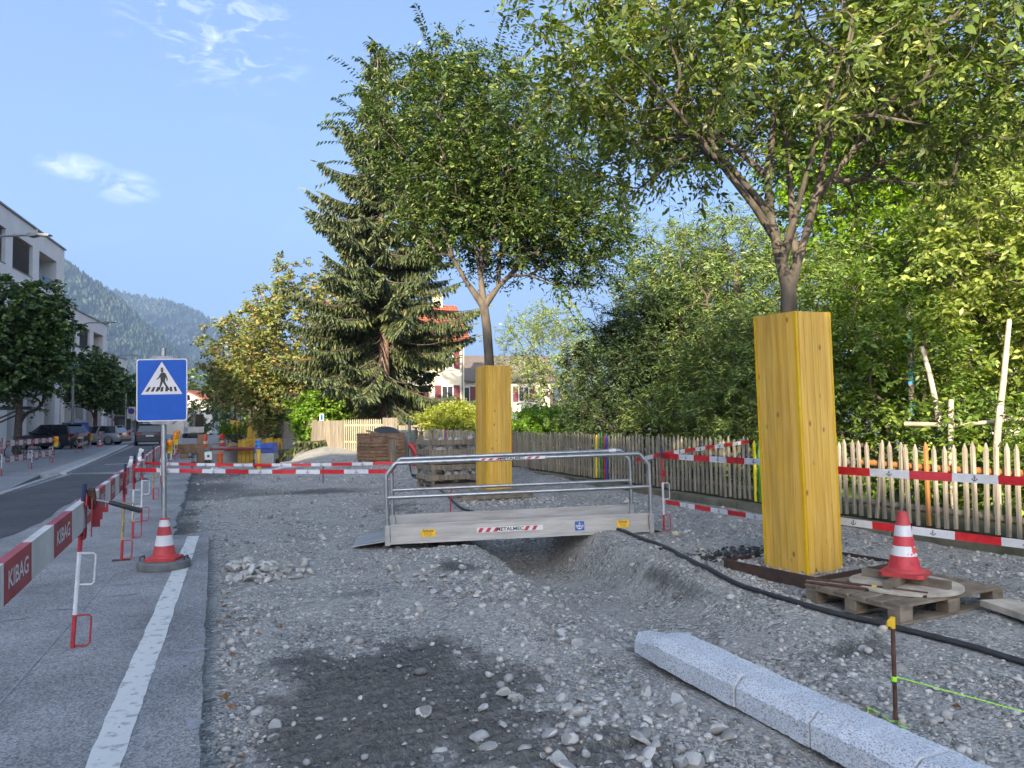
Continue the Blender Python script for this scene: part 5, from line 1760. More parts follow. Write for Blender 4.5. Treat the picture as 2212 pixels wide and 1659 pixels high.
# ------------------------------------------------------------------ vehicles
M_CARBLK = mat('black_car_paint', (0.012, 0.013, 0.017), .3, coat=.8, rgb2=(.014, .015, .02), scale=2)
M_CARSIL = mat('silver_car_paint', (0.30, 0.32, 0.34), .35, metal=.4, coat=.7, rgb2=(.28, .30, .32), scale=2)
M_TYRE = mat('tyre_rubber', (.02, .02, .02), .9)
M_RIM = mat('alloy_rim', (.45, .45, .46), .35, metal=.8)
M_LAMPR = mat('tail_lamp', srgb('8c1018'), .2, rgb2=srgb('70101a'), scale=8)
M_PLATE = mat('number_plate', (.7, .7, .68), .4)
M_CARGL = mat('car_glass', (.02, .025, .03), .05, spec=1.0)


def car(loc, rz, label, paint, L=4.3, Wd=1.8, H=1.5, suv=False, group='parked and driving cars'):
    """x forward, rear at -L/2; body lofted from cross sections, glass house set in, wheels, lamps"""
    t = thing('car', loc, label, 'car', rz, group=group)
    h2 = Wd / 2
    st = [(-.5, .34, .80, .90), (-.485, .26, .98, .97), (-.42, .22, 1.0, 1.0), (-.2, .20, .98, 1.0), (.12, .20, .97, 1.0), (.30, .22, .93, .99), (.42, .25, .84, .94), (.485, .30, .70, .84), (.5, .36, .58, .74)]
    belt = .62 * H
    vs, fs = [], []
    for u, z0, zt, w in st:
        top = zt * belt
        hw = h2 * w
        prof = [(-hw * .92, z0), (-hw, z0 + .14), (-hw * 1.0, top - .22), (-hw * .95, top - .04), (-hw * .82, top), (0, top + .02), (hw * .82, top), (hw * .95, top - .04), (hw, top - .22), (hw, z0 + .14), (hw * .92, z0)]
        vs += [(u * L, y, z) for y, z in prof]
    n = 11
    for i in range(len(st) - 1):
        for j in range(n):
            q = (j + 1) % n
            fs.append((i * n + j, i * n + q, (i + 1) * n + q, (i + 1) * n + j))
    fs += [tuple(range(n)), tuple((len(st) - 1) * n + j for j in range(n - 1, -1, -1))]
    mb = MB(); mb.add(vs, fs); mb.build('body', paint, t, smooth=45)
    # cabin
    rx0, rx1 = (-.40, .06) if not suv else (-.44, .05)
    bx0, bx1 = (-.488, .24) if not suv else (-.49, .23)
    zb, zt = belt - .03, H - .035
    wb, wt = h2 * .93, h2 * .70
    c = [(bx0 * L, wb, zb), (bx1 * L, wb, zb), (rx1 * L, wt, zt), (rx0 * L, wt, zt)]
    V = [(x, -y, z) for x, y, z in c] + [(x, y, z) for x, y, z in c]
    mb = MB(); mb.add(V, [(0, 1, 2, 3), (7, 6, 5, 4), (1, 5, 6, 2), (3, 2, 6, 7), (0, 3, 7, 4)]); mb.build('cabin', paint, t, bevel=.05)
    def face(a, b, c_, d, ins, name, out=.012):
        a, b, c_, d = map(Vector, (a, b, c_, d))
        ctr = (a + b + c_ + d) / 4
        nrm = (b - a).cross(d - a).normalized()
        if nrm.dot(ctr - Vector((0, 0, zb))) < 0: nrm = -nrm
        pts = [p.lerp(ctr, ins) + nrm * out for p in (a, b, c_, d)]
        mb = MB(); mb.add(pts, [(0, 1, 2, 3)]); mb.build(name, M_CARGL, t)
    face(V[1], V[5], V[6], V[2], .08, 'windscreen')
    face(V[0], V[4], V[7], V[3], .10, 'rear_window')
    for o in (0, 4):
        A, B, C_, D = [Vector(p) for p in V[o:o + 4]]
        m1, m2 = A.lerp(B, .52), D.lerp(C_, .55)
        face(A.lerp(B, .08), m1, m2, D, .09, 'side_window'); face(m1, B, C_, m2, .09, 'side_window')
    mb = MB(); mb.bx(rx0 * L - .16, rx0 * L + .1, -wt * .95, wt * .95, zt - .01, zt + .025); mb.build('roof_spoiler', paint, t, bevel=.01)
    wr = .33 if not suv else .36
    for fx in (-.30, .31):
        for s in (-1, 1):
            w = MB()
            rings = [(wr, -.10), (wr, .10)]
            for yy in (-.10, .10):
                pass
            pts = [(fx * L, s * (h2 - .10) - .1, wr), (fx * L, s * (h2 - .10) + .1, wr)]
            w.tube(pts, wr, 24); wo = w.build('wheel', M_TYRE, t, smooth=40)
            w = MB(); w.tube([(fx * L, s * (h2 + .001), wr), (fx * L, s * (h2 + .012), wr)], wr * .66, 20); w.build('rim', M_RIM, wo)
    for s in (-1, 1):
        mb = MB(); mb.bx(-.497 * L, -.47 * L, s * h2 * .52, s * h2 * .96, belt * .78, belt * .98); mb.build('tail_light', M_LAMPR, t, bevel=.015)
        mb = MB(); mb.bx(.46 * L, .492 * L, s * h2 * .45, s * h2 * .82, belt * .58, belt * .72); mb.build('headlight', M_TRIM, t, bevel=.015)
        mb = MB(); mb.bx(.13 * L, .17 * L, s * h2 * .97, s * h2 * 1.14, belt, belt + .13); mb.build('mirror', paint, t, bevel=.02)
    mb = MB(); mb.bx(-.507 * L, -.495 * L, -.25, .25, belt * .66, belt * .78); mb.build('number_plate', M_PLATE, t)
    mb = MB(); mb.bx(-.506 * L, -.47 * L, -h2 * .85, h2 * .85, .24, .42); mb.build('bumper', M_BLACK, t, bevel=.03)
    return t


car((-9.6, 53.6, .015), R(147), 'black hatchback parked by the pillars behind the striped boards', M_CARBLK, L=4.1, Wd=1.8, H=1.56)
car((-4.62, 59.6, 0.004), R(96), 'black car driving away along the street', M_CARBLK, L=4.4, Wd=1.86, H=1.52, suv=True)
car((-8.4, 62.0, .015), R(165), 'silver car parked behind the blue container', M_CARSIL, L=4.3, Wd=1.78, H=1.42)

# ------------------------------------------------------------------ left pavement furniture
cb = thing('site_container', (-8.9, 57.2, .015), 'blue kiosk container with a yellow sign on a timber plinth', 'container', R(15))
mb = MB(); mb.bx(-.75, .75, -.6, .6, 0, .62); mb.build('plinth', M_WOODW, cb)
mb = MB(); mb.bx(-.72, .72, -.58, .58, .621, 1.62); mb.build('body', M_BLUEP, cb, bevel=.02)
mb = MB(); mb.add([(-.8, -.66, 1.621), (.8, -.66, 1.621), (.8, .66, 1.621), (-.8, .66, 1.621), (0, 0, 1.95)], [(0, 1, 4), (1, 2, 4), (2, 3, 4), (3, 0, 4), (3, 2, 1, 0)]); mb.build('roof', M_CAP, cb)
mb = MB(); mb.bx(-.32, .32, -.60, -.585, .98, 1.3); mb.build('yellow_sign', M_YEL, cb)
bs = thing('bus_shelter', (-9.6, 42.8, .015), 'dark open shelter with a flat canopy beside the near plane tree', 'shelter', R(5))
mb = MB(); mb.bx(-2.2, 1.2, -1.5, 1.5, 2.28, 2.40); mb.build('canopy', M_FRAME, bs)
for x, y in ((-2.0, -1.3), (-2.0, 1.3)):
    mb = MB(); mb.bx(x - .05, x + .05, y - .05, y + .05, 0, 2.279); mb.build('post', M_FRAME, bs)
for y in (-1.3, 1.3):
    mb = MB(); mb.bar((-1.9, y, .9), (.6, y, 2.2), .06, .08); mb.build('brace', M_FRAME, bs)
mb = MB(); mb.bx(-1.98, -1.93, -1.2, 1.2, .3, 2.1); mb.build('glass_wall', M_GLASS, bs)
mb = MB(); mb.bx(-1.9, -1.86, .3, .9, 1.0, 1.7); mb.build('notice', M_TRIM, bs)
# bicycle
bk = thing('bicycle', (-7.75, 37.2, .015), 'dark bicycle leaning behind the near striped boards', 'bicycle', R(150))
for x in (-.52, .52):
    mb = MB(); mb.tube([(x + .33 * math.cos(a), 0, .34 + .33 * math.sin(a)) for a in [2 * math.pi * k / 24 for k in range(25)]], .017, 6, cap=False); wv = mb.build('wheel', M_TYRE, bk, smooth=40)
    mb = MB()
    for k in range(8):
        a = math.pi * k / 8
        mb.tube([(x - .32 * math.cos(a), 0, .34 - .32 * math.sin(a)), (x + .32 * math.cos(a), 0, .34 + .32 * math.sin(a))], .003, 4)
    mb.build('spokes', M_RIM, wv)
mb = MB()
for a, b in (((-.52, 0, .34), (-.05, 0, .30)), ((-.05, 0, .30), (-.2, 0, .86)), ((-.2, 0, .86), (-.52, 0, .34)), ((-.05, 0, .30), (.36, 0, .8)), ((-.17, 0, .76), (.36, 0, .84)), ((.52, 0, .34), (.34, 0, .98))):
    mb.tube([a, b], .018, 8)
mb.build('frame', M_FRAME, bk, smooth=40)
mb = MB(); mb.tube([(.3, -.28, 1.0), (.36, -.1, .99), (.36, .1, .99), (.3, .28, 1.0)], .014, 8); mb.build('handlebar', M_BLACK, bk, smooth=40)
mb = MB(); mb.bx(-.34, -.08, -.08, .08, .88, .93); mb.build('saddle', M_BLACK, bk, bevel=.03)

# left barriers: two-board sections on posts
def left_barrier(pts, base_label, n, text=False, seg=.5):
    posts = []
    for i, (x, y) in enumerate(pts):
        barrier_post((x, y, .015), base_label[0] + [', at its free end', ', second from its free end', ', third from its free end', ', at its lamp end'][i if i < len(pts) - 1 else 3], h=1.12, group='barrier posts on the left pavement', rz=R(180), bracket=False)
    a, b = pts[0], pts[-1]
    dx, dy = b[0] - a[0], b[1] - a[1]
    L = math.hypot(dx, dy); ux, uy = dx / L, dy / L
    for z, lb in ((.93, base_label[1]), (.42, base_label[2])):
        barrier_board((a[0] - ux * .15 + .03, a[1] - uy * .15, z), (b[0] + ux * .1 + .03, b[1] + uy * .1, z), lb, group='striped boards on the left pavement', text=text, seg=seg, w=.18)


left_barrier([(-6.6, 22.6), (-5.95, 26.1), (-5.88, 29.6), (-6.0, 33.7)], ('red and white post of the barrier by the bicycle', 'upper striped board in front of the bicycle', 'lower striped board in front of the bicycle'), 4, text=True, seg=.45)
left_barrier([(-6.9, 45.0), (-7.2, 48.8), (-7.75, 54.6)], ('red and white post of the barrier before the blue container', 'upper striped board before the blue container', 'lower striped board before the blue container'), 3)
left_barrier([(-7.7, 58.5), (-7.8, 63.0), (-7.7, 67.0)], ('red and white post of the barrier near the silver car', 'upper striped board near the silver car', 'lower striped board near the silver car'), 3)
left_barrier([(-7.1, 70.5), (-7.2, 75.0)], ('red and white post of the barrier near the brown hut', 'upper striped board near the brown hut', 'lower striped board near the brown hut'), 2)
warn_lamp((-5.9, 33.75, .66), 'amber warning lamp on the end post of the near left barrier', group=None)
warn_lamp((-7.6, 54.7, .5), 'amber warning lamp on the barrier before the blue container', group=None)
warn_lamp((-7.6, 67.0, .5), 'amber warning lamp on the barrier near the silver car', group=None)
sg2 = thing('no_stopping_sign', (-7.18, 69.8, .015), 'white plate with a round no stopping symbol on a grey pole', 'traffic sign', R(-10))
mb = MB(); mb.tube([(0, 0, 0), (0, 0, 4.2)], .05, 10); mb.build('pole', M_GALV, sg2, smooth=50)
mb = MB(); mb.bx(.12, .78, -.065, -.052, 1.95, 2.95); p = mb.build('plate', M_TRIM, sg2)
mb = MB(); mb.tube([(.45, -.066, 2.58), (.45, -.070, 2.58)], .26, 24); mb.build('red_ring', mat('sign_red', srgb('a83248'), .5), p)
mb = MB(); mb.tube([(.45, -.0705, 2.58), (.45, -.0725, 2.58)], .20, 24); mb.build('blue_disc', M_SIGNB, p)
mb = MB(); mb.bar((.31, -.0735, 2.72), (.59, -.0735, 2.44), .003, .05, up=(1, 0, 1)); mb.build('red_bar', MATS['sign_red'], p)
put(text_mesh('P', .14, M_TXT), 'lettering', p, (.45, -.0665, 2.1))
sg3 = thing('pedestrian_sign', (-6.75, 83.5, .015), 'small blue sign on a pole at the far end of the pavement', 'traffic sign', R(-10))
mb = MB(); mb.tube([(0, 0, 0), (0, 0, 2.6)], .04, 8); mb.build('pole', M_GALV, sg3)
mb = MB(); mb.bx(-.45, .45, -.06, -.045, 1.65, 2.75); q = mb.build('plate', M_SIGNB, sg3)
mb = MB(); mb.add([(-.28, -.062, 1.95), (.28, -.062, 1.95), (0, -.062, 2.55)], [(0, 1, 2)]); mb.build('triangle', M_SIGNW, q)
sh = thing('site_hut', (-7.9, 74.5, .015), 'narrow brown timber hut beside the no stopping sign', 'hut', R(5))
mb = MB(); mb.bx(-.65, .65, -.6, .6, 0, 2.2); mb.build('wall', mat('brown_boards', srgb('4a3a2e'), .8, rgb2=srgb('3a2d24'), scale=5), sh)
mb = MB(); mb.bx(-.75, .75, -.7, .7, 2.201, 2.3); mb.build('roof', M_CAP, sh)
mb = MB(); mb.bx(-.3, .35, -.63, -.603, .02, 1.95); mb.build('door', M_FRAME, sh)
cn3 = thing('traffic_cone', (-7.35, 56.6, .015), 'small red traffic cone on the pavement before the blue container', 'traffic cone')
cone_mesh([(.15, .0285), (.12, .05), (.095, .16), (.08, .25), (.07, .32), (.05, .45), (.035, .5)], [0, 0, 1, 0, 1, 0], .17, None).build('cone_body', [M_CONE, M_CONEW], cn3, smooth=40)

# ------------------------------------------------------------------ middle distance: crates, standpipe, shoring, pump
ct = thing('slatted_crate', (5.42, 26.42, 0), 'large brown slatted crate full of site rubbish by the gate', 'crate', R(12))
ct.location.z = float(gz(5.4, 26.4)) + .02
cw, cd = .66, .62
for k in range(8):
    z0 = .14 + k * .118
    for y0, nm in ((-cd, 'f'), (cd - .03, 'b')):
        mb = MB(); mb.bx(-cw, cw, y0, y0 + .03, z0, z0 + .10); mb.build('slat', M_WOODB, ct, bevel=.003)
    for x0 in (-cw - .001, cw - .029):
        mb = MB(); mb.bx(x0, x0 + .03, -cd + .032, cd - .032, z0, z0 + .10); mb.build('slat', M_WOODB, ct, bevel=.003)
for x in (-cw + .08, 0, cw - .08):
    for y in (-cd + .09, cd - .09):
        mb = MB(); mb.bx(x - .045, x + .045, y - .045, y + .045, 0, 1.06); mb.build('upright', M_WOODB, ct)
mb = MB(); mb.bx(-cw + .03, cw - .03, -cd + .04, cd - .04, .1, .14); mb.build('floor', M_WOODB, ct)
for k, (x, y, z, sx, sy, sz, rx) in enumerate(((-.3, -.2, .14, .26, .28, .72, 0), (.3, .05, .14, .26, .45, .85, 0), (-.3, .36, .14, .26, .2, .7, 0))):
    o = MB(); o.bx(-sx, sx, -sy, sy, 0, sz); q = o.build('rubbish_sack', mat('grey_sack', (.35, .36, .38), .7, rgb2=(.2, .21, .23), scale=5), bevel=.12)
    q.matrix_world = ct.matrix_basis @ Matrix.Translation((x, y, z))
    tag(q, ['pale rubbish sack filling the front of the slatted crate', 'bulging rubbish sack under the black lid in the slatted crate', 'rubbish sack in the rear corner of the slatted crate'][k], 'sack')
ld = thing('bin_lid', (5.75, 26.75, ct.location.z + 1.08), 'black domed lid lying askew across the slatted crate', 'lid', rot=(R(12), R(10), R(-20)))
mb = MB(); mb.lathe([(.50, 0), (.52, .03), (.46, .08), (.30, .15), (.10, .19), (.01, .195)], 28); mb.build('dome', M_BLACK, ld, smooth=50)
mb = MB(); mb.bar((-.7, -.35, .03), (.1, -.55, .0), .09, .05); mb.build('strut', M_WOODH, ld)
br = thing('barrel', (6.45, 26.9, float(gz(6.45, 26.9))), 'grey ribbed barrel standing behind the slatted crate', 'barrel')
mb = MB()
pr = []
for k in range(9):
    pr += [(.44, .02 + k * .12), (.455, .06 + k * .12), (.455, .09 + k * .12), (.44, .13 + k * .12)]
mb.lathe(pr, 28); mb.build('shell', mat('grey_green_plastic', (.20, .22, .20), .7, rgb2=(.16, .18, .165), scale=4), br, smooth=40)
sp = thing('stump_post', (5.45, 24.6, G(5.45, 24.6) - .05), 'short weathered timber post in the gravel before the slatted crate', 'post', R(12))
mb = MB(); mb.bx(-.085, .085, -.085, .085, 0, .92); mb.build('timber', M_WOODW, sp, bevel=.015)
# hydrant standpipes
st1 = thing('standpipe', (6.05, 24.0, G(6.05, 24.0)), 'green brass water standpipe with valve wheels by the fence', 'standpipe', R(-20))
M_BRASS = mat('tarnished_brass', srgb('6e6a4e'), .5, metal=.5, rgb2=srgb('4e5446'), scale=9)
mb = MB(); mb.tube([(-.16, 0, 0), (-.16, 0, 1.5)], .05, 12); mb.build('riser', mat('grey_green_pipe', srgb('6f7a70'), .6, rgb2=srgb('58625a'), scale=6), st1, smooth=50)
mb = MB(); mb.tube([(-.16, 0, .72), (.22, 0, .72)], .05, 12); mb.tube([(.22, 0, .2), (.22, 0, 1.1)], .065, 12); mb.tube([(.05, 0, .72), (.05, 0, 1.25)], .04, 12); mb.build('valve_body', M_BRASS, st1, smooth=50)
for x, z in ((-.16, .72), (.22, .95)):
    mb = MB(); mb.tube([(x, -.02, z), (x, -.12, z)], .09, 14); mb.build('coupling', M_BRASS, st1, smooth=50)
for x in (.05, .22):
    zz = 1.26 if x < .1 else 1.12
    mb = MB(); mb.tube([(x - .12, 0, zz), (x + .12, 0, zz)], .018, 8); mb.tube([(x, -.12, zz), (x, .12, zz)], .018, 8); mb.tube([(x, 0, zz - .1), (x, 0, zz)], .02, 8); mb.build('valve_handle', M_BRASS, st1, smooth=50)
st2 = thing('red_standpipe', (4.98, 19.6, G(4.98, 19.6)), 'curved red hydrant standpipe on a grey collar', 'standpipe', R(-24))
st2.scale = (.8, .8, .7)
mb = MB(); mb.tube([(.02, 0, -.05), (.02, 0, .12)], .15, 18); mb.build('blue_foot', mat('navy_iron', srgb('23365c'), .6), st2, smooth=50)
mb = MB(); mb.tube([(.02, 0, .121), (.02, 0, .42)], .19, 20); mb.build('collar', M_CONC, st2, smooth=50)
mb = MB(); mb.tube([(.06, 0, .42), (.08, 0, .62), (.05, 0, .85), (-.04, 0, 1.05), (-.16, 0, 1.22), (-.26, 0, 1.28)], [.17, .17, .155, .13, .10, .075], 16); mb.build('bent_pipe', mat('hydrant_red', srgb('a52a2c'), .45, rgb2=srgb('8f2426'), scale=5), st2, smooth=60)
mb = MB(); mb.tube([(.1, 0, .98), (.14, 0, 1.16)], .10, 14); mb.tube([(.1, 0, 1.15), (.1, 0, 1.24)], .06, 10); mb.build('cap', M_BLACK, st2, smooth=50)
mb = MB(); mb.tube([(-.24, -.02, 1.22), (-.25, -.03, .9), (-.2, -.05, .4), (-.12, -.08, .03)], .022, 8); mb.build('feed_hose', M_BLACK, st2, smooth=50)

# crates of rubble stones, two pallets stacked
M_RUBBLE = mat('split_stone', (.42, .42, .41), .85, rgb2=(.26, .26, .26), scale=6, objvar=.18, bump=.3, bscale=25, bdist=.01)


def rock_me(seed, n=1, material=None, flat=.7, ang=.25):
    import bmesh
    bm = bmesh.new()
    bmesh.ops.create_icosphere(bm, subdivisions=n, radius=1.0)
    rs = np.random.default_rng(seed)
    ax = rs.normal(size=(7, 3)); ax /= np.linalg.norm(ax, axis=1)[:, None]
    cut = rs.uniform(.45, .85, 7)
    for v in bm.verts:
        p = np.array(v.co)
        for a, c_ in zip(ax, cut):
            d = p @ a
            if d > c_: p = p - a * (d - c_) * .85
        p = p * (1 + rs.normal(0, ang * .18))
        v.co = (p[0], p[1] * .82, p[2] * flat)
    me = bpy.data.meshes.new('stone')
    bm.to_mesh(me); bm.free()
    me.materials.append(material)
    return me


BLOCKS = [rock_me(200 + i, 1, M_RUBBLE, .6, .3) for i in range(6)]


def stone_crate(x, y, z, rz, label, h=.5):
    t = thing('stone_crate', (x, y, z), label, 'crate', rz, group='pallet crates of split stone')
    a, b = .62, .5
    mb = MB(); mb.bx(-a, a, -b, b, .09, .115); mb.build('floor', M_WOODH, t)
    for yy in (-b + .05, 0, b - .05):
        mb = MB(); mb.bx(-a, a, yy - .05, yy + .05, 0, .089); mb.build('runner', M_WOODH, t)
    for xx in (-a + .03, a - .03):
        for yy in (-b + .03, b - .03):
            mb = MB(); mb.bx(xx - .03, xx + .03, yy - .03, yy + .03, .1155, h); mb.build('corner_post', M_WOODW, t)
    for z0 in (.20, h - .13):
        for yy in (-b - .022, b + .002):
            mb = MB(); mb.bx(-a, a, yy, yy + .02, z0, z0 + .115); mb.build('side_board', M_WOODW, t, bevel=.003)
        for xx in (-a - .022, a + .002):
            mb = MB(); mb.bx(xx, xx + .02, -b + .001, b - .001, z0, z0 + .115); mb.build('side_board', M_WOODW, t, bevel=.003)
    return t


z0 = G(4.95, 16.4) + .01
c1 = stone_crate(4.95, 16.35, z0, R(4), 'lower wooden crate of split stones behind the far tree box', .55)
c2 = stone_crate(4.93, 16.37, z0 + .552, R(2), 'upper wooden crate heaped with split stones behind the far tree box', .55)
rr3 = random.Random(9)
for lvl, cc in ((0, c1), (1, c2)):
    for k in range(34):
        s = rr3.uniform(.10, .17)
        lx, ly = rr3.uniform(-.47, .47), rr3.uniform(-.38, .38)
        lz = rr3.uniform(.22, .40) if lvl == 0 else rr3.uniform(.22, .56)
        if k % 3 == 0: lx = rr3.choice((-.48, .48)); 
        if k % 3 == 1: ly = -.38
        o = link('split_stone', BLOCKS[k % 6])
        o.location = cc.matrix_basis @ Vector((lx, ly, lz))
        o.rotation_euler = (rr3.uniform(0, 6), rr3.uniform(0, 6), rr3.uniform(0, 6))
        o.scale = (s, s, s * 1.1)
        tag(o, 'angular split stone lying in the %s wooden crate' % ('lower' if lvl == 0 else 'upper'), 'stone', 'split stones in the %s crate' % ('lower' if lvl == 0 else 'upper'))
# small stakes
for (x, y, hgt, m_, lb) in ((3.62, 11.95, .50, M_RED, 'thin red marker stake behind the footbridge'), (2.54, 19.7, .55, M_DARKST, 'thin dark marker stake in the gravel behind the tapes')):
    t = thing('marker_stake', (x, y, G(x, y) - .03), lb, 'stake')
    mb = MB(); mb.tube([(0, 0, 0), (.005, 0, hgt)], .012, 8); mb.build('rod', m_, t, smooth=40)

# site pump, wrapped post, white pipe
pm = thing('site_pump', (1.75, 30.2, float(gz(1.75, 30.2))), 'blue hooded site pump on a grey wheeled body', 'pump', R(-18))
mb = MB(); mb.prism([(-.36, -.3, .55), (.36, -.3, .55), (.38, -.3, .78), (.30, -.3, .92), (-.26, -.3, .92), (-.36, -.3, .80)], (0, .7, 0)); mb.build('hood', M_BLUEP, pm, bevel=.03)
mb = MB(); mb.bx(-.36, .36, -.28, .40, .16, .549); mb.build('body', mat('light_grey_steel', (.30, .305, .30), .6, rgb2=(.24, .24, .24), scale=5), pm, bevel=.02)
mb = MB(); mb.bx(-.2, .28, -.315, -.302, .70, .74); mb.build('hood_handle', M_BLACK, pm)
for s in (-1, 1):
    mb = MB(); mb.tube([(s * .38, .05, .15), (s * .46, .05, .15)], .16, 16); mb.build('wheel', M_TYRE, pm, smooth=40)
yp = thing('yellow_pipe', (1.40, 28.0, float(gz(1.4, 28.0)) - .05), 'upright yellow pipe with its top wrapped in blue film', 'pipe', rot=(0, R(-3), 0))
mb = MB(); mb.tube([(0, 0, 0), (0, 0, .92)], .075, 14); mb.build('pipe', mat('pipe_yellow', srgb('d9ab45'), .5, rgb2=srgb('c59838'), scale=4), yp, smooth=50)
mb = MB(); mb.tube([(0, 0, .80), (0, 0, .84), (0, 0, .9), (0, 0, .96), (0, 0, 1.0), (0, 0, 1.12), (0, 0, 1.14)], [.08, .10, .085, .11, .085, .10, .04], 10); mb.build('blue_wrap', mat('blue_film', srgb('3f83c8'), .35, rgb2=srgb('2c6ab0'), scale=14, bump=.5, bscale=40), yp)
for k, off in enumerate((0, .14)):
    pp = catmull([(-.15 + off * .2, 24.3 + off, .30), (.5, 25.2 + off, .16), (1.3, 26.4 + off, .10), (2.1, 27.4 + off, .12), (2.9, 28.1 + off, .2)], 6)
    pp = [(a, b, float(gz(a, b)) + .06 + max(0, c_ - .1)) for a, b, c_ in pp]
    o0 = Vector(pp[0]); mb = MB(); mb.tube([Vector(p) - o0 for p in pp], .045, 10)
    tag(mb.build('conduit_pipe', mat('white_conduit', (.6, .62, .64), .5, rgb2=(.5, .52, .55), scale=3), smooth=50, loc=o0), 'pale flexible conduit lying across the trench ' + ('in front of' if k == 0 else 'behind') + ' its twin', 'pipe')
# orange stake and orange baffles
def stake(x, y, h, label, m_=None, r=.05, zb=None):
    t = thing('orange_stake', (x, y, (float(gz(x, y)) - .03) if zb is None else zb), label, 'stake')
    mb = MB(); mb.tube([(0, 0, 0), (0, 0, h - .1), (.01, 0, h - .09), (.01, 0, h)], [r, r, r * 1.35, r * 1.3], 10); mb.build('tube', m_ or M_ORANGE, t, smooth=40)
stake(.05, 30.5, .62, 'orange tube stake standing before the trench shoring')
stake(.2, 40.0, 1.3, 'orange pipe end inside the trench shoring')
for k, (x, y, z) in enumerate(((-.75, 52.0, 0), (.3, 53.5, 0))):
    t = thing('barrier_bollard', (x, y, -.05), 'orange plastic bollard beyond the shored trench, %s' % ('squat one by the road edge' if k == 0 else 'taller one with a blue top'), 'bollard')
    mb = MB(); mb.lathe([(.22, 0), (.22, .08), (.14, .11), (.12, .45), (.15, .47), (.15, .74), (.09, .83), (.04, .85)], 16); mb.build('body', M_ORANGE if k == 0 else mat('bollard_red', srgb('d23b2c'), .5), t, smooth=40)
    mb = MB(); mb.lathe([(.128, .22), (.142, .23), (.142, .38), (.128, .39)], 16); mb.build('band', M_TRIM, t)
# timber blocks at the end of the broken road edge
tb = thing('timber_stack', (-.95, 35.6, 0.0), 'stack of squared timber blocks at the broken road edge', 'timber', R(4))
mb = MB(); mb.bx(-.72, .35, -.3, 1.0, .22, .42); mb.build('beam', M_WOODB, tb, bevel=.01)
mb = MB(); mb.bx(-.55, -.25, -.25, 0.1, 0, .219); mb.build('block', M_WOODB, tb, bevel=.01)
mb = MB(); mb.bx(.12, .42, -.32, .2, -.25, .2195); mb.build('block', M_WOODB, tb, bevel=.01)
mb = MB(); mb.bx(-.78, .4, .0, .3, .4205, .60); mb.build('beam', M_WOODB, tb, bevel=.01)
mb = MB(); mb.bx(.15, .38, .32, .55, .4205, 1.0); mb.build('upright', M_WOODB, tb, bevel=.01)
mb = MB(); mb.bx(-.795, -.7205, -.28, .4, .24, .4); mb.build('red_end', M_ORANGE, tb)
tg = thing('notice_tag', (-.35, 33.5, -.02), 'small white notice plate leaning at the road edge', 'plate', rot=(R(-12), 0, R(10)))
mb = MB(); mb.bx(-.14, .14, -.008, .008, 0, .34); mb.build('plate', M_TRIM, tg); mb = MB(); mb.bx(-.05, .05, -.0105, -.0085, .1, .2); mb.build('mark', M_INK, tg)
# trench shoring: yellow timber sheets, posts and red struts
M_SHORE = mat('shoring_yellow', srgb('b8922c'), .75, rgb2=srgb('8f6f22'), scale=3, objvar=.15, bump=.3, bscale=14, bdist=.006)
M_STRUT = mat('strut_red', srgb('8e3f3a'), .6, rgb2=srgb('6f302e'), scale=5)
sh_ = thing('trench_shoring', (1.9, 41.6, -.95), 'trench shoring of yellow planks with red steel struts', 'shoring', R(-5))
for k in range(11):
    x = -.95 + k * .2
    mb = MB(); mb.bx(x, x + .18, .6, .66, 0, 1.55 + .05 * ((k * 7) % 3)); mb.build('sheet_plank', M_SHORE, sh_)
for k in range(6):
    mb = MB(); mb.bx(1.27, 1.33, -1.0 + k * .28, -.75 + k * .28, 0, 1.55); mb.build('sheet_plank', M_SHORE, sh_)
for x, y in ((.35, -.6), (1.15, -.6), (1.15, .45)):
    mb = MB(); mb.tube([(x, y, 0), (x, y, 1.35)], .08, 12); mb.build('post', M_SHORE, sh_, smooth=50)
for z, xa, xb in ((1.12, -2.2, 1.1), (.35, .3, 1.1), (1.02, -1.6, .4)):
    mb = MB(); mb.tube([(xa, -.62 if z != 1.02 else .3, z), (xb, -.62 if z != 1.02 else .3, z + .03)], .06, 12); mb.build('strut', M_STRUT, sh_, smooth=50)
    mb = MB(); mb.tube([(xb - .25, -.62 if z != 1.02 else .3, z), (xb - .15, -.62 if z != 1.02 else .3, z)], .085, 12); mb.build('strut_collar', M_SHORE, sh_, smooth=50)
# far yellow tree boxes
tree_box(Vector((2.35, 58.3, -.05)), (0, 0, R(6)), .55, 1.95, 'farther yellow tree box with a stack of red and white baffles', nb=3)
tree_box(Vector((1.35, 66.0, -.02)), (0, 0, R(-8)), .62, 1.75, 'farthest yellow tree box beside the conical shrubs', nb=3)
bf = thing('baffle_stack', (3.15, 58.6, -.02), 'stack of white and red traffic baffles beside the farther tree box', 'baffles')
for k in range(5):
    mb = MB(); mb.bx(-.45, .45, -.3, .3, .05 + k * .25, .05 + k * .25 + .13); mb.build('baffle', M_TRIM if k % 2 == 0 else M_RED, bf, bevel=.03)
mb = MB(); mb.bx(-.5, .5, -.35, .35, 0, .045); mb.build('pallet_base', M_WOODH, bf)
for k in range(4):
    mb = MB(); mb.bx(-.4 + .02 * k, .4, -.25, .25, .181 + k * .25, .299 + k * .25); mb.build('spacer', M_RED if k % 2 == 0 else M_TRIM, bf)
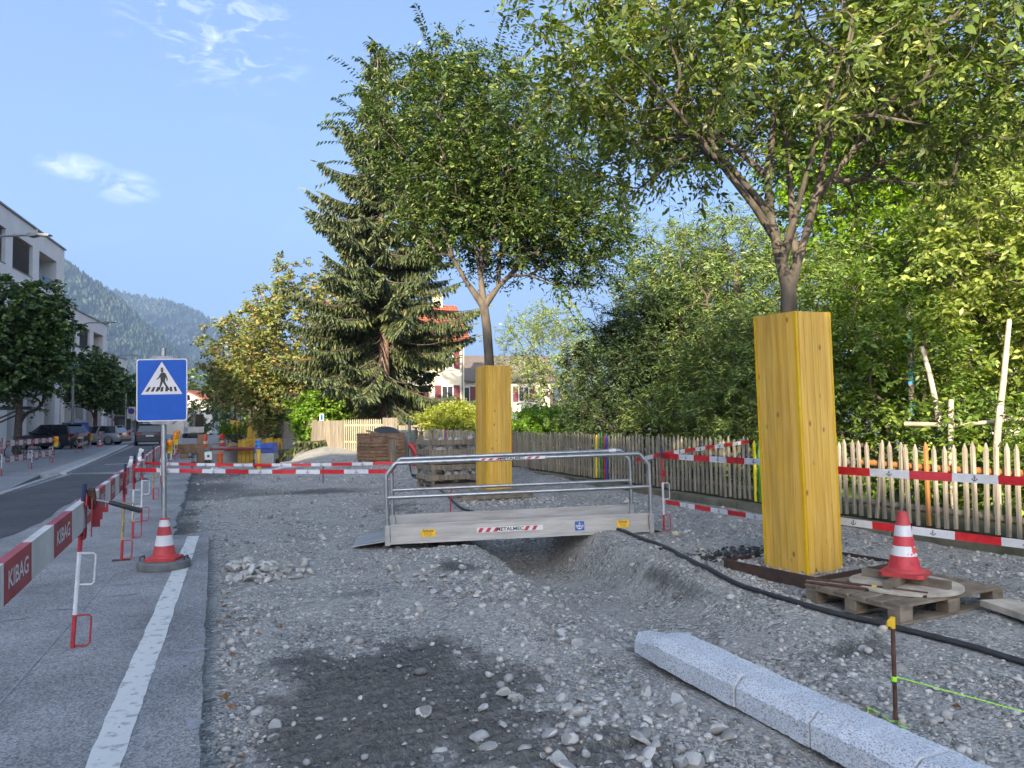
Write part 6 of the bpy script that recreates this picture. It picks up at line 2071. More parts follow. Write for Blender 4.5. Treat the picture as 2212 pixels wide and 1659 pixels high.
# pallet with black pipes
pp_ = thing('pipe_pallet', (1.3, 52.8, .0), 'pallet loaded with curved black pipe bends', 'pallet', R(8))
mb = MB(); mb.bx(-.7, .8, -.5, .5, 0, .04); mb.bx(-.7, .8, -.5, .5, .10, .13); mb.build('deck', mat('new_pallet_wood', srgb('cfa868'), .8, rgb2=srgb('b8914f'), scale=4), pp_)
for x in (-.6, .05, .7):
    mb = MB(); mb.bx(x - .08, x + .08, -.5, .5, .0405, .0995); mb.build('block', MATS['new_pallet_wood'], pp_)
for k in range(3):
    mb = MB(); mb.tube([(-.75 + k * .35, -.2, .75), (-.6 + k * .35, -.2, .6), (-.4 + k * .35, -.2, .36), (-.1 + k * .35, -.2, .22), (.3 + k * .25, -.2, .2)], .09, 12); mb.build('pipe_bend', M_BLACK, pp_, smooth=50)
# excavator far up the street
ec = thing('excavator', (-2.3, 84.0, -.05), 'compact excavator with raised white boom at the end of the works', 'excavator', R(20))
M_EXW = mat('machine_white', (.6, .6, .58), .5, rgb2=(.5, .5, .48), scale=2)
mb = MB(); mb.bx(-.9, .9, -.95, -.55, 0, .55); mb.bx(-.9, .9, .55, .95, 0, .55); mb.build('tracks', M_BLACK, ec, bevel=.15)
mb = MB(); mb.bx(-.8, .8, -.7, .7, .6, 1.2); mb.build('house', M_EXW, ec, bevel=.05)
mb = MB(); mb.bx(-.1, .8, -.65, .1, 1.201, 2.5); mb.build('cab', M_CARGL, ec, bevel=.05)
mb = MB(); mb.bar((-.6, .35, 1.1), (-1.0, .35, 3.0), .22, .3); mb.bar((-1.0, .35, 3.0), (-.85, .35, 4.6), .2, .25); mb.build('boom', M_EXW, ec, bevel=.03)
mb = MB(); mb.tube([(-.7, .35, 1.6), (-.85, .35, 2.9)], .06, 8); mb.build('ram', M_GALV, ec)
mb = MB(); mb.prism([(-.85, .1, 4.6), (-.4, .1, 4.5), (-.35, .1, 4.0), (-.7, .1, 3.9)], (0, .5, 0)); mb.build('bucket', M_DARKST, ec)

# ------------------------------------------------------------------ timber gate and board fences towards the works
M_BOARD = mat('silver_board_wood', srgb('958b7c'), .85, rgb2=srgb('6f6658'), scale=2.2, stretch=(7, 7, .6), detail=8, objvar=.16, bump=.3, bscale=8, bdist=.004)


def board_fence(a, b, z0, h, n, name, label, m_, gap=.012, picket=False, wave=0.0, parent_rail=True):
    a, b = Vector((*a, 0)), Vector((*b, 0))
    d = b - a; L = d.length; d.normalize()
    ang = math.atan2(d.y, d.x)
    t = thing(name, (a.x, a.y, z0), label, 'fence', ang)
    w = L / n
    rs = random.Random(n)
    for k in range(n):
        hh = h + rs.uniform(-.012, .012) + wave * math.sin(k / n * math.pi)
        bw = w * (.5 if picket else 1) - gap
        mb = MB()
        x = k * w
        if picket:
            mb.prism([(x, -.025, 0), (x + bw, -.025, 0), (x + bw, -.025, hh - .07), (x + bw / 2, -.025, hh), (x, -.025, hh - .07)], (0, .025, 0))
        else:
            mb.bx(x, x + bw, -.025 - rs.uniform(0, .006), 0, 0, hh)
        mb.build('picket' if picket else 'board', m_, t)
    for z in (h * .25, h * .78):
        mb = MB(); mb.bx(0, L, .001, .06, z, z + .09); mb.build('rail', m_, t)
    return t


board_fence((4.52, 37.0), (5.40, 34.6), .18, 1.38, 16, 'board_gate', 'tall silvery board gate section lit beside the shrub', M_BOARD)
board_fence((5.42, 34.55), (6.55, 31.55), .18, 1.42, 18, 'short_picket_fence', 'pale pointed picket section between gate and corner boards', mat('pale_picket_wood', srgb('b8ab92'), .85, rgb2=srgb('94876f'), scale=2.5, stretch=(7, 7, .6), objvar=.12), picket=True)
board_fence((6.57, 31.5), (7.0, 30.6), .18, 1.46, 6, 'corner_boards', 'silvery corner boards closing the pale picket section', M_BOARD)
board_fence((7.02, 30.55), (7.95, 30.45), .17, 1.15, 9, 'linking_boards', 'low grey boards linking the corner to the long picket fence', M_BOARD)
board_fence((3.0, 49.5), (3.75, 43.3), .55, .95, 44, 'board_fence', 'grey board fence on the far concrete retaining wall', M_BOARD, wave=.12)
board_fence((3.75, 43.2), (4.5, 37.1), .55, 1.05, 44, 'board_fence', 'grey board fence half hidden by the climbing shrub', M_BOARD, wave=.05)
rw = thing('retaining_wall', (3.2, 43, 0), 'low concrete retaining wall below the far board fence', 'wall')
for k, (p, q) in enumerate((((3.0, 56.5), (3.0, 49.5)), ((3.0, 49.5), (3.75, 43.2)), ((3.75, 43.2), (4.45, 37.2)))):
    mb = MB(); mb.bar((p[0] - 3.2, p[1] - 43, .05), (q[0] - 3.2, q[1] - 43 + .02, .05), .24, 1.0); mb.build('wall_section', M_CONC, rw, bevel=.01)
sgn = thing('house_sign', (4.7, 36.9, 1.55), 'small blue and white plate above the board gate', 'sign', R(-40))
mb = MB(); mb.bx(-.12, .12, -.01, .01, 0, .34); mb.build('plate', M_TRIM, sgn); mb = MB(); mb.bx(-.07, .07, -.0125, -.0105, .04, .3); mb.build('blue_field', M_SIGNB, sgn)
mb = MB(); mb.tube([(0, .03, -1.4), (0, .03, .3)], .018, 8); mb.build('pole', M_GALV, sgn)


# ------------------------------------------------------------------ vegetation
def shell_points(blobs, n, rng, inner=0.35, lump=0.28, power=0.5, keep=None):
    """points spread through a union of lumpy ellipsoids, denser towards the outside"""
    vol = np.array([b[3] * b[4] * b[5] for b in blobs]) ** 0.8
    vol = vol / vol.sum()
    out = []
    nz = [VNoise(int(rng.integers(1 << 30))) for _ in range(2)]
    while sum(len(o) for o in out) < n:
        m = n
        k = rng.choice(len(blobs), m, p=vol)
        B = np.array(blobs)[k]
        d = rng.normal(size=(m, 3)); d /= np.linalg.norm(d, axis=1)[:, None]
        r = inner + (1 - inner) * rng.random(m) ** power
        th = np.arctan2(d[:, 1], d[:, 0]) * 2.2 + 20; ph = d[:, 2] * 3.0 + k * 7 + 20
        lumpv = 1 + lump * 2 * nz[0](th, ph) + lump * nz[1](th * 2.3, ph * 2.3)
        p = B[:, :3] + d * B[:, 3:6] * (r * lumpv)[:, None]
        if keep is not None:
            p = p[keep(p)]
        out.append(p)
    return np.concatenate(out)[:n]


def grow(seeds, clusters, rng, bf=0.35, tip=0.006, power=0.46, rmax=1.0):
    """connects leaf clusters to the given limbs; returns a list of (points, radii)"""
    pos, par, plen = [], [], []
    srad = {}
    paths = []
    for pts, r0, r1 in seeds:
        idx = []
        n = len(pts)
        for i, p in enumerate(pts):
            p = np.array(p, dtype=float)
            if i == 0 and pos:
                d = np.linalg.norm(np.array(pos) - p, axis=1)
                j = int(d.argmin())
                if d[j] < 0.12:
                    idx.append(j); continue
                pr = j
            else:
                pr = idx[-1] if idx else -1
            pos.append(p); par.append(pr)
            plen.append((plen[pr] + np.linalg.norm(p - pos[pr])) if pr >= 0 else 0.0)
            srad[len(pos) - 1] = r0 + (r1 - r0) * i / max(1, n - 1)
            idx.append(len(pos) - 1)
        paths.append(idx)
    nseed = len(pos)
    root = pos[0]
    cap = nseed + len(clusters) * 4 + 8
    A = np.zeros((cap, 3)); A[:nseed] = np.array(pos)
    PL = np.zeros(cap); PL[:nseed] = plen
    par = par + [-1] * (cap - nseed)
    cnt = nseed
    order = np.argsort(np.linalg.norm(clusters - root, axis=1))
    first_ok = 1
    ends = np.zeros(len(clusters), dtype=int)
    for ci in order:
        c = clusters[ci]
        d = np.linalg.norm(A[first_ok:cnt] - c, axis=1)
        cost = d + bf * PL[first_ok:cnt] + 0.6 * np.maximum(0, A[first_ok:cnt, 2] - c[2] - 0.1)
        j = int(cost.argmin()) + first_ok
        p0 = A[j]
        pj = par[j]
        t0 = (p0 - A[pj]) if pj >= 0 else np.array([0, 0, 1.0])
        t0 = t0 / (np.linalg.norm(t0) + 1e-6)
        L = np.linalg.norm(c - p0)
        ctrl = p0 + t0 * L * 0.35 + np.array([0, 0, 0.10 * L]) + rng.normal(0, 0.05 * L, 3)
        idx = [j]
        pr = j
        for t in (0.34, 0.68, 1.0):
            q = (1 - t) ** 2 * p0 + 2 * t * (1 - t) * ctrl + t * t * c
            A[cnt] = q; par[cnt] = pr; PL[cnt] = PL[pr] + np.linalg.norm(q - A[pr])
            pr = cnt; idx.append(cnt); cnt += 1
        ends[ci] = pr
        paths.append(idx)
    load = np.zeros(cnt)
    for i in range(cnt - 1, -1, -1):
        if load[i] == 0: load[i] = 1
        if par[i] >= 0: load[par[i]] += load[i]
    rad = np.minimum(tip * load ** power, rmax)
    for i, r in srad.items():
        rad[i] = r
    outp = []
    for idx in paths:
        rr_ = [rad[i] for i in idx]
        if idx[0] in srad and len(idx) == 4 and idx[1] not in srad:
            rr_[0] = min(rr_[0], rr_[1] * 1.25)
        outp.append(([A[i] for i in idx], rr_))
    dirs = np.array([A[e] - A[par[e]] for e in ends])
    dirs /= np.linalg.norm(dirs, axis=1)[:, None] + 1e-9
    return outp, dirs


def unit(a):
    return a / (np.linalg.norm(a, axis=-1, keepdims=True) + 1e-9)


def leaf_arrays(base, d, nrm, L, W, seg6=False, curl=0.12):
    """leaf blades from base points along d; two folded halves each"""
    s = unit(np.cross(d, nrm))
    n = unit(np.cross(s, d))
    L = L[:, None]; W = W[:, None]
    if seg6:
        b = base
        m1l = base + d * L * .32 + s * W * .5 + n * W * .14; m1r = base + d * L * .32 - s * W * .5 + n * W * .14
        m2l = base + d * L * .68 + s * W * .36 - n * L * curl * .35 + n * W * .1; m2r = base + d * L * .68 - s * W * .36 - n * L * curl * .35 + n * W * .1
        tp = base + d * L - n * L * curl
        V = np.stack([b, m1l, m1r, m2l, m2r, tp], 1)
        tri = np.array([(0, 2, 1), (1, 2, 4), (1, 4, 3), (3, 4, 5)])
        k = 6
    else:
        b = base
        ml = base + d * L * .45 + s * W * .5 + n * W * .15; mr = base + d * L * .45 - s * W * .5 + n * W * .15
        tp = base + d * L - n * L * curl
        V = np.stack([b, ml, tp, mr], 1)
        tri = np.array([(0, 2, 1), (0, 3, 2)])
        k = 4
    N = len(base)
    T = (tri[None] + (np.arange(N) * k)[:, None, None]).reshape(-1, 3)
    return V.reshape(-1, 3), T


def foliage(centres, out, rng, S=5, NL=9, spray=0.35, leaf=(.08, .03), droop=0.3, spread=1.0, up=0.3, side=0.8, flatness=0.6):
    """sprays of alternating leaves round every cluster centre"""
    C = len(centres)
    d = unit(out[:, None, :] * (1 / spread) + rng.normal(0, .75, (C, S, 3)) + np.array([0, 0, up]))
    ln = spray * (.6 + .8 * rng.random((C, S, 1, 1)))
    t = (np.arange(NL)[None, None, :, None] + rng.random((C, S, NL, 1)) * .6 + .3) / NL
    sag = np.zeros((C, S, NL, 3)); sag[..., 2] = -(droop * (t[..., 0] ** 2) * ln[..., 0])
    p = centres[:, None, None, :] + d[:, :, None, :] * ln * t + sag
    sd = unit(np.cross(d, np.array([0, 0, 1.0]) + rng.normal(0, .25, (C, S, 3))))
    alt = np.where(np.arange(NL) % 2 == 0, 1.0, -1.0)[None, None, :, None]
    ld = unit(d[:, :, None, :] * .7 + sd[:, :, None, :] * alt * side + np.array([0, 0, -droop * .9]) + rng.normal(0, .28, (C, S, NL, 3)))
    nn = unit(np.array([0, 0, flatness]) + rng.normal(0, .45, (C, S, NL, 3)) + out[:, None, None, :] * .35)
    N = C * S * NL
    k_ = rng.lognormal(0, .22, N)
    L = leaf[0] * k_ * (.85 + .3 * rng.random(N)); W = leaf[1] * k_ * (.75 + .5 * rng.random(N))
    return p.reshape(-1, 3), ld.reshape(-1, 3), nn.reshape(-1, 3), L, W


BARK = mat('grey_bark', srgb('6a6055'), .9, rgb2=srgb('443d36'), scale=9, stretch=(1, 1, .35), detail=8, bump=.5, bscale=22, bdist=.01)
BARKD = mat('dark_bark', srgb('5b5046'), .95, rgb2=srgb('3a322c'), scale=8, detail=8, bump=.5, bscale=20, bdist=.01)
BARKS = mat('spruce_bark', srgb('8b7263'), .95, rgb2=srgb('5f4c42'), scale=5, detail=8, bump=.6, bscale=14, bdist=.02)


def tree(name, label, cat, base, seeds, blobs, C, lm, bark=None, group=None, seed=1, S=5, NL=9, spray=.35, leaf=(.08, .03), droop=.3, up=.3, inner=.35, lump=.28, keep=None,
         bf=.35, tip=.006, seg6=False, sides=3, extra=None, power=.5, flatness=.6, branches=True, side=.8, twigs=False):
    """trunk and limbs in one part, leaves in another; all coordinates world, stored relative to the base"""
    rng = np.random.default_rng(seed)
    t = thing(name, base, label, cat, group=group)
    o = np.array(base, dtype=float)
    cl = shell_points(blobs, C, rng, inner, lump, power, keep)
    if seeds:
        outp, dirs = grow(seeds, cl, rng, bf, tip)
    else:
        ctr = np.average(np.array(blobs)[:, :3], axis=0)
        outp, dirs = [], unit(cl - ctr)
    if branches and outp:
        mb = MB()
        for k, (pts, rr_) in enumerate(outp):
            n = 12 if k < len(seeds) else sides
            if max(rr_) < .011: n = 3
            mb.tube([Vector(p - o) for p in pts], rr_, n, cap=False)
        mb.build('trunk', bark or BARK, t, smooth=60)
    p, ld, nn, L, W = foliage(cl, dirs, rng, S, NL, spray, leaf, droop, 1.0, up, side, flatness)
    if twigs:
        q = p.reshape(len(cl), S, NL, 3)
        a, m_, e = np.repeat(cl[:, None, :], S, 1).reshape(-1, 3), q[:, :, NL // 2].reshape(-1, 3), q[:, :, -1].reshape(-1, 3)
        off_ = np.array([[.0022, 0, 0], [-.0011, .0019, 0], [-.0011, -.0019, 0]])
        ring = np.stack([a[:, None] + off_, m_[:, None] + off_ * .8, e[:, None] + off_ * .4], 1).reshape(len(a), 9, 3)
        tri = []
        for r_ in range(2):
            for j in range(3):
                j2 = (j + 1) % 3
                tri += [(r_ * 3 + j, r_ * 3 + j2, r_ * 3 + 3 + j2), (r_ * 3 + j, r_ * 3 + 3 + j2, r_ * 3 + 3 + j)]
        TT = (np.array(tri)[None] + (np.arange(len(a)) * 9)[:, None, None]).reshape(-1, 3)
        link('twigs', np_mesh('twigs', (ring - o).reshape(-1, 3), TT, bark or BARK), t)
    if extra is not None:
        e = extra(rng)
        p = np.concatenate([p, e[0]]); ld = np.concatenate([ld, e[1]]); nn = np.concatenate([nn, e[2]]); L = np.concatenate([L, e[3]]); W = np.concatenate([W, e[4]])
    V, T = leaf_arrays(p - o, ld, nn, L, W, seg6)
    link('crown', np_mesh('crown', V, T, lm), t)
    return t


LM_ZEL = leaf_mat('zelkova_leaves', srgb('4a5f26'), srgb('6b7f38'), srgb('adb064'), .30, .42, .8)
LM_ZEL2 = leaf_mat('zelkova_leaves_dark', srgb('334820'), srgb('4c632a'), srgb('929a4a'), .28, .42, .82)
LM_PLANE = leaf_mat('plane_leaves', srgb('34492a'), srgb('4a6534'), srgb('788a48'), .25, .5)
LM_MAPLE = leaf_mat('maple_leaves', srgb('586832'), srgb('7f8a4a'), srgb('b28a55'), .28, .55, .72)
LM_LIME = leaf_mat('lime_leaves', srgb('587a20'), srgb('7ca02c'), srgb('a4c040'), .45, .45)
LM_LIGHT = leaf_mat('hazel_leaves', srgb('6c823a'), srgb('929f4e'), srgb('b8bc70'), .38, .45)
LM_HEDGE = leaf_mat('hornbeam_leaves', srgb('486026'), srgb('668030'), srgb('98a84a'), .32, .45)
LM_YEW = leaf_mat('yew_needles', srgb('26391f'), srgb('3a5028'), srgb('5f6f38'), .12, .55)
LM_YEWL = leaf_mat('sunlit_yew_needles', srgb('4a6230'), srgb('6a803e'), srgb('9aa35a'), .15, .55)  # paler copy of the yew needles, sunlight put into the colour
LM_SPR = leaf_mat('spruce_needles', srgb('323f26'), srgb('4a5632'), srgb('74743f'), .10, .6)
LM_VINE = leaf_mat('vine_leaves', srgb('4c7020'), srgb('6c9430'), srgb('a4b84a'), .4, .45)
LM_FORS = leaf_mat('golden_shrub_leaves', srgb('7a8a34'), srgb('a0a848'), srgb('c8c468'), .4, .45)
LM_BG = leaf_mat('pale_tree_leaves', srgb('6c8048'), srgb('8c9c60'), srgb('aab47c'), .35, .5)
LM_FAR = leaf_mat('far_tree_leaves', srgb('3a5028'), srgb('56703a'), srgb('7c8c4c'), .2, .6)

# near street tree: two stems above the box, limbs fanning up
zt = 2.1
def t2(dx, dy, z):
    return (5.02 + dx, 5.50 + dy, z)
seeds2 = [([t2(.0, 0, zt), t2(-.01, .0, 2.5), t2(0, .0, 2.72)], .080, .072),
          ([t2(0, 0, 2.72), t2(-.05, .04, 2.95), t2(-.09, .06, 3.2), t2(-.12, .1, 3.45)], .055, .040),
          ([t2(0, 0, 2.72), t2(.08, -.04, 2.95), t2(.18, -.06, 3.25), t2(.27, -.1, 3.6), t2(.36, -.15, 4.0)], .046, .025),
          ([t2(.08, -.04, 2.95), t2(.12, .06, 3.3), t2(.17, .12, 3.75), t2(.2, .2, 4.3)], .038, .022),
          ([t2(-.12, .1, 3.45), t2(-.10, .12, 3.8), t2(-.02, .12, 4.3), t2(.03, .1, 4.9)], .038, .02),
          ([t2(-.12, .1, 3.45), t2(-.34, .16, 3.72), t2(-.66, .2, 4.05), t2(-.95, .2, 4.5), t2(-1.2, .15, 5.0)], .035, .015),
          ([t2(-.09, .06, 3.2), t2(-.38, .0, 3.46), t2(-.8, -.1, 3.75), t2(-1.25, -.2, 4.05), t2(-1.7, -.3, 4.35)], .038, .014),
          ([t2(.18, -.06, 3.25), t2(.42, .05, 3.65), t2(.62, .1, 4.1), t2(.85, .15, 4.6)], .04, .018),
          ([t2(.27, -.1, 3.6), t2(.5, -.3, 3.95), t2(.85, -.5, 4.3), t2(1.3, -.7, 4.6)], .03, .014),
          ([t2(-.10, .12, 3.8), t2(-.3, .4, 4.2), t2(-.5, .8, 4.6), t2(-.7, 1.2, 5.0)], .03, .014),
          ([t2(-.05, .04, 2.95), t2(-.1, -.25, 3.4), t2(-.2, -.6, 3.9), t2(-.3, -1.0, 4.4)], .03, .012)]
keep2 = lambda p: ~((np.hypot(p[:, 0] - 5.05, p[:, 1] - 5.5) < 1.15) & (p[:, 2] < 4.25)) & (p[:, 2] > 3.15 + .0 * p[:, 0]) & ~((np.hypot(p[:, 0] - 5.05, p[:, 1] - 5.5) < 1.9) & (p[:, 2] < 3.55))
tree('street_tree', 'zelkova tree with forked trunk rising from the near yellow box', 'tree', (5.05, 5.5, 2.1), seeds2,
     [(5.1, 5.5, 5.3, 2.35, 2.5, 2.1), (3.75, 6.0, 4.6, .95, 1.2, .95), (6.5, 4.9, 5.0, 1.7, 1.6, 1.3)], 1050, LM_ZEL, BARK, 'zelkova street trees in yellow boxes', 3,
     S=6, NL=10, spray=.36, leaf=(.076, .027), droop=.42, up=.1, inner=.25, keep=keep2, bf=.3, tip=.0042, sides=5, seg6=True, flatness=.5, twigs=True)


def shoots(starts, dirs, length, n, leaf, droop):
    def f(rng):
        P_, D_, N_ = [], [], []
        for s, d in zip(starts, dirs):
            s = np.array(s, dtype=float); d = np.array(d, dtype=float); d /= np.linalg.norm(d)
            l = length * rng.uniform(.7, 1.25)
            sd = np.cross(d, [0, 0, 1]); sd /= np.linalg.norm(sd) + 1e-6
            for k in range(n):
                t_ = (k + .5) / n
                p = s + d * l * t_ + np.array([0, 0, -droop * l * t_ ** 2.2])
                tan = d + np.array([0, 0, -2.2 * droop * t_ ** 1.2]); tan /= np.linalg.norm(tan)
                for a in (1, -1):
                    P_.append(p); D_.append(tan * .6 + sd * a * .7 + np.array([0, 0, -.35]) + rng.normal(0, .1, 3)); N_.append(np.array([0, 0, 1.0]) + rng.normal(0, .25, 3))
        P_, D_, N_ = np.array(P_), unit(np.array(D_)), unit(np.array(N_))
        L = leaf[0] * (.8 + .4 * rng.random(len(P_))); W = leaf[1] * (.8 + .4 * rng.random(len(P_)))
        return P_, D_, N_, L, W
    return f


c1x, c1y = 5.1, 14.4
seeds1 = [([(5.22, 14.35, 2.2), (5.2, 14.35, 2.8), (5.16, 14.35, 3.4), (5.1, 14.35, 3.85)], .105, .09),
          ([(5.1, 14.35, 3.85), (4.75, 14.35, 4.3), (4.45, 14.3, 4.75), (4.2, 14.3, 5.4), (4.0, 14.2, 6.2)], .058, .026),
          ([(5.1, 14.35, 3.85), (5.05, 14.4, 4.5), (4.95, 14.45, 5.2), (4.9, 14.5, 6.2), (4.9, 14.5, 7.3)], .056, .026),
          ([(5.1, 14.35, 3.85), (5.4, 14.3, 4.25), (5.75, 14.25, 4.6), (6.3, 14.2, 5.0), (7.0, 14.1, 5.3)], .058, .022),
          ([(5.4, 14.3, 4.25), (5.55, 14.6, 4.9), (5.8, 14.9, 5.8), (6.0, 15.1, 6.8)], .05, .025),
          ([(5.05, 14.4, 4.5), (5.1, 13.9, 5.1), (5.2, 13.4, 5.9), (5.2, 13.0, 6.8)], .045, .02)]
rs_ = np.random.default_rng(4)
sh_st, sh_d = [], []
for k in range(26):
    a = rs_.uniform(0, 2 * math.pi)
    q = rs_.uniform(.3, 1)
    sh_st.append((4.85 + 2.3 * q * math.cos(a), 14.4 + 2.2 * q * math.sin(a), 6.7 + 2.3 * math.sqrt(max(0, 1 - q * q)) + .1))
    sh_d.append((math.cos(a) * q * .9, math.sin(a) * q * .9, .75 + .5 * rs_.random()))
for k in range(10):
    sh_st.append((2.9 + rs_.uniform(-.4, .6), 14.6 + rs_.uniform(-1, 1), rs_.uniform(6.2, 8.8)))
    sh_d.append((-1, rs_.uniform(-.4, .4), rs_.uniform(.0, .6)))
for k in range(2):
    sh_st.append((6.1 + rs_.uniform(-.3, .6), 13.6 + rs_.uniform(-.5, .5), 4.15)); sh_d.append((.3, -.4, -.5))
keep1 = lambda p: ~((np.hypot(p[:, 0] - 5.1, p[:, 1] - 14.4) < 1.3) & (p[:, 2] < 4.75)) & (p[:, 2] > 3.95)
tree('street_tree', 'zelkova tree with dense crown rising from the far yellow box', 'tree', (5.22, 14.35, 2.2), seeds1,
     [(5.1, 14.4, 7.15, 2.25, 2.4, 1.95), (5.3, 14.4, 5.9, 2.0, 2.2, 1.6), (6.9, 14.0, 5.4, 1.7, 1.6, 1.3), (4.1, 14.5, 8.0, 1.35, 1.4, 1.2)], 1650, LM_ZEL2, BARK, 'zelkova street trees in yellow boxes', 8,
     S=6, NL=9, spray=.36, leaf=(.088, .036), droop=.4, up=.15, inner=.12, keep=keep1, lump=.22, bf=.3, tip=.005, sides=4, extra=shoots(sh_st, sh_d, 1.15, 15, (.12, .05), .35), flatness=.5)

# ------------------------------------------------------------------ spruce
def spruce(base, H, R0, label, seed, lm):
    rng = np.random.default_rng(seed)
    t = thing('spruce_tree', base, label, 'tree')
    mb = MB()
    mb.tube([(0, 0, -.2), (0, 0, .4), (.05, 0, H * .3), (-.1, .05, H * .6), (-.25, .05, H)], [.42, .34, .26, .15, .02], 14)
    mb.build('trunk', BARKS, t, smooth=60)
    bm_ = MB()
    P_, D_, N_, L_, W_ = [], [], [], [], []
    z = 1.3
    tip_x = lambda zz: -.25 * max(0, zz / H) ** 2
    while z < H - .3:
        u = z / H
        rad = R0 * (1 - u) ** .78 * (.55 + .45 * min(1, z / 4.0))
        nb = 7 if u < .8 else 5
        for k in range(nb):
            az = rng.uniform(0, 2 * math.pi)
            L = rad * rng.uniform(.5, 1.18)
            if rng.random() < .10: continue
            if z < 3.2 and rng.random() < .35: continue
            d = np.array([math.cos(az), math.sin(az), 0])
            slope = -.46 + .62 * u + rng.normal(0, .10)
            z0 = z + rng.uniform(-.4, .4)
            n = max(4, int(L / .4))
            pts = []
            for i in range(n + 1):
                s = i / n
                pts.append(np.array([tip_x(z0), 0, z0]) + d * L * s + np.array([0, 0, slope * L * s - .12 * L * s * (1 - s) * 2 + .11 * L * s ** 3]))
            dead = z < 6.5 and rng.random() < .22
            bm_.tube([Vector(p) for p in pts], [max(.006, (.035 + .004 * L) * (1 - .85 * i / n)) for i in range(n + 1)], 4, cap=False)
            if dead: continue
            pts = np.array(pts)
            m = int(L / .072) + 3
            s = .10 + .90 * (np.arange(m) + rng.random(m)) / m
            ii = np.clip((s * n).astype(int), 0, n - 1); fr = (s * n - ii)[:, None]
            q = pts[ii] * (1 - fr) + pts[ii + 1] * fr
            sd = np.array([-d[1], d[0], 0])
            for a in (-1, 1, 0):
                ln = (.24 + .46 * np.sin(np.pi * np.clip(s, .05, 1)) ** .7) * rng.uniform(.7, 1.2, m) * (1.0 if a else .8)
                dd = unit(d[None] * rng.uniform(.25, .7, (m, 1)) + sd[None] * a * rng.uniform(.5, 1.0, (m, 1)) + np.array([0, 0, -1])[None] * rng.uniform(.5, 1.6, (m, 1)))
                for (f0, fl) in ((0, .62), (.42, .6)):
                    P_.append(q + dd * ln[:, None] * f0); D_.append(unit(dd + np.array([0, 0, -.35 * f0]))); N_.append(unit(rng.normal(0, 1, (m, 3))))
                    L_.append(ln * fl * 1.1); W_.append(np.full(m, .10) * rng.uniform(.7, 1.3, m))
            # tip
            P_.append(pts[-2:]); D_.append(np.stack([d + [0, 0, .15]] * 2)); N_.append(np.array([[0, 0, 1.0], [0.7, .7, 0]])); L_.append(np.full(2, .45)); W_.append(np.full(2, .09))
        z += .30 + .18 * u
    bm_.build('branches', BARKD, t, smooth=60)
    V, T = leaf_arrays(np.concatenate(P_), unit(np.concatenate(D_)), np.concatenate(N_), np.concatenate(L_), np.concatenate(W_))
    link('needles', np_mesh('needles', V, T, lm), t)
    # hanging cones
    nc = 420
    k = rng.integers(0, len(np.concatenate(P_)), nc)
    pc = np.concatenate(P_)[k]
    pc = pc[pc[:, 2] > H * .35]
    Vc, Tc = leaf_arrays(pc, np.tile([0, 0, -1.0], (len(pc), 1)) + rng.normal(0, .08, (len(pc), 3)), unit(rng.normal(0, 1, (len(pc), 3))), np.full(len(pc), .16), np.full(len(pc), .07))
    link('cones', np_mesh('cones', Vc, Tc, leaf_mat('spruce_cones', srgb('8a6a34'), srgb('b08a44'), srgb('c8a458'), .1, .6)), t)
    return t


spruce((8.0, 38.2, .1), 21.4, 6.9, 'tall dark spruce with drooping branches behind the gate', 21, LM_SPR)

# ------------------------------------------------------------------ other trees and shrubs
def simple_trunk(x, y, z0, z1, r, lean=(0, 0)):
    return [([(x, y, z0), (x + lean[0] * .4, y + lean[1] * .4, z0 + (z1 - z0) * .45), (x + lean[0], y + lean[1], z1)], r, r * .55)]


tree('maple_tree', 'broad maple with browning leaf tips overhanging the board fence', 'tree', (4.9, 46.8, .1), simple_trunk(4.9, 46.8, .1, 3.4, .28),
     [(5.0, 46.5, 6.2, 4.0, 3.4, 4.9), (1.9, 51.0, 5.6, 2.9, 3, 3.4), (7.6, 43.5, 5.2, 2.8, 2.6, 4.2), (3.6, 47.5, 2.4, 2.2, 2.6, 1.9)], 1350, LM_MAPLE, BARKD, None, 12,
     S=5, NL=7, spray=.55, leaf=(.20, .13), droop=.35, inner=.45, tip=.012, lump=.3)
tree('hedge_shrub', 'dark trimmed hedge rising above the far retaining wall', 'shrub', (3.3, 51.0, .1), simple_trunk(3.3, 51.0, .1, 1.4, .1),
     [(3.5, 51.5, 2.2, 1.0, 3.2, 2.3), (3.7, 46.5, 1.6, .7, 2.4, 1.5)], 420, LM_PLANE, BARKD, None, 13, S=5, NL=8, spray=.3, leaf=(.12, .06), inner=.5, tip=.01)
tree('climbing_shrub', 'bright green climbing shrub spilling over the board fence', 'shrub', (5.0, 39.6, .1), simple_trunk(5.0, 39.6, .1, 1.4, .08),
     [(5.2, 39.8, 2.2, 1.5, 1.6, 1.0), (4.4, 39.3, 1.5, .7, 1.2, 1.1)], 420, LM_VINE, BARKD, None, 14, S=5, NL=8, spray=.35, leaf=(.15, .11), droop=.5, inner=.5, tip=.008)
tree('golden_shrub', 'yellow green shrub behind the grey fence below the spruce', 'shrub', (9.2, 29.2, .1), simple_trunk(9.2, 29.2, .1, .9, .07),
     [(8.9, 29.6, 1.45, 1.0, 2.0, .75), (9.6, 28.0, 1.2, .9, 1.6, .7)], 420, LM_FORS, BARKD, None, 15, S=6, NL=8, spray=.34, leaf=(.10, .05), up=.6, inner=.45, tip=.006)
tree('fence_shrub', 'fresh green shrub behind the fence beside the far yellow box', 'shrub', (10.2, 22.4, .1), simple_trunk(10.2, 22.4, .1, .9, .07),
     [(10.0, 22.4, 1.25, 1.0, 1.9, .65), (9.3, 24.6, .95, .7, 1.2, .6)], 420, LM_VINE, BARKD, None, 16, S=6, NL=8, spray=.28, leaf=(.09, .05), up=.4, inner=.4, tip=.006)
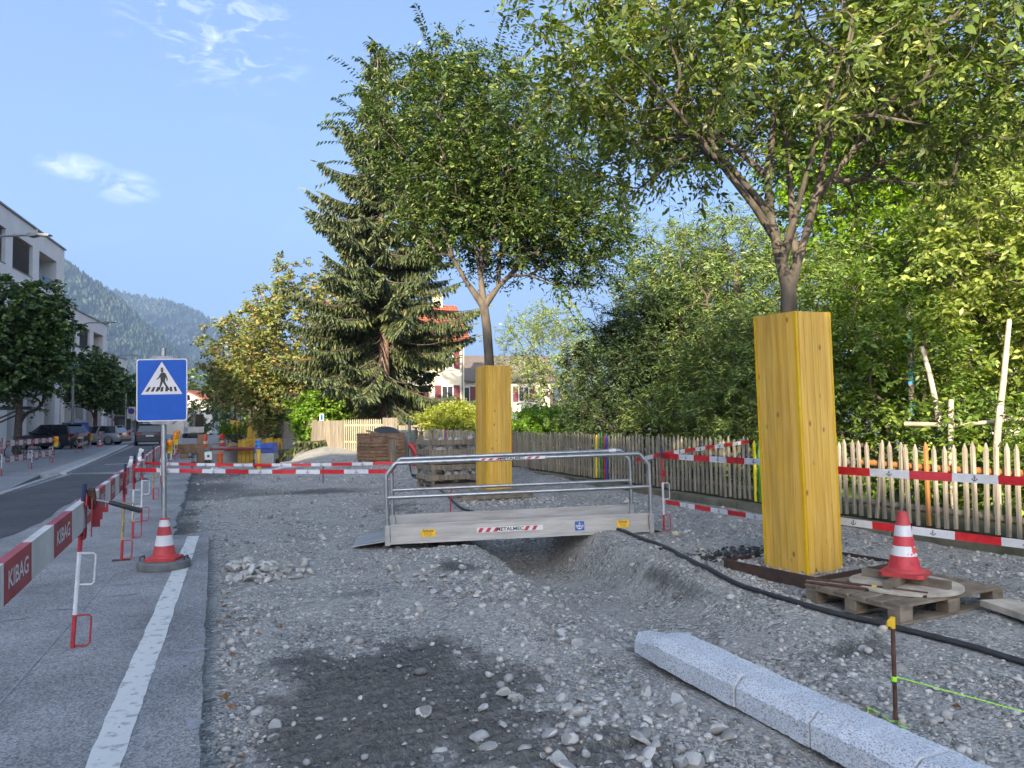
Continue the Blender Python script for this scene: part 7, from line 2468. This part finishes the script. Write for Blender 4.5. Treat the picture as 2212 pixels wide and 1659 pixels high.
tree('garden_tree', 'pale feathery tree before the brown roofed house', 'tree', (17.6, 38.2, .1), simple_trunk(17.6, 38.2, .1, 3.0, .16),
     [(17.4, 38.2, 5.2, 2.9, 2.9, 3.2), (19.6, 36.4, 3.6, 2.6, 2.4, 2.8)], 620, LM_BG, BARKD, None, 17, S=5, NL=8, spray=.5, leaf=(.14, .06), inner=.3, tip=.01)
# conifers behind the fence
kw = dict(S=8, NL=9, spray=.34, leaf=(.10, .024), droop=.35, up=.05, inner=.5, tip=.007, flatness=.3, side=.9)
tree('yew_tree', 'dark shaded yew behind the fence with blue and red pales', 'tree', (9.7, 16.6, .1), simple_trunk(9.7, 16.6, .1, 2.2, .12), [(9.6, 16.6, 2.1, 1.15, 1.7, 2.1), (9.9, 18.2, 1.3, .9, 1.2, 1.3), (10.4, 16.2, 3.4, 1.2, 1.4, 1.5)], 780, LM_YEW, BARKD, 'conifers behind the picket fence', 18, **kw)
tree('yew_shrub', 'lit spreading yew leaning over the fence beside the near box', 'shrub', (10.0, 13.0, .1), simple_trunk(10.0, 13.0, .1, 1.2, .1), [(9.8, 13.6, 1.55, 1.2, 1.7, 1.1), (10.0, 11.6, 1.6, 1.2, 1.5, 1.3), (10.4, 12.8, 2.6, 1.1, 1.6, 1.1)], 800, LM_YEWL, BARKD, 'conifers behind the picket fence', 19, **kw)
kw2 = dict(kw); kw2.update(S=7, spray=.42)
tree('cypress_tree', 'tall loose conifer behind the lit yew', 'tree', (12.2, 15.2, .1), simple_trunk(12.2, 15.2, .1, 5.4, .16), [(12.2, 15.2, 4.3, 1.9, 2.1, 2.6), (12.6, 13.2, 3.5, 1.5, 1.5, 2.4), (11.4, 16.8, 4.6, 1.5, 1.5, 2.5)], 850, LM_YEWL, BARKD, 'conifers behind the picket fence', 20, **kw2)
tree('hornbeam_shrub', 'shady hornbeam thicket behind the fence next to the scuffed cone', 'shrub', (10.4, 9.2, .1), simple_trunk(10.4, 9.2, .1, 1.6, .06), [(10.5, 9.4, 1.9, 1.1, 1.7, 1.8), (9.7, 7.4, 1.0, .7, 1.2, .9), (11.2, 10.9, 2.4, 1.2, 1.3, 2.2)], 700, LM_HEDGE, BARKD, None, 22, S=5, NL=8, spray=.34, leaf=(.085, .046), inner=.35, tip=.005)
tree('hazel_tree', 'tall pale leaved hazel in the garden behind the bleached poles', 'tree', (13.2, 8.2, .1), simple_trunk(13.2, 8.2, .1, 2.4, .09), [(13.0, 8.2, 3.7, 2.0, 2.3, 2.9), (12.6, 6.4, 2.9, 1.7, 1.6, 2.6), (14.6, 9.2, 5.2, 2.0, 2.0, 2.6)], 1000, LM_LIGHT, BARKD, None, 23, S=5, NL=8, spray=.42, leaf=(.12, .06), droop=.55, inner=.4, tip=.006)
tree('lime_tree', 'vivid green lime tree towering behind the near street tree', 'tree', (17.4, 15.4, .1), simple_trunk(17.4, 15.4, .1, 5.0, .22), [(17.4, 15.4, 7.6, 3.2, 3.4, 4.2), (18.4, 12.2, 6.4, 2.6, 2.4, 3.2), (19.5, 17.5, 8.6, 2.6, 2.6, 3.2)], 1050, LM_LIME, BARKD, None, 24, S=5, NL=8, spray=.55, leaf=(.16, .10), droop=.45, inner=.4, tip=.01)
tree('hornbeam_shrub', 'low leafy hedge right behind the sunlit fence pales', 'shrub', (9.3, 5.2, .1), simple_trunk(9.3, 5.2, .1, .6, .04), [(9.5, 6.6, .75, .45, 1.6, .6), (9.9, 3.8, .7, .6, 1.5, .6)], 300, LM_HEDGE, BARKD, None, 25, S=5, NL=8, spray=.28, leaf=(.08, .045), inner=.35, tip=.004)
tree('garden_tree', 'dense garden tree filling the gap behind the hornbeam thicket', 'tree', (15.2, 12.2, .1), simple_trunk(15.2, 12.2, .1, 2.6, .14), [(15.2, 12.0, 3.6, 2.0, 2.2, 2.9)], 480, LM_HEDGE, BARKD, None, 26, S=5, NL=8, spray=.45, leaf=(.12, .065), inner=.4, tip=.008)
tree('garden_tree', 'dark dense tree standing behind the conifers', 'tree', (14.6, 20.5, .1), simple_trunk(14.6, 20.5, .1, 3.5, .16), [(14.4, 20.6, 4.4, 2.6, 3.0, 3.4), (13.0, 18.6, 3.6, 1.8, 2.0, 2.8)], 480, LM_PLANE, BARKD, None, 27, S=5, NL=8, spray=.5, leaf=(.15, .08), inner=.4, tip=.009)
# plane trees along the left pavement, parts alike
pl_info = [((-8.05, 37.7), 5.2, (2.05, 2.1, 2.6), 700, 'plane tree shading the bicycle and near striped boards', 1.0),
           ((-8.5, 62.6), 4.75, (2.2, 2.2, 2.2), 460, 'plane tree beside the blue container', 1.0),
           ((-9.6, 84.5), 4.7, (2.7, 2.6, 2.3), 360, 'plane tree behind the no stopping sign', 1.15),
           ((-10.7, 106.0), 4.7, (2.8, 2.7, 2.3), 260, 'plane tree before the smaller rose-lit block', 1.35),
           ((-11.6, 128.0), 4.7, (2.9, 2.8, 2.4), 200, 'last plane tree at the far end of the pavement', 1.6)]
for i, ((x, y), cz, rr_, C, lb, k) in enumerate(pl_info):
    tree('plane_tree', lb, 'tree', (x, y, .015), simple_trunk(x, y, .0, 3.4, .19, (.1, 0)), [(x, y, cz, *rr_), (x + .35, y - .6, cz - .5, rr_[0] * .8, rr_[1] * .75, rr_[2] * .7)], C, LM_PLANE, BARKD, 'plane trees along the left pavement', 40 + i,
         S=5, NL=7, spray=.45, leaf=(.17 * k, .15 * k), droop=.35, inner=.4, tip=.012)
# trees rising from the far boxes
for i, ((x, y), cz, lb) in enumerate((((2.35, 58.3), 5.0, 'street tree in the farther yellow box before the peach building'), ((1.35, 66.0), 5.0, 'street tree in the farthest yellow box'))):
    tree('street_tree', lb, 'tree', (x, y, 1.0), simple_trunk(x, y, 1.0, 3.0, .11), [(x, y, cz, 2.3, 2.3, 2.0)], 260, LM_MAPLE if i == 0 else LM_FAR, BARKD, 'zelkova street trees in yellow boxes', 60 + i, S=5, NL=7, spray=.45, leaf=(.2, .12), inner=.4, tip=.014)
# far trees at the end of the street
for i, (x, y, z, r, h, lb) in enumerate(((-3.5, 150, 4.6, 5.0, 5.5, 'round tree closing the view at the street end'), (3.5, 142, 4.2, 4.6, 5.0, 'rounded tree beside the half-timbered house'), (9.0, 125, 4.4, 5.0, 5.4, 'dark bushy tree behind the half-timbered house'),
                                         (-1.5, 104, 2.6, 2.4, 2.8, 'small rounded tree behind the white street lamp'), (0.9, 72, 1.4, .9, 1.6, 'young leafy tree behind the conical shrubs'), (-9, 190, 8, 8, 9, 'tall mixed trees far up the street'), (12, 175, 9, 9, 10, 'tall trees on the slope behind the street end'))):
    tree('far_tree', lb, 'tree', (x, y, -.3), simple_trunk(x, y, -.3, z * .6, .15 * r / 3), [(x, y, z, r, r, h * .8)], 130, LM_FAR, BARKD, None, 70 + i, S=4, NL=6, spray=.12 * r + .2, leaf=(.09 * r + .05, .06 * r + .03), inner=.5, tip=.02)
for i in range(5):
    x, y = .35 + i * .42, 61.4 + .3 * (i % 2)
    tree('conical_shrub', 'small conical thuja in the row before the farthest tree box', 'shrub', (x, y, -.1), simple_trunk(x, y, -.1, .8, .04), [(x, y, .55, .24, .24, .55), (x, y, 1.1, .16, .16, .5)], 60, LM_VINE, BARKD, 'row of conical thujas', 80 + i, S=5, NL=6, spray=.16, leaf=(.10, .05), up=.8, inner=.3, tip=.004)

# ------------------------------------------------------------------ bleached play poles in the garden
M_BLEACH = mat('bleached_wood', srgb('c2b6a4'), .8, rgb2=srgb('988c7c'), scale=6, bump=.3, bscale=30, bdist=.005)
M_SKYB = mat('sky_blue_paint', srgb('4aa8dc'), .6, rgb2=srgb('3a94c8'), scale=6)
poles = [([(9.15, 6.5, .1), (9.2, 6.5, 1.1), (9.3, 6.45, 1.9), (9.42, 6.42, 2.7)], .05, .03, 'tallest bleached bare pole standing behind the sunlit pales'),
         ([(9.55, 6.35, .1), (9.6, 6.3, 1.2), (9.62, 6.3, 1.75)], .035, .025, 'thin bleached pole beside the tallest bare pole'),
         ([(9.85, 7.75, .1), (9.8, 7.75, 1.2), (9.7, 7.8, 2.0), (9.6, 7.85, 2.5)], .05, .03, 'bowed bleached pole before the hazel'),
         ([(9.3, 7.2, .1), (9.28, 7.2, .9), (9.32, 7.2, 1.7)], .045, .035, 'pinkish bleached pole next to the low hedge')]
for pts, r0, r1, lb in poles:
    b0 = Vector(pts[0])
    t = thing('bare_pole', b0, lb, 'pole', group=None)
    mb = MB(); mb.tube([Vector(p) - b0 for p in catmull(pts, 4)], list(np.linspace(r0, r1, (len(pts) - 1) * 4 + 1)), 9); mb.build('stem', M_BLEACH, t, smooth=50)
t = thing('painted_pole', (10.6, 8.9, .1), 'blue ringed bleached pole standing before the hazel', 'pole')
for k in range(7):
    mb = MB(); mb.tube([(0, 0, 1.0 + k * .3), (.01, 0, 1.3 + k * .3)], .05 - .003 * k, 9); mb.build('ring' if k % 2 else 'stem', M_SKYB if k % 2 else M_BLEACH, t, smooth=50)
mb = MB(); mb.tube([(0, 0, 0), (0, 0, .999)], .055, 9); mb.build('stem', M_BLEACH, t, smooth=50)
t = thing('cross_branch', (9.35, 6.9, 1.35), 'bleached branch lashed across the bare poles', 'branch')
mb = MB(); mb.tube([(-.2, .9, .02), (0, .3, .0), (.1, -.3, .05), (.15, -.8, .1)], [.035, .03, .028, .02], 8); mb.build('stem', M_BLEACH, t, smooth=50)


# ------------------------------------------------------------------ loose stones
def stone_mat(name, lo, mid, hi):
    m = bpy.data.materials.new(name)
    nt, b, out = nodes_of(m)
    N = nt.nodes.new; L = nt.links.new
    geo = N('ShaderNodeNewGeometry'); oi = N('ShaderNodeObjectInfo')
    ad = N('ShaderNodeMath'); ad.operation = 'ADD'; L(geo.outputs['Random Per Island'], ad.inputs[0]); L(oi.outputs['Random'], ad.inputs[1])
    fr = N('ShaderNodeMath'); fr.operation = 'FRACT'; L(ad.outputs[0], fr.inputs[0])
    rp = N('ShaderNodeValToRGB')
    e = rp.color_ramp.elements
    e[0].color = (*lo, 1); e[1].color = (*hi, 1)
    k = e.new(.5); k.color = (*mid, 1)
    k = e.new(.93); k.color = (*[c * .9 for c in hi], 1)
    k = e.new(.97); k.color = (hi[0] * .95, hi[1] * .82, hi[2] * .68, 1)
    L(fr.outputs[0], rp.inputs['Fac'])
    tc = N('ShaderNodeTexCoord')
    n1 = N('ShaderNodeTexNoise'); n1.inputs['Scale'].default_value = 40; n1.inputs['Detail'].default_value = 6; L(geo.outputs['Position'], n1.inputs['Vector'])
    mr = N('ShaderNodeMapRange'); mr.inputs['To Min'].default_value = .75; mr.inputs['To Max'].default_value = 1.2; L(n1.outputs['Fac'], mr.inputs['Value'])
    ml = N('ShaderNodeMixRGB'); ml.blend_type = 'MULTIPLY'; ml.inputs['Fac'].default_value = 1; L(rp.outputs['Color'], ml.inputs['Color1']); L(mr.outputs['Result'], ml.inputs['Color2'])
    L(ml.outputs['Color'], b.inputs['Base Color'])
    b.inputs['Roughness'].default_value = .85
    b.inputs['Specular IOR Level'].default_value = .3
    bp = N('ShaderNodeBump'); bp.inputs['Strength'].default_value = .35; bp.inputs['Distance'].default_value = .004
    L(n1.outputs['Fac'], bp.inputs['Height']); L(bp.outputs['Normal'], b.inputs['Normal'])
    return m


M_PEB = stone_mat('gravel_stones', (.15, .145, .135), (.32, .31, .29), (.53, .515, .485))
M_COB = stone_mat('cobble_stones', (.22, .215, .20), (.38, .37, .345), (.56, .545, .515))
rs = np.random.default_rng(77)


def ico(n):
    import bmesh
    bm = bmesh.new(); bmesh.ops.create_icosphere(bm, subdivisions=n, radius=1.0)
    V = np.array([v.co[:] for v in bm.verts]); bm.faces.ensure_lookup_table()
    T = np.array([[v.index for v in f.verts] for f in bm.faces]); bm.free()
    return V, T


def octa():
    V = np.array([(1, 0, 0), (-1, 0, 0), (0, 1, 0), (0, -1, 0), (0, 0, 1), (0, 0, -1.)])
    T = np.array([(0, 2, 4), (2, 1, 4), (1, 3, 4), (3, 0, 4), (2, 0, 5), (1, 2, 5), (3, 1, 5), (0, 3, 5)])
    return V, T


def scatter_mesh(name, xy, size, kindfun, flat=(.45, .8), sink=.25, zf=None, jit=.22):
    V0, T0 = kindfun
    n = len(xy); k = len(V0)
    s = np.stack([size * rs.uniform(.8, 1.25, n), size * rs.uniform(.6, 1.0, n), size * rs.uniform(*flat, n)], 1)
    V = V0[None] * (1 + rs.normal(0, jit, (n, k, 1))) * s[:, None, :]
    a = rs.uniform(0, 2 * math.pi, n); tx = rs.normal(0, .35, n)
    ct, st_ = np.cos(tx)[:, None], np.sin(tx)[:, None]
    y, z = V[..., 1] * ct - V[..., 2] * st_, V[..., 1] * st_ + V[..., 2] * ct
    ca, sa = np.cos(a)[:, None], np.sin(a)[:, None]
    X, Y = V[..., 0] * ca - y * sa, V[..., 0] * sa + y * ca
    zz = (zf or gzf)(xy[:, 0], xy[:, 1]) + s[:, 2] * (1 - 2 * sink) * .6
    VV = np.stack([X + xy[:, 0:1], Y + xy[:, 1:2], z + zz[:, None]], 2)
    T = (T0[None] + (np.arange(n) * k)[:, None, None]).reshape(-1, 3)
    return VV.reshape(-1, 3), T


def on_gravel(p):
    x, y = p[:, 0], p[:, 1]
    ed = np.where(y < 10.95, .02, np.where(y < 22, -.52, -.9))
    ok = (x > ed) & (x < 7.72) & (y > .6)
    # keep clear of the pit frame, pallet, plank and kerbs
    for cx, cy, rx, ry in ((5.33, 5.66, .66, .56), (2.7, 2.9, .17, 1.6), (5.13, 4.45, .66, .46)):
        ok &= ~((np.abs(x - cx) < rx) & (np.abs(y - cy) < ry))
    return ok


def cand(n, ymin=1.5, ymax=40, pw=1.0):
    """candidate spots, as dense in the view near and far"""
    u = rs.random(n)
    y = ymin * (ymax / ymin) ** u
    x = rs.uniform(-1.0, 7.7, n)
    p = np.stack([x, y], 1)
    p = p[on_gravel(p)]
    # inside the camera's reach only
    lat = p[:, 0] * math.cos(_yaw) - p[:, 1] * math.sin(_yaw); dep = p[:, 0] * math.sin(_yaw) + p[:, 1] * math.cos(_yaw)
    return p[(dep > 1.2) & (np.abs(lat / dep) < .80)]


def field(p):
    """how stony a spot is"""
    x, y = p[:, 0], p[:, 1]
    d = damp(x, y)
    f = .40 + .9 * VN[0](x * 1.3 + 4, y * 1.3) + .6 * VN[1](x * 3.1, y * 3.1)
    f = f + .8 * np.exp(-((x - .18) / .2) ** 2) * (y < 8) + .9 * np.exp(-(((x - 1.9) / .65) ** 2 + ((y - 3.3) / .9) ** 2))
    f = f + .6 * np.exp(-((x - trench_x(y) + 1.25) / .4) ** 2) * (y > 4) * (y < 9) + .5 * np.exp(-((x - trench_x(y) - .75) / .35) ** 2) * (y < 9)
    return np.clip(f, .04, 1.3) * (1 - .74 * d)


allV, allT, off = [], [], 0
def push(V, T):
    global off
    allV.append(V); allT.append(T + off); off += len(V)


p = cand(110000, 1.5, 30)
p = p[rs.random(len(p)) < field(p) * .75]
sz = .0055 * np.exp(rs.normal(0, .42, len(p))) * (1 + .05 * p[:, 1])
push(*scatter_mesh('g', p, np.clip(sz, .003, .05), octa()))
p = cand(54000, 1.5, 30)
p = p[rs.random(len(p)) < field(p) * .65]
sz = .013 * np.exp(rs.normal(0, .42, len(p))) * (1 + .025 * p[:, 1])
push(*scatter_mesh('g', p, np.clip(sz, .007, .07), ico(1), jit=.10))
# grit spilled onto the asphalt
n = 1500
yy_ = 1.6 * (10.6 / 1.6) ** rs.random(n)
q = np.stack([-.09 - np.abs(rs.normal(0, .10, n)), yy_], 1)
push(*scatter_mesh('g', q, .004 * np.exp(rs.normal(0, .4, n)), octa(), zf=lambda x, y: np.full(len(x), .0)))
n = 260
q = np.stack([rs.uniform(-2.2, -.2, n), 2.5 * (11 / 2.5) ** rs.random(n)], 1)
push(*scatter_mesh('g', q, .006 * np.exp(rs.normal(0, .4, n)), octa(), zf=lambda x, y: np.full(len(x), .0)))
# fill inside the tree pit
n = 900
a = np.stack([rs.uniform(-.60, .60, n), rs.uniform(-.49, .49, n)], 1)
ca, sa = math.cos(R(10)), math.sin(R(10))
q = np.stack([5.33 + a[:, 0] * ca - a[:, 1] * sa, 5.66 + a[:, 0] * sa + a[:, 1] * ca], 1)
q = q[~((np.abs(q[:, 0] - 5.11) < .2) & (np.abs(q[:, 1] - 5.52) < .2))]
push(*scatter_mesh('g', q, .017 * np.exp(rs.normal(0, .3, len(q))), ico(1), zf=lambda x, y: np.full(len(x), .075) + rs.uniform(-.02, .02, len(x)), jit=.15))
# loose chippings in front of the frame and round the far ledge
n = 700
q = np.stack([4.62 + rs.normal(0, .13, n), rs.uniform(4.75, 6.2, n)], 1)
push(*scatter_mesh('g', q[on_gravel(q)], .016 * np.exp(rs.normal(0, .3, on_gravel(q).sum())), ico(1), jit=.15))
n = 900
q = np.stack([rs.uniform(4.1, 5.9, n), 12.95 + rs.normal(0, .25, n)], 1)
push(*scatter_mesh('g', q, .022 * np.exp(rs.normal(0, .3, n)), ico(1), jit=.15))
gr = link('gravel', np_mesh('gravel', np.concatenate(allV), np.concatenate(allT), M_PEB))
tag(gr, 'loose grey gravel strewn over the dug-up strip', 'gravel', kind='stuff')
# bed of stone under the pit fill and a dark heap of broken asphalt behind it
mb = MB(); mb.bx(-.61, .61, -.50, .50, -.05, .058); mb.build('stone_fill', GRAVEL, PIT)
n = 500
q = np.stack([5.45 + rs.normal(0, .35, n), 6.75 + rs.normal(0, .16, n)], 1)
Vb, Tb = scatter_mesh('g', q, .018 * np.exp(rs.normal(0, .35, n)), ico(1), zf=lambda x, y: gzf(x, y) + .03 * np.exp(-((x - 5.45) / .35) ** 2 - ((y - 6.75) / .18) ** 2), jit=.18)
tag(link('asphalt_crumbs', np_mesh('asphalt_crumbs', Vb, Tb, stone_mat('asphalt_crumbs', (.02, .02, .02), (.05, .05, .052), (.16, .16, .16)))), 'dark heap of broken asphalt crumbs behind the tree pit', 'rubble', kind='stuff')

# single stones, the largest in view
ROCKS = [rock_me(300 + i, 2, M_COB, rs.uniform(.38, .68), .12) for i in range(12)]
for me in ROCKS:
    me.polygons.foreach_set('use_smooth', [True] * len(me.polygons))
    me.set_sharp_from_angle(angle=R(24))
groups = [
    (66, lambda: (rs.normal(.36, .19), rs.normal(8.33, .16)), (.045, .09), 'grey stone in the loose heap beside the broken asphalt edge', 'stones heaped beside the asphalt edge'),
    (108, lambda: (rs.normal(1.85, .42), rs.normal(3.2, .42)), (.024, .066), 'pale rounded cobble strewn in front of the granite kerb', 'cobbles strewn in front of the granite kerb'),
    (48, lambda: (rs.normal(2.25, .28), rs.uniform(4.6, 6.9)), (.022, .052), 'pale stone on the spoil ridge beside the trench', 'stones on the spoil ridge'),
    (26, lambda: (rs.normal(2.05, .35), rs.normal(7.7, .35)), (.03, .06), 'rounded stone on the spoil below the left bridge end', 'stones below the left bridge end'),
    (24, lambda: (rs.uniform(3.3, 4.4), rs.uniform(2.4, 4.6)), (.02, .05), 'pale stone half sunk between the kerb and the hose', 'stones between kerb and hose'),
    (16, lambda: (rs.uniform(.04, .3), rs.uniform(2.8, 7.2)), (.02, .05), 'pale stone lying along the foot of the asphalt edge', 'stones along the foot of the asphalt edge'),
    (10, lambda: (rs.uniform(.4, 1.6), rs.uniform(3.2, 5.8)), (.018, .03), 'single pale stone on the dark damp soil', 'stones on the damp soil'),
]
placed = []
for n, f, (s0, s1), lb, gp in groups:
    made = 0
    tries = 0
    while made < n and tries < 4000:
        tries += 1
        x, y = f()
        s = s0 + (s1 - s0) * rs.random() ** 1.7
        if not bool(on_gravel(np.array([[x, y]]))[0]) or x < .04 or (abs(x - 2.7) < .2 and y < 4.5): continue
        if any((x - a) ** 2 + (y - b) ** 2 < (.62 * (s + c_)) ** 2 for a, b, c_ in placed[-160:]): continue
        placed.append((x, y, s))
        o = link('stone', ROCKS[int(rs.integers(12))])
        o.scale = (s, s, s)
        o.rotation_euler = (rs.normal(0, .3), rs.normal(0, .3), rs.uniform(0, 6.28))
        o.location = (x, y, float(gzf(x, y)) + s * .30)
        tag(o, lb, 'stone', gp)
        made += 1
# a second layer on the heap
for k in range(22):
    x, y = rs.normal(.38, .15), rs.normal(8.33, .12)
    s = rs.uniform(.05, .085)
    o = link('stone', ROCKS[int(rs.integers(12))]); o.scale = (s, s, s); o.rotation_euler = (rs.normal(0, .4), rs.normal(0, .4), rs.uniform(0, 6.28))
    o.location = (max(.07, x), y, float(gzf(x, y)) + .055 + s * .3)
    tag(o, 'grey stone in the loose heap beside the broken asphalt edge', 'stone', 'stones heaped beside the asphalt edge')
# fallen leaves
M_DRY = mat('dry_leaf', srgb('9a6a3a'), .8, rgb2=srgb('6e4726'), scale=20, objvar=.3)
mb = MB(); mb.add([(0, 0, 0), (.022, .016, .008), (.055, 0, .004), (.022, -.016, .010), (.03, 0, 0)], [(0, 4, 1), (4, 2, 1), (0, 3, 4), (4, 3, 2)])
LF = mb.mesh('fallen_leaf', M_DRY)
for k in range(34):
    if k < 16: x, y = abs(rs.normal(.07, .05)) + .02, rs.uniform(3.0, 8.0)
    else: x, y = rs.uniform(.2, 4.2), rs.uniform(2.4, 8.5)
    o = link('fallen_leaf', LF); o.location = (x, y, float(gzf(x, y)) + .012); o.rotation_euler = (rs.normal(0, .3), rs.normal(0, .3), rs.uniform(0, 6.28))
    tag(o, 'dry brown leaf caught along the asphalt edge' if k < 16 else 'dry brown leaf blown onto the gravel', 'leaf', 'leaves along the asphalt edge' if k < 16 else 'leaves blown onto the gravel')
